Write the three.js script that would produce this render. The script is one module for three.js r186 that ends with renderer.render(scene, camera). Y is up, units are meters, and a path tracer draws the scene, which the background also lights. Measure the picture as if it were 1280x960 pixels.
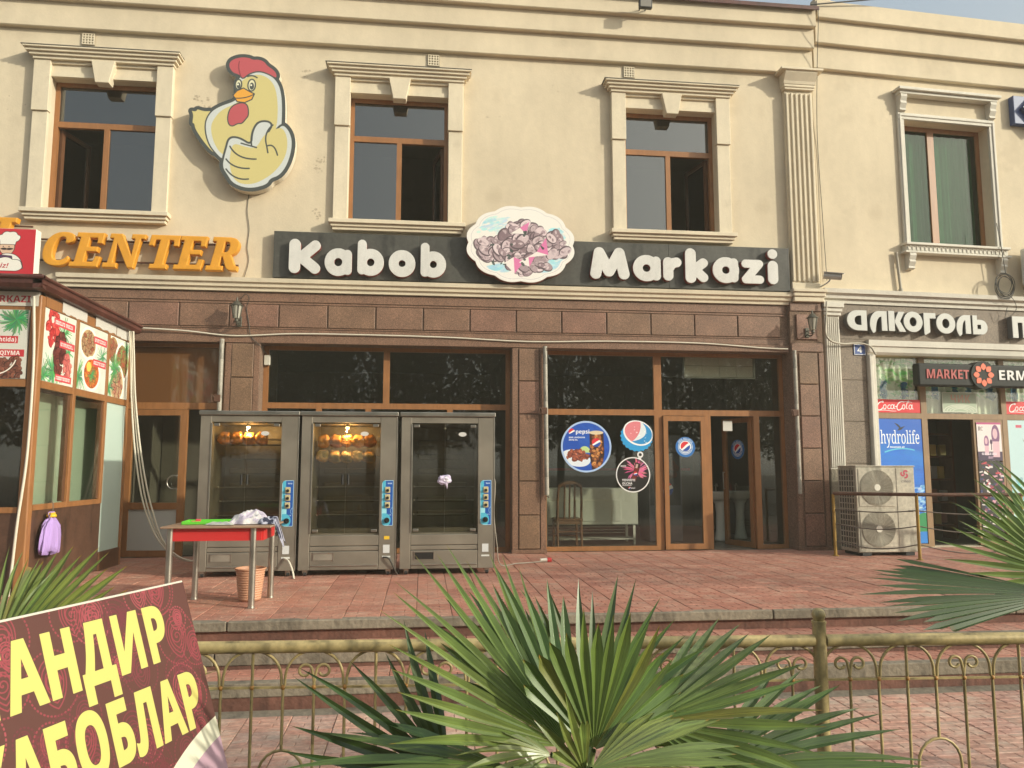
import * as THREE from 'three';
import { mergeGeometries, toCreasedNormals } from 'three/addons/utils/BufferGeometryUtils.js';
import { RoundedBoxGeometry } from 'three/addons/geometries/RoundedBoxGeometry.js';
import { TextGeometry } from 'three/addons/geometries/TextGeometry.js';
import { FontLoader } from 'three/addons/loaders/FontLoader.js';

// ---------------------------------------------------------------- camera, sky, sun, exposure
const scene = new THREE.Scene();
const camera = new THREE.PerspectiveCamera(53.09, 4 / 3, 0.1, 600);
camera.position.set(0, 1.3, 12);
{
  const yaw = THREE.MathUtils.degToRad(6.6), pitch = THREE.MathUtils.degToRad(6.3);
  camera.lookAt(Math.sin(yaw) * Math.cos(pitch), 1.3 + Math.sin(pitch), 12 - Math.cos(yaw) * Math.cos(pitch));
}
const renderer = new THREE.WebGLRenderer({ antialias: true });
renderer.toneMapping = THREE.LinearToneMapping;
renderer.toneMappingExposure = 1.44;
renderer.shadowMap.enabled = true;
const SUN = new THREE.Vector3(1.7, 0.72, 1).normalize();
const sun = new THREE.DirectionalLight(new THREE.Color().setRGB(1, 0.945, 0.775), 2.9);
sun.position.copy(SUN).multiplyScalar(60);
sun.castShadow = true; sun.shadow.radius = 2.6; sun.shadow.mapSize.set(4096, 4096);
Object.assign(sun.shadow.camera, { left: -25, right: 25, top: 20, bottom: -15, near: 1, far: 140 });
scene.add(sun, sun.target);
{
  const W = 256, H = 128, d = new Float32Array(W * H * 4);
  for (let j = 0; j < H; j++) for (let i = 0; i < W; i++) {
    const el = ((j + 0.5) / H - 0.5) * Math.PI, az = ((i + 0.5) / W - 0.5) * 2 * Math.PI;
    const x = Math.cos(az) * Math.cos(el), y = Math.sin(el), z = Math.sin(az) * Math.cos(el);
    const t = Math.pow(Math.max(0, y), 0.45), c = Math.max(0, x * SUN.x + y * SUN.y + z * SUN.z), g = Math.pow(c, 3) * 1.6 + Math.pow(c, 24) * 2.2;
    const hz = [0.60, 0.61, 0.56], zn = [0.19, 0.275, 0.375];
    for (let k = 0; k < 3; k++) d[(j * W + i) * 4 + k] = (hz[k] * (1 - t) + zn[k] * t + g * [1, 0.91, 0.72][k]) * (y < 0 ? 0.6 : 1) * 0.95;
    d[(j * W + i) * 4 + 3] = 1;
  }
  const t = new THREE.DataTexture(d, W, H, THREE.RGBAFormat, THREE.FloatType);
  t.mapping = THREE.EquirectangularReflectionMapping; t.magFilter = t.minFilter = THREE.LinearFilter; t.needsUpdate = true;
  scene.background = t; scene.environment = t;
}

scene.fog = new THREE.FogExp2(new THREE.Color().setRGB(0.95, 0.88, 0.72), 0.003);   // thin dusty evening haze

// ---------------------------------------------------------------- helpers
let seed = 12345;
const rnd = () => { seed = (seed + 0x6d2b79f5) | 0; let t = Math.imul(seed ^ (seed >>> 15), 1 | seed); t = (t + Math.imul(t ^ (t >>> 7), 61 | t)) ^ t; return ((t ^ (t >>> 14)) >>> 0) / 4294967296; };
const rr = (a, b) => a + (b - a) * rnd();
const V = (x, y, z) => new THREE.Vector3(x, y, z);
const lin = (r, g, b) => new THREE.Color().setRGB(r, g, b);
const hash = (x, y, s) => { let h = Math.imul(x, 374761393) + Math.imul(y, 668265263) + Math.imul(s, 1274126177); h = Math.imul(h ^ (h >>> 13), 1274126177); return ((h ^ (h >>> 16)) >>> 0) / 4294967296; };
function vnoise(x, y, p, s) {
  const ix = Math.floor(x), iy = Math.floor(y), fx = x - ix, fy = y - iy, u = fx * fx * (3 - 2 * fx), v = fy * fy * (3 - 2 * fy), m = (a) => ((a % p) + p) % p;
  const a = hash(m(ix), m(iy), s), b = hash(m(ix + 1), m(iy), s), c = hash(m(ix), m(iy + 1), s), e = hash(m(ix + 1), m(iy + 1), s);
  return a + (b - a) * u + (c - a) * v + (a - b - c + e) * u * v;
}
function fbm(u, v, p, o, s) { let f = 0, a = 0.5, t = 0; for (let i = 0; i < o; i++) { f += a * vnoise(u * p, v * p, p, s + i); t += a; a *= 0.5; p *= 2; } return f / t; }
function tex(W, H, fn, srgb) {                 // fn(u, v) -> [r, g, b] in 0..1
  const d = new Uint8Array(W * H * 4);
  for (let j = 0; j < H; j++) for (let i = 0; i < W; i++) { const c = fn((i + 0.5) / W, (j + 0.5) / H), o = (j * W + i) * 4; d[o] = Math.min(255, Math.max(0, c[0] * 255)); d[o + 1] = Math.min(255, Math.max(0, c[1] * 255)); d[o + 2] = Math.min(255, Math.max(0, c[2] * 255)); d[o + 3] = 255; }
  const t = new THREE.DataTexture(d, W, H); t.wrapS = t.wrapT = THREE.RepeatWrapping; t.magFilter = t.minFilter = THREE.LinearFilter; if (srgb) t.colorSpace = THREE.SRGBColorSpace; t.needsUpdate = true; return t;
}
const gray = (W, H, fn) => tex(W, H, (u, v) => { const g = fn(u, v); return [g, g, g]; });
function canvasTex(W, H, draw) {
  const c = document.createElement('canvas'); c.width = W; c.height = H; const x = c.getContext('2d'); draw(x, W, H);
  const t = new THREE.CanvasTexture(c); t.colorSpace = THREE.SRGBColorSpace; t.magFilter = t.minFilter = THREE.LinearFilter; t.userData = { c }; return t;
}
const STD = (color, roughness = 0.7, more = {}) => new THREE.MeshStandardMaterial({ color, roughness, metalness: 0, ...more });
const PHY = (color, roughness = 0.5, more = {}) => new THREE.MeshPhysicalMaterial({ color, roughness, ...more });
const rep = (t, s) => { const c = t.clone(); c.repeat.set(s, s); c.needsUpdate = true; return c; };

// uv in metres, by the way each face points
function metric(g) {
  g = g.index ? g.toNonIndexed() : g;
  const p = g.attributes.position, n = g.attributes.normal, uv = new Float32Array(p.count * 2);
  for (let i = 0; i < p.count; i += 3) {
    const ax = Math.abs(n.getX(i) + n.getX(i + 1) + n.getX(i + 2)), ay = Math.abs(n.getY(i) + n.getY(i + 1) + n.getY(i + 2)), az = Math.abs(n.getZ(i) + n.getZ(i + 1) + n.getZ(i + 2));
    for (let k = i; k < i + 3; k++) {
      const x = p.getX(k), y = p.getY(k), z = p.getZ(k);
      uv[k * 2] = ax > ay && ax > az ? z : x; uv[k * 2 + 1] = ay > ax && ay > az ? z : y;
    }
  }
  g.setAttribute('uv', new THREE.BufferAttribute(uv, 2));
  return g;
}
const plain = (g) => { g = g.index ? g.toNonIndexed() : g; for (const k of Object.keys(g.attributes)) if (!['position', 'normal', 'uv'].includes(k)) g.deleteAttribute(k); if (!g.attributes.uv) g.setAttribute('uv', new THREE.BufferAttribute(new Float32Array(g.attributes.position.count * 2), 2)); return g; };
const merge = (list) => list.length === 1 ? list[0] : mergeGeometries(list.map(plain));
const box = (w, h, d, x = 0, y = 0, z = 0) => new THREE.BoxGeometry(w, h, d).translate(x, y, z);
const rbox = (w, h, d, x = 0, y = 0, z = 0, r = 0.008) => new RoundedBoxGeometry(w, h, d, 1, Math.min(r, w / 2.2, h / 2.2, d / 2.2)).translate(x, y, z);
const span = (x0, x1, y0, y1, z0, z1, r = 0) => r ? rbox(x1 - x0, y1 - y0, z1 - z0, (x0 + x1) / 2, (y0 + y1) / 2, (z0 + z1) / 2, r) : box(x1 - x0, y1 - y0, z1 - z0, (x0 + x1) / 2, (y0 + y1) / 2, (z0 + z1) / 2);
const cyl = (r0, r1, h, x = 0, y = 0, z = 0, seg = 20) => new THREE.CylinderGeometry(r1, r0, h, seg).translate(x, y, z);     // r0 bottom
const ball = (r, x = 0, y = 0, z = 0, a = 16, b = 12) => new THREE.SphereGeometry(r, a, b).translate(x, y, z);
const tube = (pts, r, seg = 40, rad = 7, closed = false) => new THREE.TubeGeometry(new THREE.CatmullRomCurve3(pts.map((p) => p.isVector3 ? p : V(...p)), closed), seg, r, rad, closed);
function bar(a, b, r, seg = 12) { a = V(...a); b = V(...b); const d = b.clone().sub(a), g = new THREE.CylinderGeometry(r, r, d.length(), seg); g.applyQuaternion(new THREE.Quaternion().setFromUnitVectors(V(0, 1, 0), d.clone().normalize())); return g.translate((a.x + b.x) / 2, (a.y + b.y) / 2, (a.z + b.z) / 2); }
function extrudeX(profile, x0, x1) {           // profile of [z, y] swept along x
  const s = new THREE.Shape(profile.map(([z, y]) => new THREE.Vector2(-z, y)));
  return new THREE.ExtrudeGeometry(s, { depth: x1 - x0, bevelEnabled: false }).rotateY(Math.PI / 2).translate(x0, 0, 0);
}
const taken = new Map();
const numbered = (n) => { const k = taken.get(n) ?? 0; taken.set(n, k + 1); return k ? n + '_' + String(k).padStart(3, '0') : n; };
function mesh(name, geos, material, parent, opt = {}) {
  let g = merge(Array.isArray(geos) ? geos : [geos]);
  if (material.userData.metric) g = metric(g);
  const m = new THREE.Mesh(g, material); m.castShadow = m.receiveShadow = true;
  m.name = parent ? name : numbered(name);
  (parent ?? scene).add(m);
  if (opt.label) m.userData.label = opt.label;
  if (opt.kind) m.userData.kind = opt.kind;
  return m;
}
function part(name, parent) { const g = new THREE.Group(); g.name = name; parent.add(g); return g; }
function tag(o, label, category, group) { Object.assign(o.userData, { label, category }); if (group) o.userData.group = group; return o; }
function thing(name, label, category, pos = [0, 0, 0], turn = 0, group) {
  const o = new THREE.Group(); o.name = numbered(name); scene.add(o); o.position.set(...pos); o.rotation.y = turn; return tag(o, label, category, group);
}
function single(name, label, category, geos, material, group) { return tag(mesh(name, geos, material), label, category, group); }
function copyOf(o, label) { const c = o.clone(); c.name = numbered(o.name.replace(/_\d{3}$/, '')); c.userData = { ...o.userData }; if (label) c.userData.label = label; scene.add(c); return c; }
function structure(name, geos, material) { const m = mesh(name, geos, material); m.userData.kind = 'structure'; return m; }

// outlines traced from a drawing: closed loops of the 50% alpha line, as shapes with holes; sx, sy are metres per pixel, y up
function trace(canvas, sx, sy, x0 = 0, y0 = 0, tol = 0.35) {
  const W = canvas.width, H = canvas.height, d = canvas.getContext('2d').getImageData(0, 0, W, H).data;
  const a = (i, j) => (i < 0 || j < 0 || i >= W || j >= H ? 0 : d[(j * W + i) * 4 + 3] / 255) - 0.5;
  const next = new Map(), P = new Map(), key = (i, j, h) => (j * (W + 2) + i) * 2 + h + 100000;
  const hor = (i, j) => { const k = key(i, j, 0), u = a(i, j), v = a(i + 1, j); P.set(k, [i + u / (u - v), j]); return k; };
  const ver = (i, j) => { const k = key(i, j, 1), u = a(i, j), v = a(i, j + 1); P.set(k, [i, j + u / (u - v)]); return k; };
  const link = (p, q) => next.set(p, q);
  for (let j = -1; j < H; j++) for (let i = -1; i < W; i++) {
    const c = (a(i, j) > 0 ? 1 : 0) | (a(i + 1, j) > 0 ? 2 : 0) | (a(i + 1, j + 1) > 0 ? 4 : 0) | (a(i, j + 1) > 0 ? 8 : 0);
    if (c === 0 || c === 15) continue;
    const T = () => hor(i, j), B = () => hor(i, j + 1), L = () => ver(i, j), R = () => ver(i + 1, j);
    switch (c) {                                // inside kept on one side
      case 1: link(L(), T()); break; case 2: link(T(), R()); break; case 3: link(L(), R()); break; case 4: link(R(), B()); break;
      case 5: link(L(), T()); link(R(), B()); break; case 6: link(T(), B()); break; case 7: link(L(), B()); break; case 8: link(B(), L()); break;
      case 9: link(B(), T()); break; case 10: link(T(), R()); link(B(), L()); break; case 11: link(B(), R()); break; case 12: link(R(), L()); break;
      case 13: link(R(), T()); break; case 14: link(T(), L()); break;
    }
  }
  const loops = [];
  while (next.size) {
    let [k] = next.keys(); const loop = [], first = k;
    do { loop.push(P.get(k)); const n = next.get(k); next.delete(k); k = n; } while (k !== undefined && k !== first && next.has(k));
    if (loop.length < 8) continue;
    const keep = new Uint8Array(loop.length); keep[0] = keep[loop.length >> 1] = 1;
    const dp = (s, e) => {                       // Douglas-Peucker
      let m = 0, at = -1; const A = loop[s], B = loop[e % loop.length], dx = B[0] - A[0], dy = B[1] - A[1], l = Math.hypot(dx, dy) || 1e-9;
      for (let q = s + 1; q < e; q++) { const w = Math.abs((loop[q][0] - A[0]) * dy - (loop[q][1] - A[1]) * dx) / l; if (w > m) { m = w; at = q; } }
      if (m > tol) { keep[at] = 1; dp(s, at); dp(at, e); }
    };
    dp(0, loop.length >> 1); dp(loop.length >> 1, loop.length);
    const pts = loop.filter((_, q) => keep[q]).map(([x, y]) => new THREE.Vector2(x0 + (x + 0.5) * sx, y0 + (H - y - 0.5) * sy));
    if (pts.length > 2) loops.push({ pts, area: THREE.ShapeUtils.area(pts) });
  }
  const inside = (p, poly) => { let c = false; for (let i = 0, j = poly.length - 1; i < poly.length; j = i++) if ((poly[i].y > p.y) !== (poly[j].y > p.y) && p.x < ((poly[j].x - poly[i].x) * (p.y - poly[i].y)) / (poly[j].y - poly[i].y) + poly[i].x) c = !c; return c; };
  const depth = loops.map((l) => loops.filter((o) => o !== l && inside(l.pts[0], o.pts)).length), shapes = [];
  loops.forEach((l, i) => { if (depth[i] % 2 === 0) shapes.push({ s: new THREE.Shape(l.area < 0 ? l.pts.reverse() : l.pts), l }); });
  loops.forEach((l, i) => { if (depth[i] % 2 === 1) { const o = shapes.find((q) => inside(l.pts[0], q.l.pts)); if (o) o.s.holes.push(new THREE.Path(l.pts)); } });
  return shapes.map((q) => q.s);
}
function drawn(W, H, draw) { const c = document.createElement('canvas'); c.width = W; c.height = H; draw(c.getContext('2d'), W, H); return c; }
const extrude = (shapes, depth, bevel = 0) => new THREE.ExtrudeGeometry(shapes, { depth, bevelEnabled: bevel > 0, bevelThickness: bevel, bevelSize: bevel, bevelOffset: -bevel, bevelSegments: 2, curveSegments: 8 });
function face(shapes, W, H) { const g = new THREE.ShapeGeometry(shapes), p = g.attributes.position, u = g.attributes.uv; for (let i = 0; i < p.count; i++) u.setXY(i, p.getX(i) / W, p.getY(i) / H); return g; }
const sheet = (w, h, x = 0, y = 0, z = 0) => new THREE.PlaneGeometry(w, h).translate(x, y, z);

// ---------------------------------------------------------------- materials
const stuccoC = tex(1024, 1024, (u, v) => {
  const n = fbm(u, v, 4, 5, 3), f = fbm(u, v, 64, 3, 9), s = fbm(u, v * 0.25, 24, 3, 17), k = 0.925 + 0.09 * (n - 0.5) + 0.035 * (f - 0.5) + 0.05 * (s - 0.5);
  const st = Math.max(0, fbm(u, v, 8, 5, 40) - 0.68) * 0.6;
  return [k - st * 0.5, k * 0.995 - st * 0.55, k * 0.985 - st * 0.6];
}, true);
const stuccoB = gray(512, 512, (u, v) => fbm(u, v, 32, 4, 5));
const M = {};
const metricM = (m) => { m.userData.metric = true; return m; };
M.wall = metricM(STD(lin(0.75, 0.64, 0.47), 0.92, { map: rep(stuccoC, 0.22), bumpMap: rep(stuccoB, 1.4), bumpScale: 0.0011 }));
M.trim = metricM(STD(lin(0.80, 0.70, 0.53), 0.85, { map: rep(stuccoC, 0.5), bumpMap: rep(stuccoB, 2), bumpScale: 0.001 }));
M.white = metricM(STD(lin(0.74, 0.70, 0.61), 0.7, { map: rep(stuccoC, 0.6), bumpMap: rep(stuccoB, 2), bumpScale: 0.0015 }));
const granC = tex(1024, 1024, (u, v) => {
  const n = fbm(u, v, 5, 4, 21), g = fbm(u, v, 170, 2, 22), g2 = vnoise(u * 256, v * 256, 256, 77), w = fbm(u, v * 1.7, 40, 3, 25), k = 0.62 + 0.13 * (n - 0.5) + 0.42 * (g - 0.5) + 0.12 * (g2 - 0.5);
  const fl = Math.max(0, 1 - Math.abs(w - 0.5) * 60) * (vnoise(u * 20, v * 20, 20, 31) > 0.62 ? 1 : 0) * 0.22;
  return [k + fl, k * 0.985 + fl, k * 0.97 + fl];
}, true);
M.granite = metricM(PHY(lin(0.60, 0.345, 0.228), 0.45, { map: rep(granC, 0.9) }));
M.stones = [1, 0.93, 1.05, 0.97].map((k) => metricM(PHY(lin(0.60 * k, 0.345 * k * (2 - k), 0.228 * k), 0.36 + 0.1 * k, { map: M.granite.map })));
M.stone = () => M.stones[Math.floor(rnd() * 4)];
M.graniteDark = metricM(PHY(lin(0.55, 0.31, 0.205), 0.45, { map: rep(granC, 0.8) }));
M.graniteGrey = metricM(PHY(lin(0.58, 0.46, 0.345), 0.65, { map: rep(granC, 0.8) }));
const pvcT = tex(512, 512, (u, v) => { const k = 0.88 + 0.13 * (fbm(u, v * 0.12, 48, 3, 51) - 0.5) + 0.1 * (fbm(u, v, 6, 4, 52) - 0.5); return [k, k, k]; }, true);
M.frame = metricM(PHY(lin(0.40, 0.175, 0.062), 0.42, { map: rep(pvcT, 0.8) }));
M.frameDull = metricM(PHY(lin(0.36, 0.22, 0.105), 0.5, { map: rep(pvcT, 0.8) }));
M.frameDark = metricM(PHY(lin(0.17, 0.075, 0.035), 0.42, { map: rep(pvcT, 0.8) }));
M.glass = PHY(lin(0.90, 0.92, 0.88), 0.015, { transmission: 1, thickness: 0, ior: 1.6 });
M.glassSky = PHY(lin(0.30, 0.34, 0.34), 0.03, { transmission: 1, thickness: 0, ior: 2.25 });
M.glassGreen = PHY(lin(0.42, 0.60, 0.48), 0.03, { transmission: 1, thickness: 0, ior: 1.45 });
M.glassOven = PHY(lin(0.74, 0.74, 0.68), 0.02, { transmission: 1, thickness: 0, ior: 1.5 });
M.frost = PHY(lin(0.50, 0.62, 0.55), 0.28, {});
M.glassBrown = PHY(lin(0.135, 0.06, 0.022), 0.08, { ior: 1.7 });
const brushT = gray(512, 512, (u, v) => 0.5 + 0.5 * (fbm(u, v * 0.03, 160, 2, 61) - 0.5) + 0.5 * (fbm(u, v, 5, 5, 62) - 0.5));
const steelC = tex(512, 512, (u, v) => { const k = 0.86 + 0.3 * (fbm(u, v, 4, 5, 63) - 0.5); return [k, k * 0.99, k * 0.97]; }, true);
M.steel = metricM(STD(lin(0.37, 0.335, 0.28), 0.48, { metalness: 0.5, map: rep(steelC, 0.7) }));
M.steelBright = metricM(STD(lin(0.62, 0.59, 0.53), 0.32, { metalness: 0.9, map: rep(steelC, 1.5) }));
M.ovenIn = metricM(STD(lin(0.40, 0.365, 0.31), 0.5, { metalness: 0.4, map: rep(steelC, 1.3) }));
M.black = STD(lin(0.012, 0.012, 0.012), 0.45);
M.rubber = STD(lin(0.03, 0.03, 0.03), 0.8);
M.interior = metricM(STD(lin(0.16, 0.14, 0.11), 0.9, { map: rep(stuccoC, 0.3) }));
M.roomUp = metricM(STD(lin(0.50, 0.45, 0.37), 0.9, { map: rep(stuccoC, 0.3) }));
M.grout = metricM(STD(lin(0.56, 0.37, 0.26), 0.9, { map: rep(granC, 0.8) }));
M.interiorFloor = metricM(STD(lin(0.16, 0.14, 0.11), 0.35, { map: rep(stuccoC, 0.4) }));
const concT = tex(512, 512, (u, v) => { const n = fbm(u, v, 4, 5, 71), f = fbm(u, v, 60, 3, 72), s = Math.max(0, fbm(u, v * 0.3, 16, 4, 73) - 0.55); const k = 0.78 + 0.34 * (n - 0.5) + 0.16 * (f - 0.5) - s * 0.7; return [k, k * 0.985, k * 0.95]; }, true);
const concB = gray(512, 512, (u, v) => fbm(u, v, 40, 4, 75));
M.concrete = metricM(STD(lin(0.36, 0.31, 0.245), 0.92, { map: rep(concT, 0.6), bumpMap: rep(concB, 0.9), bumpScale: 0.006 }));
M.riserRed = metricM(STD(lin(0.26, 0.115, 0.085), 0.85, { map: rep(concT, 0.7), bumpMap: rep(concB, 0.9), bumpScale: 0.005 }));
M.gold = metricM(STD(lin(0.80, 0.635, 0.31), 0.45, { metalness: 0.1, map: rep(concT, 1.1) }));
M.rust = metricM(STD(lin(0.19, 0.085, 0.05), 0.7, { map: rep(concT, 1.5) }));
M.yellowPaint = metricM(STD(lin(0.56, 0.34, 0.05), 0.55, { map: rep(concT, 1.5) }));
M.cableWhite = STD(lin(0.62, 0.57, 0.46), 0.6);
M.cableDark = STD(lin(0.05, 0.047, 0.04), 0.6);
M.whitePipe = metricM(STD(lin(0.66, 0.63, 0.56), 0.45, { map: rep(concT, 1.7) }));
M.roofBrown = metricM(STD(lin(0.155, 0.052, 0.042), 0.45, { map: rep(concT, 0.9) }));
M.panelBrown = metricM(STD(lin(0.165, 0.083, 0.055), 0.5, { map: rep(concT, 0.7) }));
// ---------------------------------------------------------------- ground, terrace, steps, paving
const asphalt = metricM(STD(lin(0.10, 0.092, 0.082), 0.95, { map: rep(concT, 0.2) }));
structure('ground', [new THREE.PlaneGeometry(400, 400).rotateX(-Math.PI / 2).translate(0, -0.56, 0)], asphalt);
const tileC = [1, 2].map((k) => tex(512, 512, (u, v) => {
  const n = fbm(u, v, 3, 5, 80 + k), f = fbm(u, v, 50, 3, 84 + k), d = fbm(u, v, 6, 5, 88 + k), s = fbm(u, v * 5, 6, 4, 90 + k);
  const w = Math.min(1, Math.max(0, (d - 0.38) * 1.2 + (s - 0.5) * 0.8)), q = 0.88 + 0.22 * (n - 0.5) + 0.25 * (f - 0.5);
  return [q * (0.86 + 0.06 * w), q * (0.68 + 0.21 * w), q * (0.63 + 0.22 * w)];
}, true));
const tileB = gray(256, 256, (u, v) => fbm(u, v, 24, 4, 95));
function tileSet(tones, k) { return tones.map(([r, g, b], i) => STD(lin(r, g, b), 0.62, { map: tileC[(i + k) % 2], bumpMap: tileB, bumpScale: 0.0035 })); }
// one stamped paving tile: rows of bricks split in turn at one and two thirds, each brick with sloping edges and sunk joints
const PITCH = 0.32;
function tileGeometry(ou, ov, flip) {
  const P = [], N = [], U = [], c = 0.0045, W = PITCH - 0.005, rows = 4;
  const quad = (a, b, d, e) => { const n = b.clone().sub(a).cross(d.clone().sub(a)).normalize(); for (const q of [a, b, d, a, d, e]) { P.push(q.x, q.y, q.z); N.push(n.x, n.y, n.z); U.push(ou + q.x * 0.9, ov + q.z * 0.9); } };
  for (let r = 0; r < rows; r++) {
    const z0 = -W / 2 + (r * W) / rows + (r ? 0.0012 : 0), z1 = -W / 2 + ((r + 1) * W) / rows - (r < rows - 1 ? 0.0012 : 0), cut = -W / 2 + W * ((r + flip) % 2 ? 1 / 3 : 2 / 3);
    for (const [x0, x1] of [[-W / 2, cut - 0.0012], [cut + 0.0012, W / 2]]) {
      const a = [x0, z0, x1, z0, x1, z1, x0, z1], t = [x0 + c, z0 + c, x1 - c, z0 + c, x1 - c, z1 - c, x0 + c, z1 - c];
      const lo = [0, 1, 2, 3].map((i) => V(a[i * 2], -0.0055, a[i * 2 + 1])), hi = [0, 1, 2, 3].map((i) => V(t[i * 2], 0, t[i * 2 + 1])), bt = [0, 1, 2, 3].map((i) => V(a[i * 2], -0.03, a[i * 2 + 1]));
      quad(hi[3], hi[2], hi[1], hi[0]);
      for (let i = 0; i < 4; i++) { const j = (i + 1) % 4; quad(lo[j], lo[i], hi[i], hi[j]); quad(bt[j], bt[i], lo[i], lo[j]); }
    }
  }
  const g = new THREE.BufferGeometry();
  g.setAttribute('position', new THREE.Float32BufferAttribute(P, 3)); g.setAttribute('normal', new THREE.Float32BufferAttribute(N, 3)); g.setAttribute('uv', new THREE.Float32BufferAttribute(U, 2));
  return g;
}
const tileGeos = Array.from({ length: 8 }, (_, i) => tileGeometry(i * 0.137, i * 0.291, i % 2));
camera.updateMatrixWorld(true); camera.updateProjectionMatrix();
function pave(parent, name, x0, x1, z0, z1, y, mats, most) {
  const all = [];
  for (let x = x0 + PITCH / 2; x < x1; x += PITCH) for (let z = z1 - PITCH / 2; z > z0; z -= PITCH) {
    const p = V(x, y, z), q = p.clone().project(camera), seen = Math.abs(q.x) < 1.02 && Math.abs(q.y) < 1.02 && q.z < 1;
    all.push({ p, k: (seen ? 1000 : 0) - p.distanceTo(camera.position), g: Math.floor(rnd() * tileGeos.length), m: Math.floor(rnd() * mats.length), ry: rr(-0.006, 0.006), dy: rr(-0.004, 0.002), tilt: rr(-0.008, 0.008) });
  }
  all.sort((a, b) => b.k - a.k);
  all.slice(0, most).forEach((t) => { const m = new THREE.Mesh(tileGeos[t.g], mats[t.m]); m.name = name; m.castShadow = m.receiveShadow = true; m.position.set(t.p.x, t.p.y + t.dy, t.p.z); m.rotation.set(t.tilt, t.ry, t.tilt); parent.add(m); });
  const rest = all.slice(most);
  if (!rest.length) return;
  const inst = new THREE.InstancedMesh(tileGeos[0], STD(0xffffff, 0.62, { map: tileC[0], bumpMap: tileB, bumpScale: 0.0035 }), rest.length), o = new THREE.Object3D();
  rest.forEach((t, i) => { o.position.set(t.p.x, t.p.y + t.dy, t.p.z); o.rotation.set(t.tilt, t.ry + (t.g % 2) * Math.PI, t.tilt); o.updateMatrix(); inst.setMatrixAt(i, o.matrix); inst.setColorAt(i, mats[t.m].color); });
  inst.name = 'more_' + name; inst.userData.kind = 'stuff'; inst.castShadow = inst.receiveShadow = true; parent.add(inst);
}
const redTones = tileSet([[0.67, 0.475, 0.39], [0.70, 0.515, 0.425], [0.64, 0.45, 0.37], [0.72, 0.54, 0.445], [0.67, 0.465, 0.375], [0.61, 0.415, 0.34]], 0);
const pinkTones = tileSet([[0.80, 0.74, 0.66], [0.78, 0.69, 0.61], [0.76, 0.70, 0.65], [0.84, 0.80, 0.71]], 1);
const terrace = new THREE.Group(); terrace.name = numbered('terrace'); terrace.userData.kind = 'structure'; scene.add(terrace);
mesh('slab', [span(-9, 13, -0.56, -0.012, -0.6, 4.9)], M.concrete, terrace);
pave(terrace, 'paving_tile', -9, 12.8, -0.3, 4.965, 0, redTones, 300);
// the terrace edge: concrete kerb above a red rendered riser, cast in lengths
for (let i = 0; i < 9; i++) { const a = -9 + i * 2.45, w = 2.45; mesh('kerb_length', [rbox(w - 0.008, 0.085, 0.12, a + w / 2, -0.045, 4.945 + rr(-0.003, 0.003), 0.012)], M.concrete, terrace); }
mesh('riser', [span(-9, 13, -0.5, -0.08, 4.88, 4.965)], M.riserRed, terrace);
function step(y, z0, z1) {
  const s = new THREE.Group(); s.name = numbered('entrance_step'); s.userData.kind = 'structure'; scene.add(s);
  mesh('slab', [span(-9, 13, -0.56, y - 0.012, z0, z1 - 0.09)], M.concrete, s);
  for (let i = 0; i < 9; i++) mesh('kerb_length', [rbox(2.442, 0.11, 0.10, -9 + (i + 0.5) * 2.45, y - 0.058, z1 - 0.05 + rr(-0.003, 0.003), 0.012)], M.concrete, s);
  mesh('riser', [span(-9, 13, -0.55, y - 0.105, z1 - 0.1, z1 - 0.012)], M.riserRed, s);
  pave(s, 'paving_tile', -6, 10, z0, z0 + PITCH + 0.02, y, redTones, 60);
}
step(-0.17, 4.965, 5.285 + 0.09);
step(-0.305, 5.375, 5.80);
const paving = new THREE.Group(); paving.name = numbered('pavement'); paving.userData.kind = 'structure'; scene.add(paving);
mesh('slab', [span(-9, 13, -0.6, -0.512, 5.7, 7.94)], M.concrete, paving);
pave(paving, 'paving_tile', -7, 11, 5.82, 7.9, -0.5, pinkTones, 230);
structure('planting_bed', [span(-9, 13, -0.6, -0.47, 8.06, 9.9)], metricM(STD(lin(0.09, 0.062, 0.042), 1, { map: rep(concT, 0.8), bumpMap: rep(concB, 0.8), bumpScale: 0.03 })));
structure('bed_kerb', [span(-9, 13, -0.6, -0.40, 7.94, 8.06, 0.012)], M.concrete);
structure('footpath', [span(-20, 30, -0.6, -0.50, 9.9, 14.5)], M.concrete);

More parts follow.
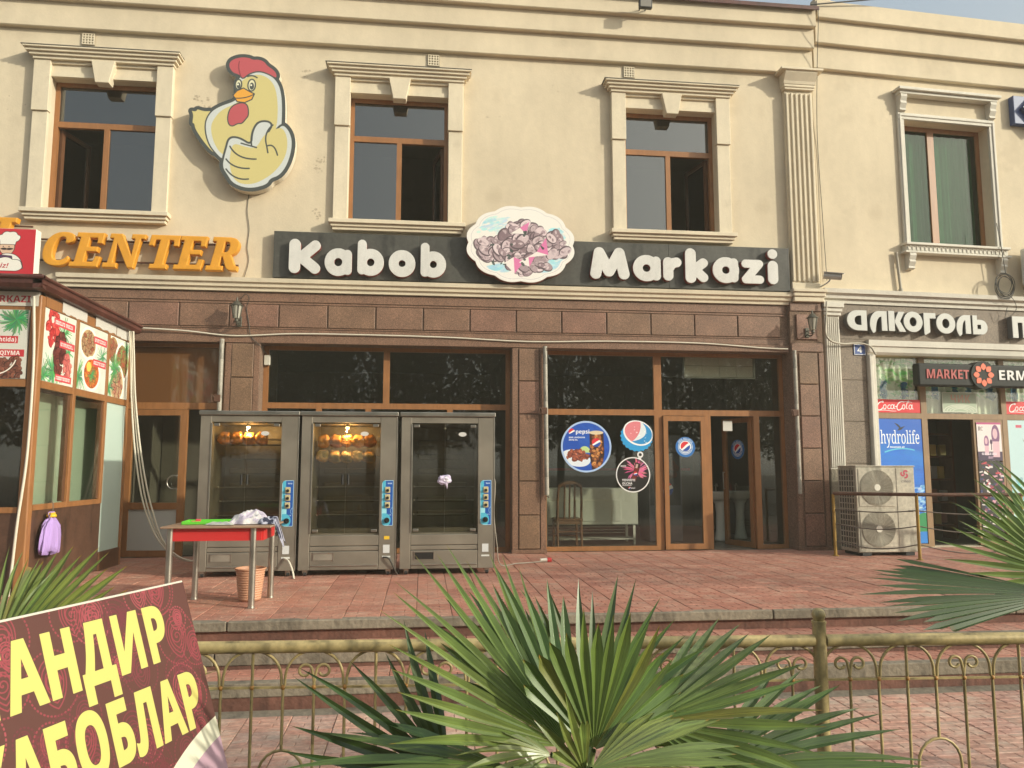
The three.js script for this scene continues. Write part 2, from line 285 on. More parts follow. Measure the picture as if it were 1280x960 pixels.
// ---------------------------------------------------------------- restaurant building
const rest = thing('restaurant_building', 'two-storey cream stucco building with brown granite ground floor and wide shop windows', 'building');
const WX = [-4.955, -0.44, 4.06];               // centres of the three upper windows
{
  const s = new THREE.Shape([[-9, 4.03], [6.62, 4.03], [6.62, 8.86], [-9, 8.86]].map((p) => new THREE.Vector2(...p)));
  for (const c of WX) s.holes.push(new THREE.Path([[c - 0.79, 5.2], [c + 0.79, 5.2], [c + 0.79, 7.29], [c - 0.79, 7.29]].map((p) => new THREE.Vector2(...p))));
  mesh('wall', [new THREE.ExtrudeGeometry(s, { depth: 0.3, bevelEnabled: false }).translate(0, 0, -0.3)], M.wall, rest);
  mesh('wall', [span(-9, -8.8, -0.1, 8.86, -6, -0.3), span(6.42, 6.62, -0.1, 8.86, -6, -0.3), span(-8.8, 6.42, -0.1, 8.86, -6.2, -6)], M.wall, rest);
  mesh('roof', [span(-9, 6.62, 8.87, 9.0, -6.2, -0.06)], M.roofBrown, rest);
  // stepped parapet bands, each oversailing the one below
  const bands = [[8.075, 8.485, 0.09], [8.485, 8.83, 0.18], [8.83, 9.135, 0.27]];
  for (const [a, b, z] of bands) mesh('parapet_band', [extrudeX([[-0.05, a - 0.0], [z - 0.012, a], [z, a + 0.012], [z, b - 0.002], [-0.05, b - 0.002]], -9, 6.60)], M.wall, rest);
  mesh('roof_flashing', [extrudeX([[-0.3, 9.145], [0.325, 9.14], [0.33, 9.09], [0.345, 9.09], [0.345, 9.155], [-0.3, 9.18]], -9, 6.63)], M.roofBrown, rest);
  mesh('interior_room', [span(-8.8, 6.42, 8.0, 8.06, -4.2, -0.31), span(-8.8, 6.42, 4.0, 4.06, -4.2, -0.31), span(-8.8, 6.42, 4.06, 8.0, -4.26, -4.2), span(-2.9, -2.8, 4.06, 8, -4.2, -0.31), span(1.7, 1.8, 4.06, 8, -4.2, -0.31)], M.roomUp, rest);
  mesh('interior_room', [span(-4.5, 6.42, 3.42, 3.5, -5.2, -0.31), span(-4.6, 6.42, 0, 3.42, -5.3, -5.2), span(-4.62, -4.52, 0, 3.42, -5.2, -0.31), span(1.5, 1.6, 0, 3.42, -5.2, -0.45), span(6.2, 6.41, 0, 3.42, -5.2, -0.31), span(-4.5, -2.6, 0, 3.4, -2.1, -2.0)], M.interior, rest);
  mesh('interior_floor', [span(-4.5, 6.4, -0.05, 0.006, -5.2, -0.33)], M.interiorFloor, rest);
}
// upper windows with their stucco surrounds
function upperWindow(c, open) {
  const w = part('window', rest);
  for (const s of [-1, 1]) mesh('casing', [span(c + s * 0.90 - 0.112, c + s * 0.90 + 0.112, 5.2, 6.715, 0, 0.075, 0.008), span(c + s * 0.90 - 0.122, c + s * 0.90 + 0.122, 6.72, 7.53, 0, 0.105, 0.008)], M.trim, w);
  mesh('lintel', [span(c - 0.776, c + 0.776, 7.29, 7.36, 0, 0.062), span(c - 0.776, c + 0.776, 7.36, 7.49, 0, 0.04), span(c - 0.776, c + 0.776, 7.49, 7.53, 0, 0.075)], M.trim, w);
  const ks = new THREE.Shape([[-0.095, 7.19], [0.095, 7.19], [0.165, 7.528], [-0.165, 7.528]].map((p) => new THREE.Vector2(c + p[0], p[1])));
  mesh('keystone', [new THREE.ExtrudeGeometry(ks, { depth: 0.15, bevelEnabled: true, bevelSize: 0.008, bevelThickness: 0.008, bevelSegments: 1 })], M.trim, w);
  const co = (a, z0, z1, x) => span(c - x, c + x, a[0], a[1], z0, z1, 0.008);
  mesh('cornice', [co([7.532, 7.58], 0, 0.13, 1.035), co([7.58, 7.625], 0, 0.165, 1.075), co([7.625, 7.67], 0, 0.20, 1.115), co([7.67, 7.70], 0, 0.235, 1.145)], M.trim, w);
  mesh('cornice_flashing', [span(c - 1.165, c + 1.15, 7.701, 7.707, -0.01, 0.245)], STD(lin(0.24, 0.22, 0.19), 0.5, { metalness: 0.6 }), w);
  mesh('sill', [co([5.115, 5.18], -0.05, 0.17, 1.065), co([5.065, 5.115], 0, 0.13, 1.035), co([5.015, 5.065], 0, 0.10, 1.01)], M.trim, w);
  const z = -0.17, f = 0.035;
  mesh('frame', [span(c - 0.788, c - 0.725, 5.202, 7.288, z - f, z + f), span(c + 0.725, c + 0.788, 5.202, 7.288, z - f, z + f), span(c - 0.725, c + 0.725, 7.225, 7.288, z - f, z + f), span(c - 0.725, c + 0.725, 5.202, 5.255, z - f, z + f), span(c - 0.725, c + 0.725, 6.565, 6.655, z - f, z + f), span(c - 0.04, c + 0.04, 5.255, 6.565, z - f, z + f)], M.frame, w);
  mesh('pane', [span(c - 0.724, c + 0.724, 6.656, 7.224, z - 0.006, z + 0.006)], M.glassSky, w);
  const x0 = open < 0 ? c + 0.041 : c - 0.724, x1 = open < 0 ? c + 0.724 : c - 0.041;
  mesh('pane', [span(x0, x1, 5.256, 6.564, z - 0.006, z + 0.006)], M.glassSky, w);
  const sash = part('open_sash', w);              // swung into the room about its outer stile
  sash.position.set(c + open * 0.71, 0, z - 0.05); sash.rotation.y = open < 0 ? 1.32 : -1.36;
  const L = 0.66, d = -open;
  const bx = (a, b, y0, y1) => span(Math.min(a * d, b * d), Math.max(a * d, b * d), y0, y1, -0.03, 0.03);
  mesh('sash_frame', [bx(0, 0.065, 5.26, 6.56), bx(L - 0.065, L, 5.26, 6.56), bx(0.065, L - 0.065, 5.26, 5.325), bx(0.065, L - 0.065, 6.495, 6.56)], M.frameDark, sash);
  mesh('pane', [span(Math.min(0.066 * d, (L - 0.066) * d), Math.max(0.066 * d, (L - 0.066) * d), 5.326, 6.494, -0.006, 0.006)], M.glassSky, sash);
  return w;
}
[-1, 1, 1].forEach((o, i) => upperWindow(WX[i], o));
// small pierced vents under the lowest band
{
  const c = drawn(96, 96, (x) => { x.fillRect(4, 4, 88, 88); x.globalCompositeOperation = 'destination-out'; for (let i = 0; i < 4; i++) for (let j = 0; j < 4; j++) { x.save(); x.translate(17 + i * 20.5, 17 + j * 20.5); x.rotate(Math.PI / 4 * ((i + j) % 2)); x.fillRect(-6, -6, 12, 12); x.restore(); } });
  const g = extrude(trace(c, 0.0021, 0.0021, -0.1, -0.1), 0.012, 0);
  for (const [x, y] of [[-5.25, 7.95], [0.096, 7.94], [3.371, 7.94]]) {
    const v = part('vent_grille', rest); v.position.set(x, y, 0);
    mesh('backing', [box(0.2, 0.2, 0.012, 0, 0, 0.005)], STD(lin(0.30, 0.25, 0.18), 0.9), v);
    mesh('lattice', [g.clone().translate(0, 0, 0.012)], M.trim, v);
  }
}
// fluted pilaster at the party wall
{
  const p = part('pilaster', rest), cx = 6.315, w = 0.48, fl = [];
  fl.push(span(cx - w / 2, cx + w / 2, 4.30, 7.74, 0, 0.085));
  for (let i = 0; i < 6; i++) { const x = cx - w / 2 + 0.028 + i * 0.0848; fl.push(span(x - 0.022, x + 0.022, 4.40, 7.69, 0.085, 0.118, 0.012)); }
  mesh('shaft', fl, M.trim, p);
  mesh('capital', [span(cx - 0.265, cx + 0.265, 7.742, 7.78, 0, 0.14, 0.01), span(cx - 0.28, cx + 0.28, 7.78, 7.83, 0, 0.155, 0.014), extrudeX([[0, 7.83], [0.16, 7.83], [0.175, 7.88], [0.25, 8.0], [0.25, 8.03], [0, 8.03]], cx - 0.285, cx + 0.285), span(cx - 0.375, cx + 0.375, 8.03, 8.068, 0.0, 0.285, 0.006)], M.trim, p);
  mesh('base', [span(cx - 0.265, cx + 0.265, 4.257, 4.37, 0, 0.135, 0.014)], M.trim, p);
  mesh('pedestal', [span(cx - 0.295, cx + 0.295, 4.20, 4.255, 0, 0.235, 0.01), span(cx - 0.28, cx + 0.28, 4.13, 4.20, 0, 0.205, 0.016), span(cx - 0.265, cx + 0.265, 4.045, 4.13, 0, 0.18, 0.016)], M.trim, p);
}
mesh('cornice', [extrudeX([[0, 4.005], [0.085, 4.005], [0.09, 4.055], [0.125, 4.065], [0.13, 4.115], [0.165, 4.13], [0.175, 4.192], [0, 4.197]], -5.43, 6.03)], M.trim, rest);
// granite frieze with raised slabs
{
  const f = part('frieze', rest);
  mesh('backing', [span(-5.6, 6.02, 3.21, 4.004, -0.3, 0.02)], M.grout, f);
  mesh('upper_course', [span(-5.6, 5.94, 3.855, 3.99, 0.02, 0.045, 0.004)], M.granite, f);
  mesh('lower_course', [span(-5.6, 6.0, 3.212, 3.33, 0.02, 0.05, 0.004)], M.granite, f);
  mesh('lower_course', [span(-5.6, 5.94, 3.335, 3.425, 0.02, 0.036, 0.004)], M.granite, f);
  for (let i = -1; i < 15; i++) { const a = -4.427 + i * 0.7345; if (a > 5.3) break; mesh('stone_slab', [span(a + 0.010, a + 0.7345 - 0.010, 3.460, 3.807, 0.02, 0.045 + rr(-0.002, 0.002), 0.009)], M.stone(), f); }
  for (const [a, b] of [[3.815, 3.845], [3.432, 3.452]]) mesh('stone_rail', [span(-5.6, 5.94, a, b, 0.02, 0.04, 0.003)], M.granite, f);
  const chips = []; for (const [cx, cy, n, s] of [[-3.46, 7.02, 12, 0.10], [-3.30, 6.86, 6, 0.06], [-3.62, 7.1, 5, 0.05], [-1.68, 6.2, 7, 0.07], [-1.70, 6.02, 8, 0.08], [-1.72, 5.32, 6, 0.06], [-1.70, 5.22, 4, 0.05], [-1.93, 7.6, 7, 0.09], [-3.72, 5.45, 4, 0.15], [0.9, 7.35, 4, 0.35], [1.9, 7.4, 4, 0.4], [-2.2, 5.7, 5, 0.3], [-6.2, 6.9, 5, 0.3]]) for (let i = 0; i < n; i++) { const sh = new THREE.Shape(), r = rr(0.006, 0.022) * (s > 0.12 ? 0.55 : 1.0), k = 7; for (let q = 0; q < k; q++) { const a = (q / k) * 6.283, R = r * rr(0.5, 1.3); q ? sh.lineTo(Math.cos(a) * R * 1.3, Math.sin(a) * R) : sh.moveTo(R * 1.3, 0); } chips.push(new THREE.ExtrudeGeometry(sh, { depth: 0.0015, bevelEnabled: false }).translate(cx + rr(-s, s), cy + rr(-s, s), 0)); }
  mesh('flaked_paint', chips, STD(lin(0.47, 0.385, 0.275), 0.95), rest, { kind: 'stuff' });
}
function pier(x0, x1, side) {
  const p = part('pier', rest), c = (x0 + x1) / 2, z = side ? 0.10 : 0.03;
  mesh('core', [span(x0, x1, 0, side ? 4.044 : 3.208, -0.3, z)], M.grout, p);
  for (const [a, b] of [[x0 + 0.004, x0 + 0.088], [x1 - 0.088, x1 - 0.004]]) mesh('edge_stone', [span(a, b, 0.06, 3.2, z, z + 0.02, 0.004)], M.granite, p);
  for (let i = 0; i < 6; i++) { const a = 3.20 - (i + 1) * 0.5225; mesh('stone_block', [span(c - 0.160, c + 0.160, a + 0.007, a + 0.5155, z, z + 0.028 + rr(-0.002, 0.002), 0.01)], M.stone(), p); }
  mesh('plinth', [span(x0 - 0.01, x1 + 0.01, 0, 0.06, -0.02, z + 0.03, 0.006)], M.graniteDark, p);
  if (side) { mesh('stone_block', [span(c - 0.18, c + 0.18, 3.42, 3.84, z, z + 0.03, 0.012)], M.stone(), p); for (const [a, b] of [[3.9, 4.04], [3.22, 3.36]]) mesh('edge_stone', [span(x0 + 0.006, x1 - 0.006, a, b, z, z + 0.02, 0.004)], M.granite, p); }
}
pier(-2.99, -2.48, 0); pier(1.385, 1.92, 0); pier(6.0, 6.555, 1);
mesh('wall', [span(-9, -4.5, 0, 4.03, -0.3, 0.0)], M.graniteDark, rest);
// left shop window
{
  const w = part('shop_window', rest), z0 = -0.30, z1 = -0.235, f = [], X0 = -2.478, X1 = 1.383;
  f.push(span(X0, X0 + 0.075, 0, 3.21, z0, z1), span(X1 - 0.07, X1, 0, 3.21, z0, z1), span(X0 + 0.075, X1 - 0.07, 2.235, 2.325, z0, z1), span(X0 + 0.075, X1 - 0.07, 0, 0.075, z0, z1), span(X0 + 0.075, X1 - 0.07, 3.15, 3.21, z0, z1), span(-0.635, -0.535, 2.325, 3.15, z0, z1));
  const mul = [-1.62, -0.86, 0.42]; for (const m of mul) f.push(span(m - 0.045, m + 0.045, 0.075, 2.235, z0, z1));
  mesh('frame', f, M.frame, w);
  for (const [a, b] of [[X0 + 0.076, -0.636], [-0.534, X1 - 0.071]]) mesh('pane', [span(a, b, 2.326, 3.149, -0.274, -0.262)], M.glass, w);
  const e = [X0 + 0.076, ...mul.flatMap((m) => [m - 0.046, m + 0.046]), X1 - 0.071];
  for (let i = 0; i < e.length; i += 2) mesh('pane', [span(e[i], e[i + 1], 0.076, 2.234, -0.274, -0.262)], M.glass, w);
}
// right shop window with the double door
{
  const w = part('shop_window', rest), z0 = -0.30, z1 = -0.235, X0 = 1.922, X1 = 5.998;
  mesh('frame', [span(X0, X0 + 0.05, 0, 3.21, z0, z1), span(X1 - 0.06, X1, 0, 3.21, z0, z1), span(X0 + 0.05, X1 - 0.06, 2.17, 2.265, z0, z1), span(X0 + 0.05, X1 - 0.06, 3.15, 3.21, z0, z1), span(3.765, 3.895, 0, 2.17, z0, z1), span(3.765, 3.895, 2.265, 3.15, z0, z1), span(X0 + 0.05, 3.765, 0, 0.07, z0, z1), span(4.615, 4.72, 0, 2.17, z0, z1), span(5.46, 5.56, 0, 2.17, z0, z1), span(5.56, X1 - 0.06, 0, 0.07, z0, z1)], M.frame, w);
  for (const [a, b, c, d] of [[X0 + 0.051, 3.764, 2.266, 3.149], [3.896, X1 - 0.061, 2.266, 3.149], [X0 + 0.051, 3.764, 0.071, 2.169], [5.561, X1 - 0.061, 0.071, 2.169]]) mesh('pane', [span(a, b, c, d, -0.274, -0.262)], M.glass, w);
  const leaf = (g, x0, x1) => {
    mesh('door_frame', [span(x0, x0 + 0.075, 0.01, 2.16, -0.03, 0.03), span(x1 - 0.075, x1, 0.01, 2.16, -0.03, 0.03), span(x0 + 0.075, x1 - 0.075, 0.01, 0.10, -0.03, 0.03), span(x0 + 0.075, x1 - 0.075, 2.08, 2.16, -0.03, 0.03)], M.frame, g);
    mesh('pane', [span(x0 + 0.076, x1 - 0.076, 0.101, 2.079, -0.006, 0.006)], M.glass, g);
  };
  const d1 = part('door', rest); d1.position.set(3.9, 0, -0.225); leaf(d1, 0.004, 0.71);
  const d2 = part('door', rest); d2.position.set(5.455, 0, -0.29); d2.rotation.y = -1.26; leaf(d2, -0.73, -0.004);
  d2.userData.label = 'glazed door leaf standing open into the room';
  mesh('handle', [bar([-0.69, 0.95, 0.06], [-0.69, 1.25, 0.06], 0.011), bar([-0.69, 0.96, 0.02], [-0.69, 0.96, 0.06], 0.009), bar([-0.69, 1.24, 0.02], [-0.69, 1.24, 0.06], 0.009)], M.steelBright, d2);
}
// side entrance beside the kiosk
{
  const e = part('side_entrance', rest), X0 = -4.5, X1 = -2.992;
  mesh('frame', [span(X0, X0 + 0.07, 0, 3.21, -0.22, -0.14), span(X1 - 0.05, X1, 0, 3.21, -0.22, -0.14), span(X0 + 0.07, X1 - 0.05, 2.20, 2.30, -0.22, -0.14), span(X0 + 0.07, X1 - 0.05, 3.15, 3.21, -0.22, -0.14)], M.frame, e);
  mesh('transom_pane', [span(X0 + 0.071, X1 - 0.051, 2.301, 3.149, -0.19, -0.17)], M.glassBrown, e);
  const d = part('door', rest); d.position.set(-4.42, 0, -0.16); d.rotation.y = -0.10;
  mesh('door_frame', [span(0, 0.09, 0.01, 2.19, -0.03, 0.03), span(0.80, 0.90, 0.01, 2.19, -0.03, 0.03), span(0.09, 0.80, 0.01, 0.10, -0.03, 0.03), span(0.09, 0.80, 2.10, 2.19, -0.03, 0.03), span(0.09, 0.80, 0.70, 0.80, -0.03, 0.03)], M.frame, d);
  mesh('pane', [span(0.091, 0.799, 0.801, 2.099, -0.006, 0.006)], M.glass, d);
  mesh('lower_panel', [span(0.091, 0.799, 0.101, 0.699, -0.012, 0.012)], STD(lin(0.50, 0.50, 0.46), 0.5), d);
  mesh('handle', [new THREE.TorusGeometry(0.10, 0.012, 8, 24, Math.PI * 1.3).rotateZ(Math.PI * 0.35).translate(0.76, 1.1, 0.07), bar([0.80, 1.0, 0.02], [0.72, 1.0, 0.07], 0.01), bar([0.80, 1.2, 0.02], [0.72, 1.2, 0.07], 0.01)], M.steelBright, d);
}

// ---------------------------------------------------------------- neighbouring market building, turned a little away
const TURN = THREE.MathUtils.degToRad(3.6);
const market = thing('market_building', 'cream building with white cornices and a grocery shop, beside the fluted pilaster', 'building', [6.62, 0, 0], TURN);
const inMarket = (o) => { o.position.set(6.62, 0, 0); o.rotation.y = TURN; return o; };
{
  const hole = (s, a, b, c, d) => s.holes.push(new THREE.Path([[a, c], [b, c], [b, d], [a, d]].map((p) => new THREE.Vector2(...p))));
  const s = new THREE.Shape([[0.006, -0.1], [9, -0.1], [9, 9.05], [0.006, 9.05]].map((p) => new THREE.Vector2(...p)));
  hole(s, 1.72, 3.43, 5.17, 7.42); hole(s, 0.92, 6.2, 0, 3.21); hole(s, 5.2, 6.9, 5.17, 7.42);
  mesh('wall', [new THREE.ExtrudeGeometry(s, { depth: 0.3, bevelEnabled: false }).translate(0, 0, -0.3)], M.wall, market);
  mesh('wall', [span(8.8, 9, -0.1, 9.05, -6, -0.3), span(0.01, 9, -0.1, 9.05, -6.2, -6)], M.wall, market);
  mesh('roof', [span(0.02, 9, 8.9, 9.04, -6, -0.3)], M.concrete, market);
  for (const [a, b, z] of [[8.19, 8.61, 0.085], [8.61, 9.02, 0.17], [9.02, 9.33, 0.255]]) mesh('parapet_band', [extrudeX([[-0.1, a], [z - 0.012, a], [z, a + 0.012], [z, b - 0.002], [-0.1, b - 0.002]], 0.008, 9)], M.wall, market);
  for (const [a, wd, h] of [[0.02, 0.3, 0.055], [0.2, 0.22, 0.04], [0.5, 0.16, 0.03], [0.72, 0.2, 0.02]]) mesh('broken_coping', [rbox(wd, h * 2, 0.16, a + wd / 2, 9.33 + h * 0.7, 0.10, 0.012)], M.wall, market);
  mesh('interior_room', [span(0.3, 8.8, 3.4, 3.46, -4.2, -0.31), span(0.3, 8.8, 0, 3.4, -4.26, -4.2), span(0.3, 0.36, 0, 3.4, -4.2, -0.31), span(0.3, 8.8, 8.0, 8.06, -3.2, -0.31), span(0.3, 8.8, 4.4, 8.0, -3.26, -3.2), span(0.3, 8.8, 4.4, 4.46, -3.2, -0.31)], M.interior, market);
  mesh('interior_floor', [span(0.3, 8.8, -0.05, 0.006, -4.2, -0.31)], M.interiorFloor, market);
  const corbel = (x, y, h) => extrudeX([[0, y], [0.14, y], [0.15, y - 0.05], [0.12, y - 0.12], [0.13, y - h * 0.55], [0.09, y - h * 0.8], [0.10, y - h * 0.93], [0.05, y - h], [0, y - h]], x - 0.06, x + 0.06);
  const win = (o) => {
    const w = part('window', market); w.position.x = o;
    mesh('casing', [span(1.60, 1.72, 5.17, 7.42, 0, 0.05, 0.008), span(3.43, 3.55, 5.17, 7.42, 0, 0.05, 0.008), span(1.60, 3.55, 7.42, 7.54, 0, 0.055, 0.008), span(1.625, 1.66, 5.17, 7.5, 0.05, 0.068, 0.006), span(3.49, 3.525, 5.17, 7.5, 0.05, 0.068, 0.006), span(1.625, 3.525, 7.475, 7.51, 0.055, 0.072, 0.006)], M.white, w);
    mesh('hood', [span(1.55, 3.60, 7.90, 7.955, 0, 0.20, 0.012), span(1.59, 3.56, 7.845, 7.90, 0, 0.15, 0.012)], M.white, w);
    for (const x of [1.675, 3.475]) mesh('corbel', [corbel(x, 7.845, 0.30)], M.white, w);
    const key = []; for (let i = 0; i < 24; i++) { const x = 1.60 + i * 0.082; key.push(span(x, x + 0.05, 5.035, 5.05, 0.115, 0.128), span(x, x + 0.014, 5.05, 5.10, 0.115, 0.128), span(x + 0.032, x + 0.07, 5.10, 5.115, 0.115, 0.128)); }
    mesh('sill', [span(1.55, 3.60, 5.125, 5.168, -0.05, 0.16, 0.008), span(1.58, 3.57, 5.02, 5.125, 0, 0.115), span(1.53, 3.62, 4.985, 5.02, 0, 0.15, 0.006), ...key], M.white, w);
    for (const x of [1.675, 3.475]) mesh('corbel', [corbel(x, 4.985, 0.28)], M.white, w);
    const z0 = -0.26, z1 = -0.20, f = M.frame;
    mesh('frame', [span(1.722, 1.80, 5.172, 7.418, z0, z1), span(3.35, 3.428, 5.172, 7.418, z0, z1), span(1.80, 3.35, 7.34, 7.418, z0, z1), span(1.80, 3.35, 5.172, 5.24, z0, z1), span(2.36, 2.49, 5.24, 7.34, z0, z1)], f, w);
    mesh('pane', [span(1.801, 2.359, 5.241, 7.339, -0.236, -0.224)], M.glassGreen, w);
    mesh('pane', [span(2.491, 3.349, 5.241, 7.339, -0.236, -0.224)], M.glassGreen, w);
    const bl = new THREE.PlaneGeometry(1.52, 2.1, 120, 1), bp = bl.attributes.position; for (let i = 0; i < bp.count; i++) bp.setZ(i, 0.014 * Math.sin(bp.getX(i) * 34) + 0.006 * Math.sin(bp.getX(i) * 83)); bl.computeVertexNormals(); mesh('added_curtain', [bl.translate(2.575, 6.29, -0.33)], STD(lin(0.40, 0.46, 0.37), 0.9, { side: THREE.DoubleSide }), w);  // pale pleated sheet added behind the panes to lighten and green the glass
  };
  win(0); win(3.48);
  mesh('cornice', [extrudeX([[0, 4.065], [0.05, 4.065], [0.055, 4.13], [0.10, 4.14], [0.105, 4.20], [0.16, 4.22], [0.17, 4.29], [0, 4.30]], -0.035, 9)], M.white, market);
  mesh('frieze', [span(0.29, 9, 3.47, 4.063, 0, 0.022)], M.graniteGrey, market);
  const p = part('pilaster', market), fl = [span(0.0, 0.27, 0, 3.84, 0.0, 0.06)];
  for (let i = 0; i < 7; i++) fl.push(span(0.012 + i * 0.0362, 0.012 + i * 0.0362 + 0.022, 1.32, 3.82, 0.06, 0.078, 0.006));
  mesh('shaft', fl, M.white, p);
  mesh('capital', [span(-0.02, 0.29, 3.842, 3.90, 0, 0.10, 0.014), span(-0.035, 0.305, 3.90, 3.97, 0, 0.125, 0.018), span(-0.05, 0.32, 3.97, 4.063, 0, 0.15, 0.01)], M.white, p);
  mesh('pedestal', [span(-0.03, 0.30, 0, 1.30, 0.0, 0.105, 0.01)], metricM(STD(lin(0.5, 0.45, 0.36), 0.95, { map: rep(concT, 0.9), bumpMap: rep(concB, 1.2), bumpScale: 0.012 })), p);
  for (let i = 0; i < 5; i++) mesh('stone_slab', [span(0.275, 0.76, 0.01 + i * 0.692, 0.01 + (i + 1) * 0.692 - 0.006, 0, 0.025, 0.005)], M.graniteGrey, market);
  mesh('portal_frame', [extrudeX([[0, 3.21], [0.04, 3.21], [0.075, 3.25], [0.085, 3.34], [0.11, 3.35], [0.115, 3.45], [0, 3.455]], 0.765, 6.4), span(0.77, 0.845, 0, 3.21, 0.0, 0.10, 0.02), span(0.845, 0.919, 0, 3.21, 0.0, 0.06, 0.015)], M.white, market);
  // shop front
  const z0 = -0.18, z1 = -0.11, sf = part('shop_window', market);
  mesh('frame', [span(0.922, 0.96, 0, 3.2, z0, z1), span(1.85, 1.96, 0, 3.2, z0, z1), span(3.43, 3.53, 0, 3.2, z0, z1), span(0.96, 1.85, 2.15, 2.245, z0, z1), span(1.96, 3.43, 2.15, 2.245, z0, z1), span(3.53, 5.6, 2.15, 2.245, z0, z1), span(5.6, 5.7, 0, 3.2, z0, z1), span(0.96, 1.85, 0, 0.05, z0, z1), span(3.53, 5.6, 0, 0.05, z0, z1)], M.frameDull, sf);
  for (const [a, b, c, d] of [[0.961, 1.849, 2.246, 3.2], [1.961, 3.429, 2.246, 3.2], [3.531, 5.599, 2.246, 3.2], [0.961, 1.849, 0.051, 2.149], [3.531, 5.599, 0.051, 2.149], [5.701, 6.2, 0, 3.2]]) mesh('pane', [span(a, b, c, d, -0.15, -0.138)], M.glass, sf);
  const ld = part('door', market); ld.position.set(2.85, 0, -0.145);
  mesh('door_frame', [span(0, 0.045, 0.01, 2.148, -0.03, 0.03), span(0.535, 0.578, 0.01, 2.148, -0.03, 0.03), span(0.045, 0.535, 0.01, 0.07, -0.03, 0.03), span(0.045, 0.535, 2.09, 2.148, -0.03, 0.03)], M.frameDull, ld);
  mesh('pane', [span(0.046, 0.534, 0.071, 2.089, -0.006, 0.006)], M.glass, ld);
}
// ---------------------------------------------------------------- signs
const font = await new FontLoader().loadAsync('fonts/droid/droid_serif_bold.typeface.json');
const fontSans = await new FontLoader().loadAsync('fonts/droid/droid_sans_bold.typeface.json');
const printM = (t, rough = 0.5) => PHY(0xffffff, rough, { map: t });
function scribble(x, X, Y, w, h, color) { x.fillStyle = color; let a = X; while (a < X + w - h * 0.5) { const cw = h * rr(0.35, 0.75); if (rnd() < 0.14) { a += cw * 0.7; continue; } x.fillRect(a, Y, cw * 0.28, h); if (rnd() < 0.8) x.fillRect(a, Y, cw * 0.8, h * 0.25); if (rnd() < 0.6) x.fillRect(a, Y + h * 0.72, cw * 0.8, h * 0.28); if (rnd() < 0.6) x.fillRect(a + cw * 0.55, Y, cw * 0.27, h); a += cw; } }
const inkRamp = (a, b, t) => a.map((v, i) => Math.round(v + (b[i] - v) * t));
function lumps(x, cx, cy, rx, ry, n, size, from, to, rim) {   // a heap of food pieces, printed
  for (let i = 0; i < n; i++) { const a = rnd() * 6.283, q = Math.sqrt(rnd()), X = cx + Math.cos(a) * rx * q, Y = cy + Math.sin(a) * ry * q, s = size * rr(0.6, 1.3), c = inkRamp(from, to, rnd());
    x.save(); x.translate(X, Y); x.rotate(rnd() * 3.14); x.fillStyle = `rgb(${rim})`; x.beginPath(); x.ellipse(1, s * 0.12, s * 1.08, s * 0.74, 0, 0, 6.3); x.fill(); x.fillStyle = `rgb(${c})`; x.beginPath(); x.ellipse(0, 0, s, s * 0.62, 0, 0, 6.3); x.fill();
    for (let k = 0; k < 4; k++) { x.fillStyle = `rgba(${inkRamp(from, to, rnd())},0.8)`; x.beginPath(); x.ellipse(rr(-0.5, 0.5) * s, rr(-0.3, 0.3) * s, s * 0.3, s * 0.16, rnd() * 3, 0, 6.3); x.fill(); } x.restore(); }
}
function sprig(x, cx, cy, r, n) { for (let i = 0; i < n; i++) { const a = rnd() * 6.283, q = r * rr(0.3, 1); x.strokeStyle = `rgba(${40 + rnd() * 60},${105 + rnd() * 70},${70 + rnd() * 30},0.75)`; x.lineWidth = r * 0.05; x.beginPath(); x.moveTo(cx, cy); x.quadraticCurveTo(cx + Math.cos(a) * q * 0.5 + rr(-5, 5), cy + Math.sin(a) * q * 0.5, cx + Math.cos(a + 0.3) * q, cy + Math.sin(a + 0.3) * q); x.stroke(); } }
const roundel = (x, cx, cy, r, tilt = -0.35) => {        // red, white and blue soft-drink roundel
  x.save(); x.translate(cx, cy); x.beginPath(); x.arc(0, 0, r, 0, 6.3); x.fillStyle = '#f3f3f2'; x.fill(); x.clip(); x.rotate(tilt);
  x.fillStyle = '#d8323c'; x.beginPath(); x.moveTo(-r, r * 0.05); x.bezierCurveTo(-r * 0.4, r * 0.1, r * 0.1, -r * 0.35, r * 1.1, -r * 0.25); x.lineTo(r, -r * 1.2); x.lineTo(-r, -r * 1.2); x.fill();
  x.fillStyle = '#1f4fa8'; x.beginPath(); x.moveTo(-r * 1.1, r * 0.35); x.bezierCurveTo(-r * 0.3, r * 0.5, r * 0.2, r * 0.15, r * 1.1, r * 0.22); x.lineTo(r, r * 1.2); x.lineTo(-r, r * 1.2); x.fill(); x.restore();
};

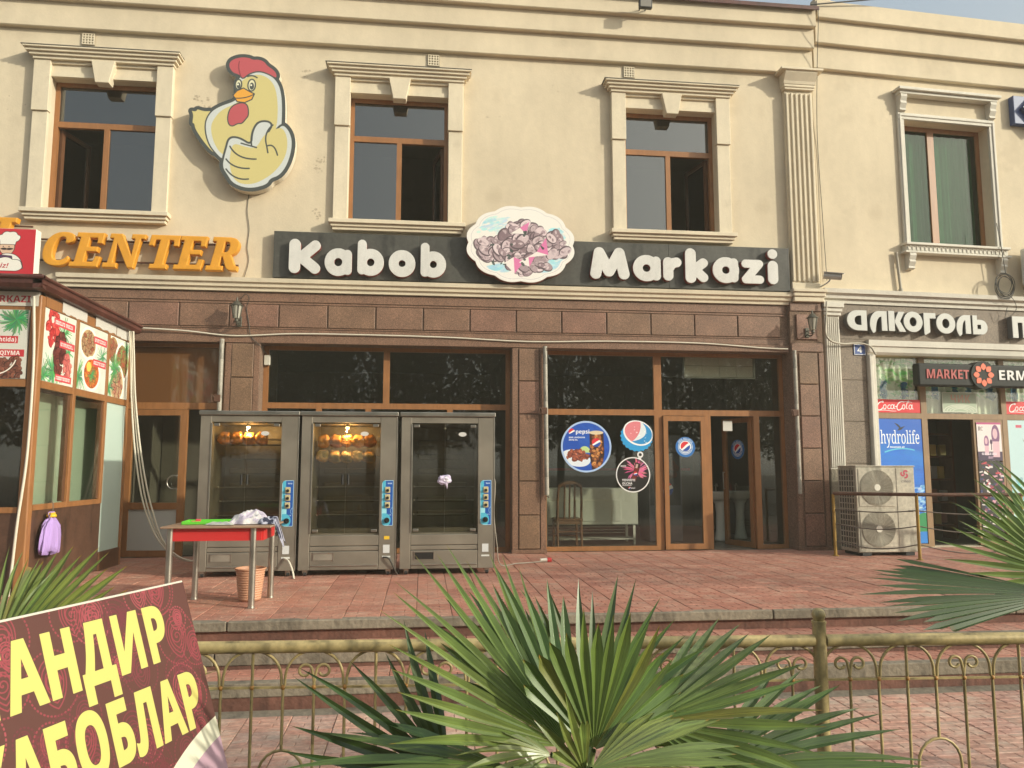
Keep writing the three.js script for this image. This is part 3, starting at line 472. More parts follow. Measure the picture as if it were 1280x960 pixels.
// cartoon rooster cut-out
{
  const W = 864, H = 960;
  const path = (x, pts) => { x.beginPath(); x.moveTo(pts[0], pts[1]); for (let i = 2; i < pts.length; i += pts.length > i + 3 && false ? 4 : 2) x.lineTo(pts[i], pts[i + 1]); x.closePath(); };
  const smooth = (x, pts) => { const n = pts.length / 2, P = (i) => [pts[((i + n) % n) * 2], pts[((i + n) % n) * 2 + 1]]; x.beginPath(); const a = P(0), z = P(n - 1); x.moveTo((a[0] + z[0]) / 2, (a[1] + z[1]) / 2); for (let i = 0; i < n; i++) { const p = P(i), q = P(i + 1); x.quadraticCurveTo(p[0], p[1], (p[0] + q[0]) / 2, (p[1] + q[1]) / 2); } x.closePath(); };
  const c = drawn(W, H, (x) => {
    x.lineJoin = 'round'; x.lineCap = 'round';
    const dark = '#474b48', pale = '#c9cdc9', body = '#cdbf80';
    const tail = [105, 402, 140, 408, 142, 390, 190, 405, 240, 395, 300, 640, 260, 670, 200, 610, 135, 520, 130, 485, 116, 488, 122, 430];
    const torso = [370, 330, 270, 370, 215, 415, 190, 490, 215, 600, 270, 668, 310, 700, 520, 700, 640, 560, 650, 420, 640, 260, 600, 180, 520, 140, 430, 150, 365, 200, 372, 300];
    const wing = [640, 452, 690, 490, 716, 560, 708, 650, 680, 730, 640, 782, 590, 800, 575, 835, 500, 862, 430, 862, 365, 835, 335, 790, 300, 740, 310, 670, 320, 630, 335, 555, 400, 555, 470, 600, 470, 520, 500, 455, 560, 445, 592, 470, 560, 520, 580, 560];
    const comb = [312, 118, 330, 80, 385, 58, 440, 60, 462, 72, 490, 66, 530, 78, 548, 104, 590, 128, 610, 160, 602, 186, 560, 160, 500, 142, 440, 162, 405, 200, 385, 175, 340, 165];
    const fill = (f, pts, col, lw) => { f(x, pts); x.fillStyle = col; x.fill(); if (lw) { x.strokeStyle = dark; x.lineWidth = lw; x.stroke(); } };
    for (const p of [tail, torso, wing, comb]) fill(smooth, p, dark, 34);
    fill(smooth, tail, body, 9); fill(smooth, torso, pale, 8); fill(smooth, [390, 340, 290, 390, 250, 440, 225, 500, 250, 600, 310, 680, 520, 690, 600, 560, 622, 420, 610, 270, 575, 195, 510, 160, 440, 175, 385, 220, 390, 300], body);
    fill(smooth, comb, '#b9545a', 8);
    x.strokeStyle = '#8a3c44'; x.lineWidth = 7; x.beginPath(); x.moveTo(380, 90); x.quadraticCurveTo(370, 130, 392, 180); x.stroke();
    fill(smooth, [395, 340, 340, 370, 322, 430, 330, 480, 355, 492, 385, 470, 410, 472, 432, 440, 448, 420, 440, 350], '#b9545a', 7);
    for (const [ex, ey, s] of [[380, 232, 0.85], [458, 232, 1]]) { x.fillStyle = '#ded9b4'; x.strokeStyle = dark; x.lineWidth = 8; x.beginPath(); x.ellipse(ex, ey, 22 * s, 36 * s, 0.05, 0, 6.3); x.fill(); x.stroke(); x.fillStyle = dark; x.beginPath(); x.ellipse(ex + 1, ey + 6, 13 * s, 22 * s, 0, 0, 6.3); x.fill(); x.fillStyle = '#ece8cc'; x.beginPath(); x.arc(ex - 3, ey, 6, 0, 6.3); x.fill(); }
    x.strokeStyle = dark; x.lineWidth = 9; x.beginPath(); x.moveTo(432, 180); x.quadraticCurveTo(460, 165, 488, 184); x.stroke();
    fill(path, [350, 300, 372, 272, 410, 252, 440, 268, 476, 285, 462, 320, 420, 342, 376, 338], '#e2a13c', 7);
    x.lineWidth = 6; x.beginPath(); x.moveTo(352, 316); x.quadraticCurveTo(420, 322, 472, 288); x.stroke();
    fill(smooth, wing, pale, 12);
    fill(smooth, [640, 480, 668, 510, 684, 570, 676, 650, 640, 720, 585, 780, 500, 832, 420, 838, 370, 805, 345, 720, 350, 640, 365, 590, 430, 610, 500, 620, 540, 530, 600, 500], body);
    x.strokeStyle = dark; x.lineWidth = 9;
    for (const [a, b, cX, cY, dX, dY] of [[345, 612, 390, 690, 500, 682], [326, 690, 370, 748, 462, 740], [328, 750, 380, 818, 460, 804]]) { x.beginPath(); x.moveTo(a, b); x.quadraticCurveTo(cX, cY, dX, dY); x.stroke(); }
    x.beginPath(); x.moveTo(592, 470); x.quadraticCurveTo(535, 520, 560, 600); x.lineTo(568, 640); x.moveTo(566, 598); x.quadraticCurveTo(605, 580, 625, 652); x.moveTo(410, 590); x.lineTo(500, 612); x.moveTo(472, 605); x.quadraticCurveTo(455, 520, 500, 462); x.stroke();
  });
  const sx = 0.002564, sy = 0.00266, sh = trace(c, sx, sy, 0, 0, 0.6), t = new THREE.CanvasTexture(c); t.colorSpace = THREE.SRGBColorSpace;
  const s = thing('rooster_sign', 'cartoon rooster sign with a red comb and a raised thumb on the cream wall', 'sign', [-3.905, 5.33, 0.03]);
  mesh('body', [extrude(sh, 0.13, 0.006)], STD(lin(0.62, 0.56, 0.45), 0.6), s);
  mesh('printed_face', [face(sh, W * sx, H * sy).translate(0, 0, 0.138)], printM(t, 0.45), s);
  for (const [x, y] of [[0.9, 1.9], [1.4, 0.8], [0.75, 1.1]]) mesh('bracket', [box(0.06, 0.06, 0.03, x, y, -0.015)], M.steel, s);
}

// black fascia with fat rounded letters
{
  const s = thing('kabob_letter_sign', 'long charcoal fascia board with rounded white letters over the shop windows', 'sign');
  const cut = [-2.322, -0.1, 1.9, 3.95, 6.025];
  const fm = metricM(STD(lin(0.115, 0.115, 0.105), 0.55, { map: rep(concT, 0.5) }));
  for (let i = 0; i < 4; i++) mesh('fascia_panel', [span(cut[i] + (i ? 0.002 : 0), cut[i + 1] - 0.002, 4.225, 4.955, 0.03, 0.115, 0.004)], fm, s);
  const letter = (x, pts, closed) => { x.beginPath(); pts.forEach((p, i) => (i ? x.lineTo(...p) : x.moveTo(...p))); if (closed) x.closePath(); x.stroke(); };
  const A = (x, cx, cy, r, stem) => { x.lineWidth = 38; x.beginPath(); x.arc(cx, cy, r, 0, 6.3); x.stroke(); x.lineWidth = 36; letter(x, stem); };
  const glyphs = {
    K: [(x) => { x.lineWidth = 45; letter(x, [[230, 210], [230, 298]]); x.lineWidth = 42; letter(x, [[310, 212], [256, 258], [310, 300]]); letter(x, [[235, 255], [260, 255]]); }],
    a: [(x) => A(x, 402, 276, 35, [[438, 245], [438, 307]])],
    b: [(x) => A(x, 531, 276, 34, [[496, 206], [496, 306]])],
    o: [(x) => { x.lineWidth = 40; x.beginPath(); x.ellipse(657, 280, 34, 33, 0, 0, 6.3); x.stroke(); }],
    b2: [(x) => A(x, 784, 283, 33, [[750, 216], [750, 314]])],
  };
  const g2 = {
    M: (x) => { x.lineWidth = 43; letter(x, [[321, 272], [335, 188], [372, 262], [412, 188], [430, 272]]); },
    a: (x) => A(x, 518, 247, 34, [[556, 217], [556, 278]]),
    r: (x) => { x.lineWidth = 40; letter(x, [[603, 222], [603, 277]]); letter(x, [[603, 250], [618, 226], [636, 222]]); },
    k: (x) => { x.lineWidth = 43; letter(x, [[692, 186], [692, 284]]); x.lineWidth = 38; letter(x, [[742, 223], [708, 250], [742, 282]]); },
    a2: (x) => A(x, 832, 251, 34, [[864, 220], [864, 282]]),
    z: (x) => { x.lineWidth = 34; letter(x, [[912, 224], [966, 224], [912, 288], [968, 288]]); },
    i: (x) => { x.lineWidth = 42; letter(x, [[1022, 232], [1022, 286]]); x.beginPath(); x.arc(1022, 183, 20, 0, 6.3); x.fill(); },
  };
  const faceM = metricM(STD(lin(0.76, 0.745, 0.71), 0.5, { map: rep(stuccoC, 0.8) })), sideM = STD(lin(0.22, 0.035, 0.03), 0.55);
  const put = (name, draw, W, H, sx, sy, ox, oy) => {
    const sh = trace(drawn(W, H, (x) => { x.lineCap = x.lineJoin = 'round'; draw(x); }), sx, sy, ox, oy, 0.3), L = part('letter', s);
    mesh('return', [extrude(sh, 0.07).translate(0, 0, 0.118)], sideM, L); mesh('letter_face', [extrude(sh, 0.012, 0.004).translate(0, 0, 0.193)], faceM, L);
  };
  // drawing pixels to metres on the wall; the drawing's rows run down a slightly falling baseline
  const k1 = 2.40 / 629, base1 = 4.285, base2 = 4.312;
  for (const [i, [n, [d]]] of Object.entries(glyphs).entries()) put(n, d, 900, 345, k1, 0.00405, -2.075 - 207 * k1, base1 - 25 * 0.00405 + i * 0.012 - 0.01);
  const k2 = 3.16 / 745;
  for (const [i, [n, d]] of Object.entries(g2).entries()) put(n, d, 1100, 325, k2, 0.0041, 2.625 - 300 * k2, base2 - 22 * 0.0041 - 0.03 + i * 0.008);
}
// scalloped dish sign between the two words
{
  const W = 1080, H = 800;
  const outline = (x, k) => { x.beginPath(); const n = 12; for (let i = 0; i <= n * 16; i++) { const a = (i / (n * 16)) * Math.PI * 2 + 0.13, r = (1 + 0.055 * Math.abs(Math.sin((a * n) / 2))) * k; const X = 540 + Math.cos(a) * 495 * r, Y = 400 + Math.sin(a) * 362 * r; i ? x.lineTo(X, Y) : x.moveTo(X, Y); } x.closePath(); };
  const shape = drawn(W, H, (x) => { outline(x, 1); x.fill(); });
  const t = canvasTex(W, H, (x) => {
    x.fillStyle = '#e9e4dc'; x.fillRect(0, 0, W, H); x.strokeStyle = '#b9b4b8'; x.lineWidth = 3; outline(x, 0.92); x.stroke();
    x.save(); outline(x, 0.88); x.clip();
    for (const [cx, cy, rx, ry] of [[265, 215, 150, 85], [930, 560, 120, 80], [890, 300, 60, 60], [330, 640, 90, 30], [860, 610, 130, 60]]) for (let i = 0; i < 80; i++) { x.fillStyle = `rgba(${130 + rnd() * 60},${195 + rnd() * 35},${215 + rnd() * 20},0.35)`; x.beginPath(); x.ellipse(cx + rr(-rx, rx), cy + rr(-ry, ry), rr(15, 50), rr(6, 16), rr(-0.6, 0), 0, 6.3); x.fill(); }
    x.restore();
    for (const [cx, cy, rx, ry, n] of [[270, 450, 150, 115, 46], [560, 300, 190, 110, 60], [810, 420, 170, 125, 60], [520, 460, 240, 110, 70], [610, 600, 190, 80, 46]]) lumps(x, cx, cy, rx, ry, n, 52, [226, 206, 208], [128, 106, 112], [92, 76, 82]);
    for (const [a, b, e, f, g, h] of [[470, 530, 570, 570, 480, 690], [610, 520, 700, 470, 620, 620], [690, 470, 780, 330, 800, 500], [530, 240, 620, 180, 590, 300]]) { x.fillStyle = '#d977a6'; x.beginPath(); x.moveTo(a, b); x.lineTo(e, f); x.lineTo(g, h); x.fill(); x.fillStyle = '#eadfd9'; x.beginPath(); x.moveTo(a, b); x.lineTo(g, h); x.lineTo(a - 90, b + 60); x.fill(); }
    for (let i = 0; i < 16; i++) { x.fillStyle = `rgba(50,62,58,0.8)`; x.beginPath(); x.ellipse(rr(250, 850), rr(250, 620), rr(10, 26), rr(6, 14), rnd() * 3, 0, 6.3); x.fill(); }
  });
  const sx = 1.66 / 990, sy = 1.22 / 740, sh = trace(shape, sx, sy, -W * sx / 2, -H * sy / 2, 0.4);
  const s = thing('dish_sign', 'scalloped white sign printed with a dish of grilled meat, overlapping the charcoal fascia', 'sign', [1.5, 4.83, 0.135]);
  mesh('body', [extrude(sh, 0.10)], STD(lin(0.26, 0.06, 0.045), 0.6), s);
  mesh('rim', [extrude(sh, 0.02, 0.006).translate(0, 0, 0.104)], STD(lin(0.68, 0.65, 0.60), 0.5), s);
  const fg = face(sh, 1, 1), p = fg.attributes.position, u = fg.attributes.uv; for (let i = 0; i < p.count; i++) u.setXY(i, p.getX(i) / (W * sx) + 0.5, p.getY(i) / (H * sy) + 0.5);
  mesh('printed_face', [fg.translate(0, 0, 0.134)], printM(t), s);
  mesh('bracket', [box(0.8, 0.04, 0.02, 0, 0.1, -0.01), box(0.8, 0.04, 0.02, 0, -0.25, -0.01)], M.steel, s);
}
// orange slanted letters
{
  const mk = (name, label, text, x, y, w, h, rise) => {
    const s = thing(name, label, 'sign', [x, y, 0]), om = metricM(STD(lin(0.84, 0.38, 0.03), 0.5, { map: rep(stuccoC, 0.9) })), sd = STD(lin(0.55, 0.22, 0.015), 0.6);
    const gs = [...text].map((ch) => { const g = new TextGeometry(ch, { font, size: 0.5, depth: 0.10, curveSegments: 8, bevelEnabled: true, bevelSize: 0.018, bevelThickness: 0.008, bevelSegments: 2 }); g.computeBoundingBox(); return g; });
    const total = gs.reduce((a, g) => a + g.boundingBox.max.x - g.boundingBox.min.x, 0), k = (w - (gs.length - 1) * 0.012 - 0.10) / total; let at = 0;
    gs.forEach((g, i) => {
      const b = g.boundingBox, hh = b.max.y - b.min.y; g.translate(-b.min.x, -b.min.y, 0).scale(k, h / hh, 1);
      g.applyMatrix4(new THREE.Matrix4().set(1, 0.22, 0, at, 0, 1, 0, rise * at, 0, 0, 1, 0.075, 0, 0, 0, 1)); at += (b.max.x - b.min.x) * k + 0.012;
      mesh('letter', [g], om, s);
    });
    for (const yy of [h * 0.22, h * 0.83]) mesh('mounting_rail', [bar([-0.12, yy, 0.05], [w + 0.05, yy + rise * w, 0.05], 0.016, 8)], M.rust, s);
    for (const q of [0.05, w * 0.5, w * 0.95]) mesh('stand_off', [bar([q, h * 0.22 + rise * q, 0], [q, h * 0.22 + rise * q, 0.05], 0.012, 8)], M.rust, s);
  };
  mk('center_letter_sign', 'orange slab-serif letters reading CENTER on dark rails above the side entrance', 'CENTER', -5.68, 4.29, 2.78, 0.52, 0.0);
  mk('letter_sign', 'orange letters partly hidden behind the red chef sign', 'LL', -6.92, 4.46, 1.02, 0.54, 0.0);
}
// white cyrillic letters of the shop next door
{
  const s = inMarket(thing('alcohol_letter_sign', 'white cyrillic word sign on the brown frieze of the grocery shop', 'sign'));
  const poly = (x, ...p) => { x.beginPath(); for (let i = 0; i < p.length; i += 2) x.lineTo(p[i], p[i + 1]); x.closePath(); x.fill(); };
  const ringD = (x, cx, cy, rx, ry, hx, hy) => { x.beginPath(); x.ellipse(cx, cy, rx, ry, 0, 0, 6.3); x.fill(); x.globalCompositeOperation = 'destination-out'; x.beginPath(); x.ellipse(cx, cy, hx, hy, 0, 0, 6.3); x.fill(); x.globalCompositeOperation = 'source-over'; };
  const el = (x, a, b, y0, y1) => { x.beginPath(); x.moveTo(b, y0); x.lineTo(b, y1); x.lineTo(b - 27, y1); x.lineTo(b - 27, y0 + 28); x.quadraticCurveTo(a + 34, y0 + 30, a + 30, y1 + 4); x.lineTo(a + 18, y1 + 14); x.quadraticCurveTo(a - 8, y1 - 20, a + 10, y0 + 30); x.quadraticCurveTo(a + 26, y0, a + 50, y0); x.closePath(); x.fill(); };
  const D = [
    (x) => { x.beginPath(); x.moveTo(467, 285); x.lineTo(467, 386); x.lineTo(425, 386); x.bezierCurveTo(352, 384, 356, 284, 425, 285); x.closePath(); x.fill(); x.globalCompositeOperation = 'destination-out'; x.beginPath(); x.moveTo(440, 312); x.lineTo(440, 358); x.quadraticCurveTo(408, 362, 408, 335); x.quadraticCurveTo(408, 310, 440, 312); x.fill(); x.globalCompositeOperation = 'source-over'; },
    (x) => el(x, 478, 565, 287, 386),
    (x) => { poly(x, 572, 287, 602, 287, 602, 388, 572, 388); poly(x, 603, 335, 622, 289, 652, 289, 629, 338, 656, 390, 624, 390, 603, 345); },
    (x) => ringD(x, 693, 340, 47, 52, 17, 23),
    (x) => { poly(x, 746, 294, 806, 294, 806, 322, 776, 322, 776, 392, 750, 408, 746, 400); },
    (x) => ringD(x, 856, 347, 48, 52, 18, 24),
    (x) => el(x, 906, 982, 302, 398),
    (x) => { x.beginPath(); x.moveTo(992, 304); x.lineTo(1016, 304); x.lineTo(1016, 326); x.lineTo(1036, 326); x.bezierCurveTo(1080, 332, 1076, 402, 1036, 402); x.lineTo(992, 402); x.closePath(); x.fill(); x.globalCompositeOperation = 'destination-out'; x.fillRect(1016, 352, 18, 22); x.globalCompositeOperation = 'source-over'; },
  ];
  const fm = STD(lin(0.50, 0.50, 0.46), 0.5), sm = STD(lin(0.13, 0.13, 0.125), 0.55), kx = 2.67 / 696, ky = 0.0034;
  D.forEach((d, i) => { const sh = trace(drawn(1100, 430, d), kx, ky, 0.365 - 372 * kx, 3.945 - (430 - 283) * ky + i * 0.008 - 0.0, 0.3), L = part('letter', s); mesh('return', [extrude(sh, 0.10).translate(0, 0, 0.03)], sm, L); mesh('letter_face', [extrude(sh, 0.008, 0.003).translate(0, 0, 0.133)], fm, L); });
  const s2 = inMarket(thing('letter_sign', 'white cyrillic letter on a deep grey block at the start of a second word', 'sign'));
  const sh = [new THREE.Shape([[3.53, 3.56], [3.64, 3.56], [3.64, 3.83], [3.73, 3.83], [3.73, 3.56], [3.84, 3.56], [3.84, 3.94], [3.53, 3.94]].map((p) => new THREE.Vector2(...p)))];
  mesh('return', [extrude(sh, 0.10).translate(0, 0, 0.03)], sm, s2); mesh('letter_face', [extrude(sh, 0.008, 0.003).translate(0, 0, 0.133)], fm, s2);
}
// shop light-box
{
  const s = inMarket(thing('market_light_box', 'dark horizontal light box with a round orange flower emblem across the shop front', 'sign'));
  const dm = PHY(lin(0.02, 0.022, 0.02), 0.6, { specularIntensity: 0.5 }), z = 0.20;
  mesh('case', [rbox(2.75, 0.385, 0.16, 1.53 + 1.375, 2.865, z, 0.035)], dm, s);
  mesh('roundel', [new THREE.CylinderGeometry(0.235, 0.235, 0.2, 40).rotateX(Math.PI / 2).translate(2.745, 2.875, z + 0.005)], dm, s);
  for (let i = 0; i < 8; i++) { const p = new THREE.Shape(); p.moveTo(0, 0.078); p.quadraticCurveTo(0.10, 0.135, 0, 0.20); p.quadraticCurveTo(-0.10, 0.135, 0, 0.078); mesh('petal', [new THREE.ExtrudeGeometry(p, { depth: 0.006, bevelEnabled: false, curveSegments: 10 }).rotateZ((i * Math.PI) / 4).translate(2.745, 2.875, z + 0.107)], STD(lin(0.72, 0.13, 0.05), 0.5), s); }
  const word = (t, x, y, h, w, col) => { const g = new TextGeometry(t, { font: fontSans, size: 0.2, depth: 0.01, curveSegments: 5 }); g.computeBoundingBox(); const b = g.boundingBox; g.translate(-b.min.x, 0, 0).scale(w / (b.max.x - b.min.x), h / 0.2, 1).translate(x, y, z + 0.082); mesh('lettering', [g], STD(col, 0.5), s); };
  word('MARKET', 1.68, 2.80, 0.155, 0.80, lin(0.38, 0.045, 0.04)); word('ERM\u00c1K', 3.06, 2.80, 0.165, 0.92, lin(0.70, 0.69, 0.66));
  for (const x of [1.8, 3.9]) mesh('bracket', [bar([x, 2.87, -0.12], [x, 2.87, z - 0.07], 0.02, 8)], M.steel, s);
}
{
  const t = canvasTex(128, 128, (x) => { x.fillStyle = '#dfe0df'; x.fillRect(0, 0, 128, 128); x.fillStyle = '#2b4a8c'; x.fillRect(6, 6, 116, 116); x.fillStyle = '#e8e8e4'; x.font = 'bold 104px sans-serif'; x.textAlign = 'center'; x.fillText('4', 64, 102); });
  const s = inMarket(thing('house_number_plate', 'small blue enamel plate with a white 4', 'house number'));
  mesh('plate', [span(0.53, 0.755, 3.195, 3.385, 0.028, 0.038, 0.004)], STD(lin(0.03, 0.07, 0.22), 0.4), s); mesh('numeral', [sheet(0.21, 0.175, 0.6425, 3.29, 0.0395)], printM(t, 0.4), s);
  const b = inMarket(thing('blue_box_sign', 'blue box sign with a raised diamond outlined in white, high on the cream wall', 'sign'));
  const bm = STD(lin(0.045, 0.075, 0.20), 0.45);
  mesh('case', [span(3.91, 4.75, 7.49, 8.02, 0.002, 0.12, 0.01)], bm, b);
  const dia = (r, z, d) => new THREE.BoxGeometry(r, r, d).rotateZ(Math.PI / 4).translate(4.42, 7.77, z);
  mesh('diamond', [dia(0.56, 0.16, 0.08)], STD(lin(0.035, 0.05, 0.13), 0.4), b); mesh('diamond_border', [dia(0.55, 0.202, 0.004)], STD(lin(0.75, 0.75, 0.75), 0.5), b); mesh('diamond_field', [dia(0.47, 0.206, 0.004)], STD(lin(0.06, 0.06, 0.19), 0.4), b);
}

// ---------------------------------------------------------------- things stuck to the glass
function disc(name, label, cat, x, y, r, tx, z = -0.2585, ry = r) { const g = new THREE.CircleGeometry(1, 48).scale(r, ry, 1), o = thing(name, label, cat, [x, y, z]); const m = mesh('print', [g.translate(0, 0, 0.001)], printM(tx, 0.4), o); mesh('backing', [new THREE.CylinderGeometry(1, 1, 0.0012, 48).rotateX(Math.PI / 2).scale(r * 1.002, ry * 1.002, 1)], STD(lin(0.6, 0.6, 0.6), 0.6), o); return o; }
{
  const t1 = canvasTex(512, 512, (x) => {
    x.fillStyle = '#a9c3e8'; x.fillRect(0, 0, 512, 512); x.save(); x.beginPath(); x.arc(256, 256, 238, 0, 6.3); x.clip(); x.fillStyle = '#1d4fb0'; x.fillRect(0, 0, 512, 512);
    for (let i = 0; i < 60; i++) { x.fillStyle = `rgba(60,130,220,0.07)`; x.beginPath(); x.ellipse(rr(200, 480), rr(60, 420), rr(20, 90), rr(10, 50), 0.6, 0, 6.3); x.fill(); }
    x.fillStyle = '#dfe6ee'; x.beginPath(); x.ellipse(150, 370, 150, 82, 0.22, 0, 6.3); x.fill(); x.fillStyle = '#bcd58e'; x.beginPath(); x.arc(240, 310, 58, 3.1, 6.4); x.fill();
    lumps(x, 165, 345, 110, 50, 60, 22, [205, 120, 90], [120, 58, 44], [80, 36, 30]);
    x.fillStyle = '#3a2018'; x.beginPath(); x.moveTo(290, 120); x.lineTo(432, 112); x.lineTo(440, 330); x.lineTo(410, 480); x.lineTo(318, 500); x.lineTo(296, 380); x.fill();
    lumps(x, 365, 300, 58, 170, 60, 22, [225, 160, 90], [110, 48, 26], [60, 26, 16]); x.fillStyle = '#d9c8a8'; x.beginPath(); x.ellipse(360, 116, 72, 20, 0, 0, 6.3); x.fill();
    roundel(x, 358, 215, 44); x.restore(); roundel(x, 110, 108, 32);
    x.fillStyle = '#f2f2f2'; x.font = 'bold 56px sans-serif'; x.fillText('pepsi', 148, 126); x.font = 'bold 22px sans-serif'; x.fillText('HAR LAHZADAN', 80, 172); x.fillText('ZAVQ OL', 80, 196);
  });
  disc('round_sticker', 'large round blue soft-drink sticker with a plate of kebab and a glass', 'sticker', 2.628, 1.658, 0.415, t1);
  const c2 = drawn(512, 512, (x) => {
    x.save(); x.translate(256, 250); x.rotate(0.25); x.fillStyle = '#2f9bd6'; x.beginPath(); for (let i = 0; i <= 240; i++) { const a = (i / 240) * 6.2832, k = Math.sin(a) > -0.2 ? 1 + 0.035 * Math.sin(a * 22) : 1; x.lineTo(Math.cos(a) * 235 * k, 30 + Math.sin(a) * 205 * k); } x.fill();
    x.fillStyle = '#f1f0ee'; x.beginPath(); x.ellipse(10, -30, 226, 176, 0.12, 0, 6.3); x.fill(); x.save(); x.beginPath(); x.ellipse(12, -34, 206, 156, 0.12, 0, 6.3); x.clip(); x.fillStyle = '#2b8ecb'; x.fillRect(-260, -260, 520, 520); x.fillStyle = '#dde6ea'; x.beginPath(); x.moveTo(-20, -220); x.bezierCurveTo(190, -120, 170, 40, -110, 130); x.lineTo(-260, 0); x.fill(); x.fillStyle = '#dd8189'; x.beginPath(); x.moveTo(-10, -220); x.bezierCurveTo(60, -110, 30, 40, -70, 130); x.lineTo(-300, 100); x.lineTo(-260, -220); x.fill(); x.restore();
    for (let i = 0; i < 12; i++) { x.fillStyle = 'rgba(255,255,255,0.7)'; x.beginPath(); x.ellipse(rr(-150, 160), rr(-120, 80), rr(5, 12), rr(4, 9), 0, 0, 6.3); x.fill(); } x.restore();
  });
  const sh = trace(c2, 0.58 / 512, 0.58 / 512, -0.29, -0.29, 0.4), tt = new THREE.CanvasTexture(c2); tt.colorSpace = THREE.SRGBColorSpace;
  const cap = thing('bottle_cap_sticker', 'bottle-cap shaped sticker in pink, white and blue on the shop glass', 'sticker', [3.475, 1.845, -0.26]);
  const fg = face(sh, 0.58, 0.58), u = fg.attributes.uv; for (let i = 0; i < u.count; i++) u.setXY(i, u.getX(i) + 0.5, u.getY(i) + 0.5);
  mesh('print', [fg.translate(0, 0, 0.0035)], printM(tt, 0.4), cap); mesh('backing', [extrude(sh, 0.0015)], STD(lin(0.6, 0.6, 0.6), 0.6), cap);
  const t3 = canvasTex(512, 512, (x) => {
    x.fillStyle = '#e9e7e4'; x.fillRect(0, 0, 512, 512); x.save(); x.beginPath(); x.arc(256, 256, 240, 0, 6.3); x.clip(); x.fillStyle = '#191516'; x.fillRect(0, 0, 512, 512);
    for (let i = 0; i < 70; i++) { const a = rr(0, 6.28), r = rr(60, 230); x.fillStyle = `rgb(${190 + rnd() * 50},${80 + rnd() * 50},${120 + rnd() * 40})`; x.beginPath(); x.moveTo(300, 190); x.lineTo(300 + Math.cos(a) * r, 170 + Math.sin(a) * r * 0.8); x.lineTo(300 + Math.cos(a + 0.16) * r * 0.7, 180 + Math.sin(a + 0.16) * r * 0.6); x.fill(); }
    x.save(); x.translate(300, 210); x.rotate(0.3); x.fillStyle = '#32120f'; x.fillRect(-38, -130, 76, 270); x.fillStyle = '#6b2018'; x.fillRect(-30, -60, 60, 180); x.fillStyle = '#c9a9a0'; x.fillRect(-26, -110, 30, 60); roundel(x, 0, 30, 28); x.restore();
    x.fillStyle = '#f0eeee'; x.font = 'bold 46px sans-serif'; x.fillText('YOVVOYI', 90, 350); x.fillText('OLCHA', 90, 398); x.fillRect(90, 410, 140, 5); x.font = 'bold 30px sans-serif'; x.fillText('MAXX', 70, 140); roundel(x, 200, 446, 16); x.font = 'bold 24px sans-serif'; x.fillText('pepsi', 222, 455); x.restore();
  });
  const d3 = disc('round_sticker', 'round pink and black sticker with a hanging loop on the shop glass', 'sticker', 3.398, 1.205, 0.285, t3);
  mesh('loop', [new THREE.RingGeometry(0.026, 0.052, 24).translate(0.125, 0.325, 0.001), box(0.05, 0.055, 0.001, 0.115, 0.273, 0)], STD(lin(0.75, 0.74, 0.72), 0.5), d3);
  const t4 = canvasTex(256, 256, (x) => { x.fillStyle = '#2d6fb5'; x.fillRect(0, 0, 256, 256); x.strokeStyle = '#e9eef2'; x.lineWidth = 6; x.beginPath(); x.arc(128, 128, 92, 0, 6.3); x.stroke(); x.fillStyle = '#eef0f0'; x.beginPath(); x.arc(128, 128, 80, 0, 6.3); x.fill(); roundel(x, 128, 120, 62, -0.5); x.strokeStyle = '#2d5fa8'; x.lineWidth = 9; x.beginPath(); x.arc(128, 110, 82, 0.5, 2.6); x.stroke();
    x.fillStyle = '#e9eef2'; x.font = 'bold 24px sans-serif'; x.textAlign = 'center'; const ring = (s, a0, da, r, out) => [...s].forEach((ch, i) => { x.save(); x.translate(128, 128); x.rotate(a0 + i * da); x.fillText(ch, 0, out); x.restore(); }); ring('XUSH KELIBSIZ', -0.95, 0.16, 100, -100); });
  disc('door_sticker', 'round blue greeting sticker on the shut glass door leaf', 'sticker', 4.272, 1.655, 0.165, t4, -0.2175);
  const o = disc('door_sticker', 'round blue greeting sticker on the open glass door leaf', 'sticker', 5.455 - 0.36 * Math.cos(1.26), 1.63, 0.165, t4, -0.29 - 0.36 * Math.sin(1.26)); o.rotation.y = -1.26; o.translateZ(0.009);
}
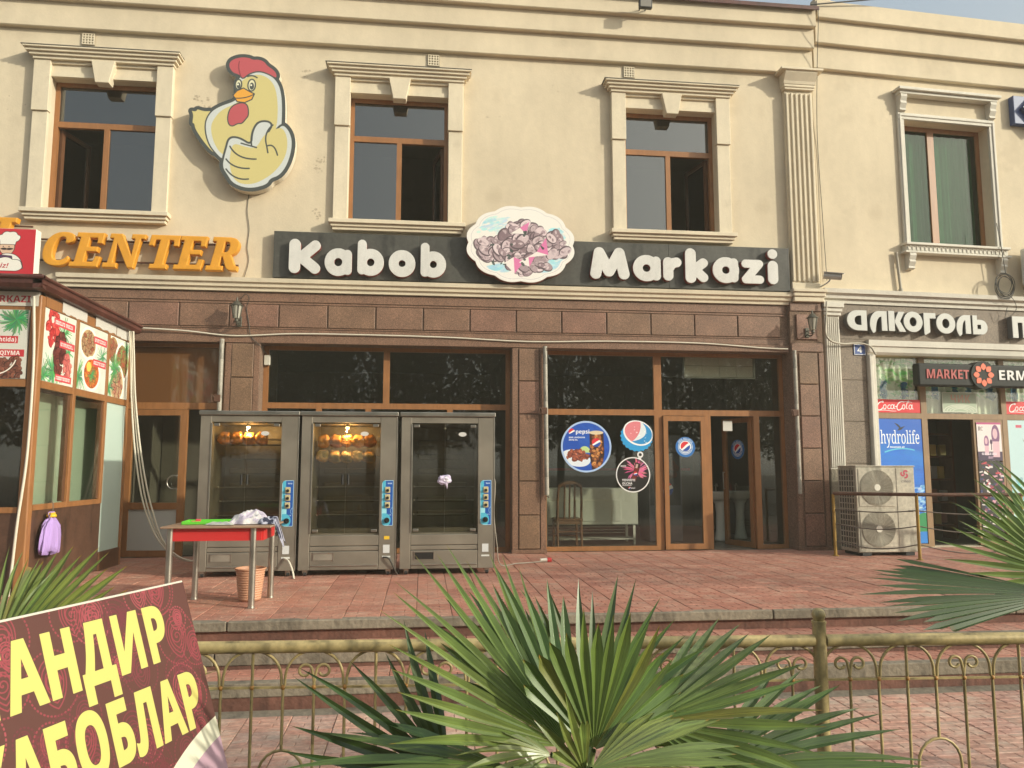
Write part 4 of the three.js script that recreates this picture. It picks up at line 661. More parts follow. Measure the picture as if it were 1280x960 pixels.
// papers and posters of the grocery shop
function poster(name, label, x0, x1, y0, y1, z, tx, rough = 0.4) { const o = inMarket(thing(name, label, 'poster')); mesh('sheet', [span(x0, x1, y0, y1, z - 0.002, z)], STD(lin(0.7, 0.7, 0.7), 0.6), o); mesh('print', [sheet(x1 - x0, y1 - y0, (x0 + x1) / 2, (y0 + y1) / 2, z + 0.001)], printM(tx, rough), o); return o; }
{
  const coke = canvasTex(512, 128, (x) => { x.fillStyle = '#d8232f'; x.fillRect(0, 0, 512, 128); x.fillStyle = '#f4f0ee'; x.strokeStyle = '#f4f0ee'; x.lineCap = 'round';
    const S = (w, ...p) => { x.lineWidth = w; x.beginPath(); x.moveTo(p[0], p[1]); for (let i = 2; i < p.length; i += 6) x.bezierCurveTo(...p.slice(i, i + 6)); x.stroke(); };
    S(10, 100, 28, 60, 10, 20, 70, 40, 100, 52, 112, 80, 100, 92, 84); S(6, 104, 30, 112, 20, 98, 12, 88, 22);
    const o = (a, b) => S(8, a, b, a - 26, b + 4, a - 24, b + 44, a - 6, b + 42, a + 14, b + 40, a + 16, b + 2, a, b); const c = (a, b) => { S(8, a + 10, b + 6, a - 16, b - 8, a - 30, b + 44, a - 6, b + 42, a + 4, b + 42, a + 12, b + 36, a + 16, b + 28); }; const aa = (a, b) => { o(a, b); S(8, a + 18, b, a + 14, b + 20, a + 10, b + 40, a + 26, b + 40); };
    o(122, 52); c(168, 50); aa(204, 50); S(8, 232, 70, 238, 68, 244, 68, 250, 66);
    S(10, 330, 24, 286, 4, 236, 62, 256, 96, 266, 110, 296, 98, 306, 82); S(5, 330, 24, 350, 16, 400, 14, 420, 30); S(5, 60, 108, 120, 96, 180, 118, 240, 112);
    o(330, 50); S(8, 366, 88, 352, 90, 350, 70, 372, 20, 380, 6, 392, 12, 384, 30); aa(404, 50); });
  poster('drink_strip', 'red strip with white script lettering over the blue water poster', 0.965, 1.846, 2.25, 2.475, -0.12, coke);
  poster('drink_strip', 'red strip with white script lettering over the pale turquoise poster', 3.535, 4.45, 2.25, 2.475, -0.12, coke);
  const hyd = canvasTex(512, 1218, (x) => {
    x.fillStyle = '#1b62c4'; x.fillRect(0, 0, 512, 1218); for (let i = 0; i < 240; i++) { x.fillStyle = `rgba(${20 + rnd() * 30},${110 + rnd() * 40},${205 + rnd() * 30},0.10)`; x.beginPath(); x.ellipse(rr(0, 512), rr(200, 800), rr(40, 160), rr(10, 50), 0, 0, 6.3); x.fill(); }
    x.fillStyle = '#f2f4f4'; x.save(); x.font = '176px serif'; x.translate(52, 245); x.scale(432 / x.measureText('hydrolife').width, 1); x.fillText('hydrolife', 0, 0); x.restore(); x.font = 'bold 26px sans-serif'; x.fillText('mountain air', 150, 288);
    x.strokeStyle = '#58c0dc'; x.lineWidth = 12; x.beginPath(); x.moveTo(90, 330); x.quadraticCurveTo(260, 270, 420, 310); x.stroke();
    x.fillStyle = '#16202c'; x.beginPath(); x.moveTo(210, 40); x.quadraticCurveTo(260, 50, 280, 85); x.lineTo(330, 70); x.lineTo(285, 108); x.lineTo(240, 118); x.lineTo(262, 90); x.fill();
    x.fillStyle = '#2c2a26'; x.beginPath(); x.ellipse(250, 590, 135, 130, 0, 0, 6.3); x.fill(); lumps(x, 250, 570, 110, 80, 60, 16, [70, 66, 58], [34, 32, 30], [22, 22, 22]); x.fillStyle = '#b58d76'; x.beginPath(); x.ellipse(260, 680, 90, 50, 0, 0, 6.3); x.fill();
    for (let i = 0; i < 420; i++) { const y = 650 + rnd() * 560; x.fillStyle = `rgba(${150 + rnd() * 90},${205 + rnd() * 45},${225 + rnd() * 30},0.45)`; x.beginPath(); x.ellipse(rr(0, 512), y, rr(6, 46), rr(3, 16), rr(-0.8, 0.2), 0, 6.3); x.fill(); }
    x.fillStyle = '#2c8a55'; x.beginPath(); x.ellipse(470, 1040, 90, 120, 0.3, 0, 6.3); x.fill(); x.fillStyle = '#2a7fd0'; x.beginPath(); x.ellipse(420, 1180, 160, 70, -0.2, 0, 6.3); x.fill();
  });
  poster('water_poster', 'tall blue bottled-water poster with a swimmer in splashing water', 0.965, 1.846, 0.06, 2.145, -0.12, hyd);
  const turq = canvasTex(512, 512, (x) => { x.fillStyle = '#bcd9dc'; x.fillRect(0, 0, 512, 512); for (let i = 0; i < 300; i++) { x.fillStyle = `rgba(${60 + rnd() * 60},${140 + rnd() * 60},${160 + rnd() * 40},0.5)`; x.beginPath(); x.ellipse(rr(0, 380), rr(240, 512), rr(3, 18), rr(2, 8), rr(-1, 1), 0, 6.3); x.fill(); } x.fillStyle = '#c8506a'; x.fillRect(40, 20, 30, 12); });
  poster('shop_poster', 'pale turquoise poster filling the pane beside the shop door', 3.535, 5.58, 0.06, 2.145, -0.12, turq);
  const mag = canvasTex(512, 512, (x) => {
    x.fillStyle = '#e7d9d8'; x.fillRect(0, 0, 512, 512); x.fillStyle = '#3d2b4a'; x.fillRect(0, 390, 512, 122); x.fillStyle = '#b84a80'; x.fillRect(0, 0, 512, 26);
    const fig = (cx, cy, s, hair, skin) => { x.fillStyle = hair; x.beginPath(); x.ellipse(cx, cy, 62 * s, 100 * s, 0, 0, 6.3); x.fill(); x.fillStyle = skin; x.beginPath(); x.ellipse(cx - 6 * s, cy - 14 * s, 36 * s, 50 * s, 0, 0, 6.3); x.fill(); x.fillRect(cx - 50 * s, cy + 60 * s, 100 * s, 150 * s); };
    fig(390, 170, 1.4, '#7a4d78', '#d9b4c0'); fig(190, 260, 0.85, '#8b5c86', '#d8b0be'); x.fillStyle = '#4a2c50'; x.beginPath(); x.ellipse(290, 260, 28, 34, 0, 0, 6.3); x.fill(); x.fillRect(282, 280, 18, 90);
    x.fillStyle = '#2a2230'; x.font = 'bold 74px serif'; x.fillText('RC', 30, 110); scribble(x, 80, 405, 340, 30, '#e6dce6'); scribble(x, 200, 456, 130, 26, '#d8b8d0'); });
  poster('magazine_poster', 'pink and violet poster of two figures on the narrow shop door leaf', 2.90, 3.38, 1.44, 2.10, -0.105, mag);
  const mix = canvasTex(256, 640, (x) => { x.fillStyle = '#2a2228'; x.fillRect(0, 0, 256, 640); for (let i = 0; i < 160; i++) { const c = ['#d8d2d0', '#c23a46', '#d6a0b0', '#303a66', '#ece6e0', '#8a4a60', '#20202a'][Math.floor(rnd() * 7)]; x.fillStyle = c; x.save(); x.translate(rr(0, 256), rr(0, 640)); x.rotate(rr(-0.5, 0.5)); x.fillRect(-rr(8, 30), -rr(5, 16), rr(14, 50), rr(8, 26)); x.restore(); } });
  poster('price_poster', 'busy multicoloured price poster below the violet poster on the shop door', 2.90, 3.38, 0.25, 1.42, -0.105, mix);
  const faint = canvasTex(256, 128, (x) => { x.fillStyle = '#a9b9a0'; x.fillRect(0, 0, 256, 128); x.strokeStyle = '#dfe2d2'; x.lineWidth = 4; for (let i = 0; i < 4; i++) { x.beginPath(); x.ellipse(130, 120, 120 - i * 22, 40 - i * 8, 0, 3.1, 6.3); x.stroke(); } x.strokeRect(3, 3, 250, 122); x.fillStyle = '#c99a86'; x.font = 'bold 70px sans-serif'; x.fillText('\u0427\u0418\u041a', 60, 66); });
  poster('shop_label', 'faded green sheet with a cyrillic word behind the light box', 2.28, 2.96, 2.27, 2.62, -0.126, faint);
  // leafy curtains behind the upper panes
  const cur = canvasTex(512, 512, (x) => { x.fillStyle = '#e9ecdc'; x.fillRect(0, 0, 512, 512); for (let i = 0; i < 170; i++) { const y = Math.pow(rnd(), 1.3) * 330 + 40; x.fillStyle = `rgba(${110 + rnd() * 60},${180 + rnd() * 50},${110 + rnd() * 40},0.5)`; x.beginPath(); x.ellipse(rr(0, 512), y, rr(10, 34), rr(6, 16), rr(-1, 1), 0, 6.3); x.fill(); } for (const cx of [120, 300, 430]) for (let i = 0; i < 60; i++) { x.fillStyle = `rgba(${40 + rnd() * 40},${90 + rnd() * 50},${130 + rnd() * 50},0.6)`; x.beginPath(); x.arc(cx + rr(-40, 40) * rnd(), 230 + rnd() * 150, rr(8, 15), 0, 6.3); x.fill(); } });
  const curM = STD(0xffffff, 0.9, { map: cur, side: THREE.DoubleSide });
  [[0.97, 1.84, 'leaf-print curtain behind glass over the blue water poster'], [1.97, 3.42, 'leaf-print curtain behind glass over the open shop doorway'], [3.54, 5.58, 'leaf-print curtain behind glass over the pale turquoise poster']].forEach(([a, b, label]) => {
    const n = Math.round((b - a) * 40), g = new THREE.PlaneGeometry(b - a, 0.98, n * 2, 1), p = g.attributes.position, ph = rnd() * 6; for (let i = 0; i < p.count; i++) p.setZ(i, 0.018 * Math.sin((p.getX(i) + ph) * 48) + 0.008 * Math.sin((p.getX(i) + ph) * 21)); g.computeVertexNormals();
    const u = g.attributes.uv; for (let i = 0; i < u.count; i++) u.setX(i, u.getX(i) * (b - a) * 0.9);
    cur.wrapS = THREE.RepeatWrapping; const c = inMarket(tag(mesh('shop_curtain', [g.translate((a + b) / 2, 2.74, -0.21)], curM), label, 'curtain', 'curtains of the grocery shop')); });
}
// ---------------------------------------------------------------- food kiosk on the terrace
{
  const k = thing('food_kiosk', 'brown framed food kiosk with menu posters under a brown roof edge', 'kiosk');
  const X = -4.1, Z0 = 0.72, Z1 = 3.33, XL = -7.6;
  // side wall facing the terrace: posts at the poster joints
  mesh('post', [span(X - 0.11, X, 0, 3.17, Z1 - 0.11, Z1, 0.02)], M.frame, k);
  for (const z of [2.41, 1.49]) mesh('post', [span(X - 0.06, X, 0.86, 3.17, z - 0.035, z + 0.035, 0.006)], M.frame, k);
  mesh('post', [span(X - 0.06, X, 0, 3.17, Z0, Z0 + 0.06, 0.006)], M.frame, k);
  mesh('rail', [span(X - 0.055, X - 0.002, 3.06, 3.17, Z0 + 0.06, Z1 - 0.11)], M.frame, k);
  mesh('rail', [span(X - 0.055, X - 0.002, 2.17, 2.25, Z0 + 0.06, Z1 - 0.11)], M.frame, k);
  mesh('rail', [span(X - 0.055, X - 0.002, 0.86, 0.92, 1.525, Z1 - 0.11)], M.frame, k);
  mesh('rail', [span(X - 0.055, X - 0.002, 0, 0.24, Z0 + 0.06, 1.455)], M.frameDark, k);
  mesh('lower_panel', [span(X - 0.045, X - 0.01, 0.02, 0.86, 1.455, Z1 - 0.11)], M.panelBrown, k);
  mesh('sash', [span(X - 0.075, X - 0.02, 0.93, 2.165, 2.47, 2.52), span(X - 0.075, X - 0.02, 0.93, 2.165, 1.53, 1.57)], M.frameDark, k);
  for (const [a, b] of [[2.446, Z1 - 0.111], [1.526, 2.374]]) mesh('pane', [span(X - 0.035, X - 0.027, 0.921, 2.169, a, b)], M.glass, k);
  mesh('frosted_pane', [span(X - 0.035, X - 0.02, 0.241, 2.169, Z0 + 0.061, 1.454)], M.frost, k);
  mesh('inner_screen', [span(X - 0.27, X - 0.255, 0.9, 2.17, 0.82, 2.86)], STD(lin(0.47, 0.56, 0.44), 0.5), k);
  // front wall
  mesh('rail', [span(XL, X - 0.11, 2.17, 2.25, Z1 - 0.06, Z1 - 0.005), span(XL, X - 0.11, 0.84, 0.90, Z1 - 0.06, Z1 - 0.005), span(XL, X - 0.11, 3.0, 3.04, Z1 - 0.06, Z1 - 0.005)], M.frame, k);
  mesh('lower_panel', [span(XL, X - 0.11, 0.02, 0.84, Z1 - 0.05, Z1 - 0.015)], M.panelBrown, k);
  mesh('pane', [span(XL, X - 0.112, 0.901, 2.169, Z1 - 0.035, Z1 - 0.027)], M.glass, k);
  mesh('back_wall', [span(XL, X - 0.06, 0, 3.2, Z0 - 0.02, Z0 + 0.03), span(XL - 0.05, XL, 0, 3.2, Z0, Z1)], M.panelBrown, k);
  mesh('ceiling', [span(XL, X - 0.06, 3.19, 3.22, Z0, Z1)], M.interior, k);
  mesh('counter', [span(XL, X - 0.3, 0.78, 0.83, 2.4, 3.2, 0.01), span(XL, X - 0.35, 0.02, 0.78, 2.45, 2.5)], M.panelBrown, k);
  // roof with a rounded metal gutter edge
  mesh('roof', [span(XL - 0.1, X + 0.04, 3.265, 3.31, Z0 - 0.05, Z1 + 0.15)], M.roofBrown, k);
  mesh('gutter', [extrudeX([[Z1 + 0.10, 3.20], [Z1 + 0.17, 3.21], [Z1 + 0.20, 3.25], [Z1 + 0.20, 3.335], [Z1 + 0.18, 3.35], [Z1 + 0.10, 3.35]], XL - 0.1, X + 0.08)], M.roofBrown, k);
  const side = extrudeX([[0.10, 3.20], [0.17, 3.21], [0.20, 3.25], [0.20, 3.335], [0.18, 3.35], [0.10, 3.35]], -(Z1 + 0.2), -(Z0 - 0.08)).rotateY(Math.PI / 2).translate(X - 0.11, 0, 0);
  mesh('gutter', [side], M.roofBrown, k);
  mesh('gutter', [tube([[X + 0.095, 3.315, Z0 - 0.08], [X + 0.095, 3.315, Z1 + 0.2]], 0.02, 2, 8), tube([[XL, 3.315, Z1 + 0.205], [X + 0.11, 3.315, Z1 + 0.205]], 0.02, 2, 8)], M.roofBrown, k);
  mesh('valance', [span(X - 0.05, X - 0.012, 3.172, 3.262, Z0, Z1 - 0.1)], metricM(STD(lin(0.20, 0.13, 0.09), 0.8, { map: rep(concT, 0.9) })), k);
  // torn paper left on the valance
  for (const [a, b, y] of [[2.85, 2.2, 3.06], [1.95, 1.3, 3.07], [1.28, 0.8, 3.06]]) { const s = new THREE.Shape(), n = 12; s.moveTo(0, 0.135); for (let i = 0; i <= n; i++) s.lineTo((i / n) * (a - b), rr(0.0, 0.025)); s.lineTo(a - b, 0.14); mesh('torn_paper', [new THREE.ShapeGeometry(s).rotateY(Math.PI / 2).translate(X + 0.002 + rr(0, 0.001), y, a)], STD(lin(0.55, 0.52, 0.47), 0.8, { side: THREE.DoubleSide }), k); }
  const food = (draw) => canvasTex(384, 400, (x) => { x.fillStyle = '#d9d7c9'; x.fillRect(0, 0, 384, 400); for (let i = 0; i < 30; i++) { x.fillStyle = 'rgba(190,196,186,0.25)'; x.beginPath(); x.ellipse(rr(0, 384), rr(0, 400), rr(20, 90), rr(10, 40), rnd() * 3, 0, 6.3); x.fill(); } draw(x); });
  const strip = (x, X, Y, w, h) => { x.fillStyle = '#c8434c'; x.fillRect(X, Y, w, h); scribble(x, X + 10, Y + h * 0.25, w - 20, h * 0.5, '#ead9d4'); };
  const bowl = (x, cx, cy, r, a, b, rim) => { x.fillStyle = '#ece8dc'; x.beginPath(); x.ellipse(cx, cy, r * 1.15, r * 1.05, 0, 0, 6.3); x.fill(); x.fillStyle = rim; x.beginPath(); x.ellipse(cx, cy, r * 0.95, r * 0.86, 0, 0, 6.3); x.fill(); lumps(x, cx, cy, r * 0.8, r * 0.72, 70, r * 0.16, a, b, [90, 60, 40]); };
  const T = [
    food((x) => { sprig(x, 240, 110, 110, 60); sprig(x, 130, 330, 130, 90); sprig(x, 20, 380, 110, 70); sprig(x, 300, 210, 90, 50); lumps(x, 110, 90, 70, 110, 60, 22, [216, 90, 80], [170, 40, 44], [130, 30, 34]); x.save(); x.rotate(0.2); lumps(x, 240, 190, 60, 110, 60, 26, [120, 60, 52], [84, 32, 30], [56, 22, 22]); x.restore(); lumps(x, 300, 290, 50, 80, 40, 20, [214, 130, 120], [176, 80, 78], [130, 60, 58]); strip(x, 110, 34, 260, 44); strip(x, 190, 150, 190, 42); strip(x, 160, 346, 200, 40); }),
    food((x) => { sprig(x, 20, 330, 120, 80); sprig(x, 330, 160, 90, 40); bowl(x, 130, 110, 100, [176, 160, 120], [140, 70, 50], '#b89a70'); bowl(x, 190, 290, 105, [210, 150, 60], [180, 70, 40], '#c9602c'); sprig(x, 200, 300, 60, 90); x.fillStyle = '#e3c35a'; x.beginPath(); x.arc(150, 250, 30, 0, 6.3); x.fill(); strip(x, 200, 48, 180, 46); strip(x, 200, 192, 180, 44); }),
    food((x) => { bowl(x, 70, 90, 100, [150, 130, 90], [160, 60, 50], '#a98a5c'); bowl(x, 260, 150, 130, [120, 150, 80], [170, 70, 56], '#8aa060'); bowl(x, 170, 310, 130, [200, 180, 140], [150, 70, 60], '#c2ac80'); sprig(x, 120, 210, 120, 120); sprig(x, 20, 350, 100, 70); sprig(x, 330, 60, 80, 60); }),
  ];
  [[3.215, 2.452], [2.37, 1.53], [1.45, 0.785]].forEach(([a, b], i) => { const g = new THREE.PlaneGeometry(a - b, 0.80).rotateY(Math.PI / 2).translate(X - 0.012, 2.655, (a + b) / 2); mesh('menu_poster', [g], printM(T[i], 0.55), k); mesh('poster_board', [span(X - 0.03, X - 0.014, 2.251, 3.059, b, a)], STD(lin(0.6, 0.58, 0.52), 0.7), k); });
  const F = canvasTex(512, 512, (x) => { x.fillStyle = '#d2d0c4'; x.fillRect(0, 0, 512, 512); for (let i = 0; i < 5; i++) sprig(x, 430, 70, 130, 40); x.fillStyle = '#c2353c'; x.fillRect(150, 196, 300, 54); x.fillRect(170, 296, 330, 54); x.fillStyle = '#eee6de'; x.font = 'bold 44px sans-serif'; x.textAlign = 'right'; x.fillText("(go'shtida)", 440, 238); x.fillText('QIYMA', 470, 338); for (let j = 0; j < 5; j++) { x.save(); x.translate(250, 400 + j * 30); x.rotate(-0.12); lumps(x, 0, 0, 250, 16, 60, 22, [150, 92, 70], [86, 48, 38], [50, 28, 22]); x.restore(); } x.strokeStyle = '#efe9da'; x.lineWidth = 9; x.beginPath(); x.arc(300, 330, 150, 0.3, 1.8); x.stroke(); });
  mesh('menu_poster', [sheet(0.72, 0.74, X - 0.125 - 0.36, 2.625, Z1 + 0.003)], printM(F, 0.55), k); mesh('poster_board', [span(X - 0.13 - 0.72, X - 0.12, 2.252, 2.998, Z1 - 0.03, Z1)], STD(lin(0.6, 0.58, 0.52), 0.7), k);
  const Bn = canvasTex(512, 96, (x) => { x.fillStyle = '#cfcabc'; x.fillRect(0, 0, 512, 96); x.fillStyle = '#b5343c'; x.font = 'bold 62px sans-serif'; x.textAlign = 'right'; x.fillText('MARKAZI', 470, 72); });
  mesh('name_band', [sheet(0.95, 0.155, X - 0.03 - 0.475, 3.118, Z1 + 0.004)], printM(Bn, 0.6), k); mesh('band_board', [span(X - 0.98, X - 0.03, 3.045, 3.195, Z1 - 0.03, Z1 + 0.001)], STD(lin(0.55, 0.53, 0.48), 0.7), k);
  // white conduit up the corner
  single('conduit', 'white cable run down the corner post of the kiosk', 'cable', [tube([[-4.16, 3.14, 3.38], [-4.135, 2.6, 3.36], [-4.125, 2.27, 3.36], [-4.13, 1.4, 3.36], [-4.18, 0.72, 3.36], [-4.2, 0.3, 3.36], [-4.2, 0.0, 3.4]], 0.014, 40, 7)], M.cableWhite);
  // red chef sign on the roof
  const ct = canvasTex(768, 512, (x) => {
    x.fillStyle = '#c32f3a'; x.fillRect(0, 0, 768, 512); const w = '#e9e4da', l = '#3a2a2c'; x.lineWidth = 6; x.strokeStyle = l; x.fillStyle = w; x.lineJoin = 'round';
    const P = (d) => { const p = new Path2D(d); x.fill(p); x.stroke(p); };
    P('M440 130 q-30 -50 20 -62 q20 -50 70 -30 q60 -20 74 30 q40 10 20 50 q-10 24 -30 28 l-8 40 l-140 0 z'); x.fillStyle = '#d8b59a'; P('M446 180 q-14 60 20 100 q40 30 90 0 q34 -40 24 -100 z'); x.fillStyle = w; P('M420 400 q10 -110 90 -120 q110 -6 150 110 l10 60 l-250 0 z'); x.fillStyle = '#5a3a5e'; P('M450 300 l110 10 l10 60 l-120 0 z');
    x.fillStyle = l; x.fill(new Path2D('M450 232 q40 -26 60 -4 q20 -20 66 0 q-40 26 -66 12 q-30 12 -60 -8z')); x.beginPath(); x.arc(478, 204, 6, 0, 6.3); x.arc(530, 204, 6, 0, 6.3); x.fill();
    x.fillStyle = w; P('M240 480 q-60 -40 -10 -90 q40 -50 110 -30 q40 -50 120 -24 q60 -30 110 14 q80 -10 84 50 q30 60 -50 80 z'); x.fillStyle = '#b52f3a'; x.font = 'bold italic 74px sans-serif'; x.fillText('siz!', 418, 446);
  });
  const c = thing('chef_sign', 'red light-box sign with a cartoon cook in a white hat on the kiosk roof', 'sign', [0, 0, 0]);
  mesh('case', [span(-4.98, -4.135, 3.352, 3.85, 3.36, 3.47, 0.006)], STD(lin(0.72, 0.68, 0.6), 0.5), c); mesh('printed_face', [sheet(0.835, 0.49, -4.5575, 3.601, 3.472)], printM(ct, 0.45), c);
  for (const q of [-4.9, -4.3]) mesh('foot', [span(q, q + 0.1, 3.31, 3.352, 3.36, 3.47)], M.steel, c);
  // purple bag on a hook
  const b = thing('cloth_bag', 'lilac cloth bag hung from a hook on the kiosk side panel', 'bag', [-4.075, 0, 2.95]);
  const pr = [[0.005, 0.82], [0.07, 0.815], [0.055, 0.785], [0.03, 0.765], [0.12, 0.735], [0.185, 0.68], [0.205, 0.58], [0.215, 0.46], [0.205, 0.40], [0.02, 0.385]], g = new THREE.LatheGeometry(pr.map((p) => new THREE.Vector2(p[0], p[1])), 48), p = g.attributes.position;
  for (let i = 0; i < p.count; i++) { const a = Math.atan2(p.getZ(i), p.getX(i)), y = p.getY(i), q = 1 + 0.10 * Math.sin(a * 9 + y * 6) * (0.9 - y) * 2 + 0.05 * Math.sin(a * 5 + y * 20); p.setX(i, Math.max(-0.005, p.getX(i) * 0.30 * q + 0.045)); p.setZ(i, p.getZ(i) * 0.92 * q); p.setY(i, y + 0.02 * Math.sin(a * 3)); } g.computeVertexNormals();
  mesh('bag_body', [g], STD(lin(0.42, 0.28, 0.62), 0.85, { side: THREE.DoubleSide, bumpMap: (() => { const t = gray(256, 256, (u, v) => fbm(u, v * 0.4, 14, 4, 141)); t.repeat.set(2, 1); return t; })(), bumpScale: 0.02 }), b);
  mesh('tie', [new THREE.TorusGeometry(0.035, 0.018, 8, 18).rotateX(Math.PI / 2).translate(0.045, 0.79, 0), box(0.03, 0.05, 0.10, 0.05, 0.80, 0)], STD(lin(0.70, 0.45, 0.02), 0.5), b);
  mesh('hook', [tube([[0.0, 0.93, 0.0], [0.05, 0.95, 0.02], [0.06, 0.88, 0.01], [0.045, 0.80, 0]], 0.005, 16, 6)], M.steel, b);
}
// drooping cable bundle from the kiosk roof
[[0, 0, 'pale'], [0.025, 0.01, 'grey-white'], [-0.02, 0.03, 'thin pale']].forEach(([dx, dz, w]) => single('hanging_cable', `${w} cable of the bundle drooping from the kiosk roof to the terrace`, 'cable', [tube([[-4.04 + dx, 3.2, 0.92 + dz], [-4.02 + dx, 2.9, 0.92], [-3.97 + dx, 2.25, 0.9 + dz], [-3.86 + dx * 1.6, 1.4, 0.88 + dz], [-3.72 + dx * 2, 0.75, 0.86], [-3.52 + dx, 0.28, 0.8 + dz], [-3.3 + dx, 0.06, 0.7], [-2.95 + dx, 0.02, 0.66 + dz]], 0.0115, 60, 7)], M.cableWhite, 'cables hanging beside the kiosk'));

// ---------------------------------------------------------------- rotisserie ovens
const panelT = canvasTex(192, 640, (x) => { x.fillStyle = '#2257a6'; x.fillRect(0, 0, 192, 640); x.fillStyle = '#54b4cf'; x.fillRect(0, 0, 64, 430); x.fillRect(0, 380, 84, 120); x.beginPath(); x.ellipse(70, 560, 84, 90, 0, 0, 6.3); x.fill(); x.fillStyle = '#9adbe6'; x.fillRect(12, 400, 72, 66); x.strokeStyle = '#bfe3ea'; x.lineWidth = 6; x.strokeRect(5, 5, 182, 630); x.lineWidth = 4; x.beginPath(); x.moveTo(180, 380); x.quadraticCurveTo(120, 430, 170, 470); x.stroke(); scribble(x, 96, 36, 76, 18, '#dbe8f2'); scribble(x, 126, 480, 40, 16, '#dbe8f2'); });
const bulbM = STD(lin(0.9, 0.6, 0.25), 0.4, { emissive: lin(1, 0.62, 0.22), emissiveIntensity: 14 });
function oven(x, label, lit) {
  const o = thing('rotisserie_oven', label, 'oven', [x, 0, 2.24], 0, 'rotisserie ovens standing on the terrace');
  const W = 1.165, D = 0.72, gx0 = 0.13, gx1 = 0.965;       // local x runs 0..W, front at z = 0
  mesh('left_stile', [span(0, gx0, 0.07, 1.955, -D, 0, 0.006)], M.steel, o);
  mesh('right_stile', [span(gx1, W, 0.07, 1.955, -D, 0, 0.006)], M.steel, o);
  mesh('corner_trim', [span(W + 0.0005, W + 0.012, 0.07, 1.95, -0.04, 0.004, 0.003)], M.steelBright, o); mesh('door_trim', [span(gx0 - 0.006, gx0 + 0.012, 0.51, 1.86, -0.01, 0.008, 0.003)], M.steelBright, o);
  mesh('top_cap', [span(-0.015, W + 0.02, 1.957, 2.01, -D - 0.01, 0.025, 0.008)], M.steelBright, o);
  mesh('header', [span(gx0 + 0.001, gx1 - 0.001, 1.875, 1.955, -D, -0.002)], M.steel, o);
  mesh('inner_lining', [span(gx0 + 0.001, gx1 - 0.001, 0.49, 1.875, -D, -D + 0.02), span(gx0 + 0.001, gx1 - 0.001, 0.49, 0.51, -D + 0.02, -0.04), span(gx0 + 0.001, gx1 - 0.001, 1.855, 1.874, -D + 0.02, -0.04), span(gx0 + 0.0005, gx0 + 0.008, 0.51, 1.855, -D + 0.02, -0.04), span(gx1 - 0.008, gx1 - 0.0005, 0.51, 1.855, -D + 0.02, -0.04)], M.ovenIn, o);
  for (let i = 0; i < 6; i++) mesh('burner_bar', [span(gx0 + 0.07, gx1 - 0.10, 0.68 + i * 0.185, 0.755 + i * 0.185, -D + 0.02, -D + 0.06, 0.02)], M.ovenIn, o);
  for (let i = 0; i < 3; i++) mesh('spit', [bar([gx0 + 0.02, 0.72 + i * 0.175, -0.30 - (i % 2) * 0.1], [gx1 - 0.02, 0.72 + i * 0.175, -0.30 - (i % 2) * 0.1], 0.007, 8), ball(0.016, gx0 + 0.03, 0.72 + i * 0.175, -0.30 - (i % 2) * 0.1, 8, 6)], M.steelBright, o);
  mesh('drip_tray', [span(gx0 + 0.02, gx1 - 0.02, 0.511, 0.53, -0.55, -0.08), span(gx0 + 0.02, gx1 - 0.02, 0.53, 0.57, -0.09, -0.08)], M.steel, o);
  const mid = (gx0 + gx1) / 2;
  [[gx0 + 0.006, mid - 0.003, -1], [mid + 0.003, gx1 - 0.006, 1]].forEach(([a, b, s]) => {
    const d = part('door', o);
    mesh('pane', [span(a, b, 0.515, 1.872, -0.022, -0.014)], M.glassOven, d);
    const h = s < 0 ? a + 0.02 : b - 0.09;
    for (const y of [0.525, 1.82]) mesh('hinge', [span(h, h + 0.07, y, y + 0.035, -0.026, -0.002, 0.006)], M.steelBright, d);
    const hx = mid + s * 0.035; mesh('handle', [bar([hx, 1.11, 0.03], [hx, 1.23, 0.03], 0.015), bar([hx, 1.12, -0.014], [hx, 1.12, 0.03], 0.008), bar([hx, 1.22, -0.014], [hx, 1.22, 0.03], 0.008)], M.black, d);
    if (s > 0) mesh('badge', [new THREE.CylinderGeometry(0.05, 0.05, 0.002, 24).rotateX(Math.PI / 2).scale(1, 0.55, 1).translate(mid + 0.22, 1.735, -0.0125)], STD(lin(0.6, 0.58, 0.54), 0.5), d);
  });
  mesh('upper_drawer', [span(gx0 + 0.002, gx1 - 0.002, 0.36, 0.488, -D, -0.004, 0.008), span(gx0 + 0.002, gx1 - 0.002, 0.30, 0.355, -D, -0.008, 0.008)], M.steel, o);
  mesh('lower_drawer', [span(gx0 + 0.002, gx1 - 0.002, 0.07, 0.295, -D, -0.004, 0.008)], M.steel, o);
  mesh('drawer_grip', [span(gx0 + 0.05, gx0 + 0.29, 0.19, 0.275, -0.004, 0.001)], lit === 0 ? M.black : M.ovenIn, o);
  mesh('drawer_grip', [span(gx0 + 0.045, gx0 + 0.295, 0.272, 0.282, -0.004, 0.006, 0.002), span(gx0 + 0.045, gx0 + 0.055, 0.185, 0.275, -0.004, 0.005), span(gx0 + 0.285, gx0 + 0.295, 0.185, 0.275, -0.004, 0.005)], M.steelBright, o);
  mesh('kick_strip', [span(gx0 + 0.01, gx1 - 0.01, 0.115, 0.13, -0.004, 0.006, 0.003)], M.steelBright, o);
  // control panel
  const c = part('control_panel', o), s = new THREE.Shape(), w = 0.14, h = 0.56, r = 0.06; s.moveTo(0, r); s.quadraticCurveTo(0, 0, r, 0); s.lineTo(w - 0.01, 0); s.lineTo(w, 0.01); s.lineTo(w, h); s.lineTo(r, h); s.quadraticCurveTo(0, h, 0, h - r);
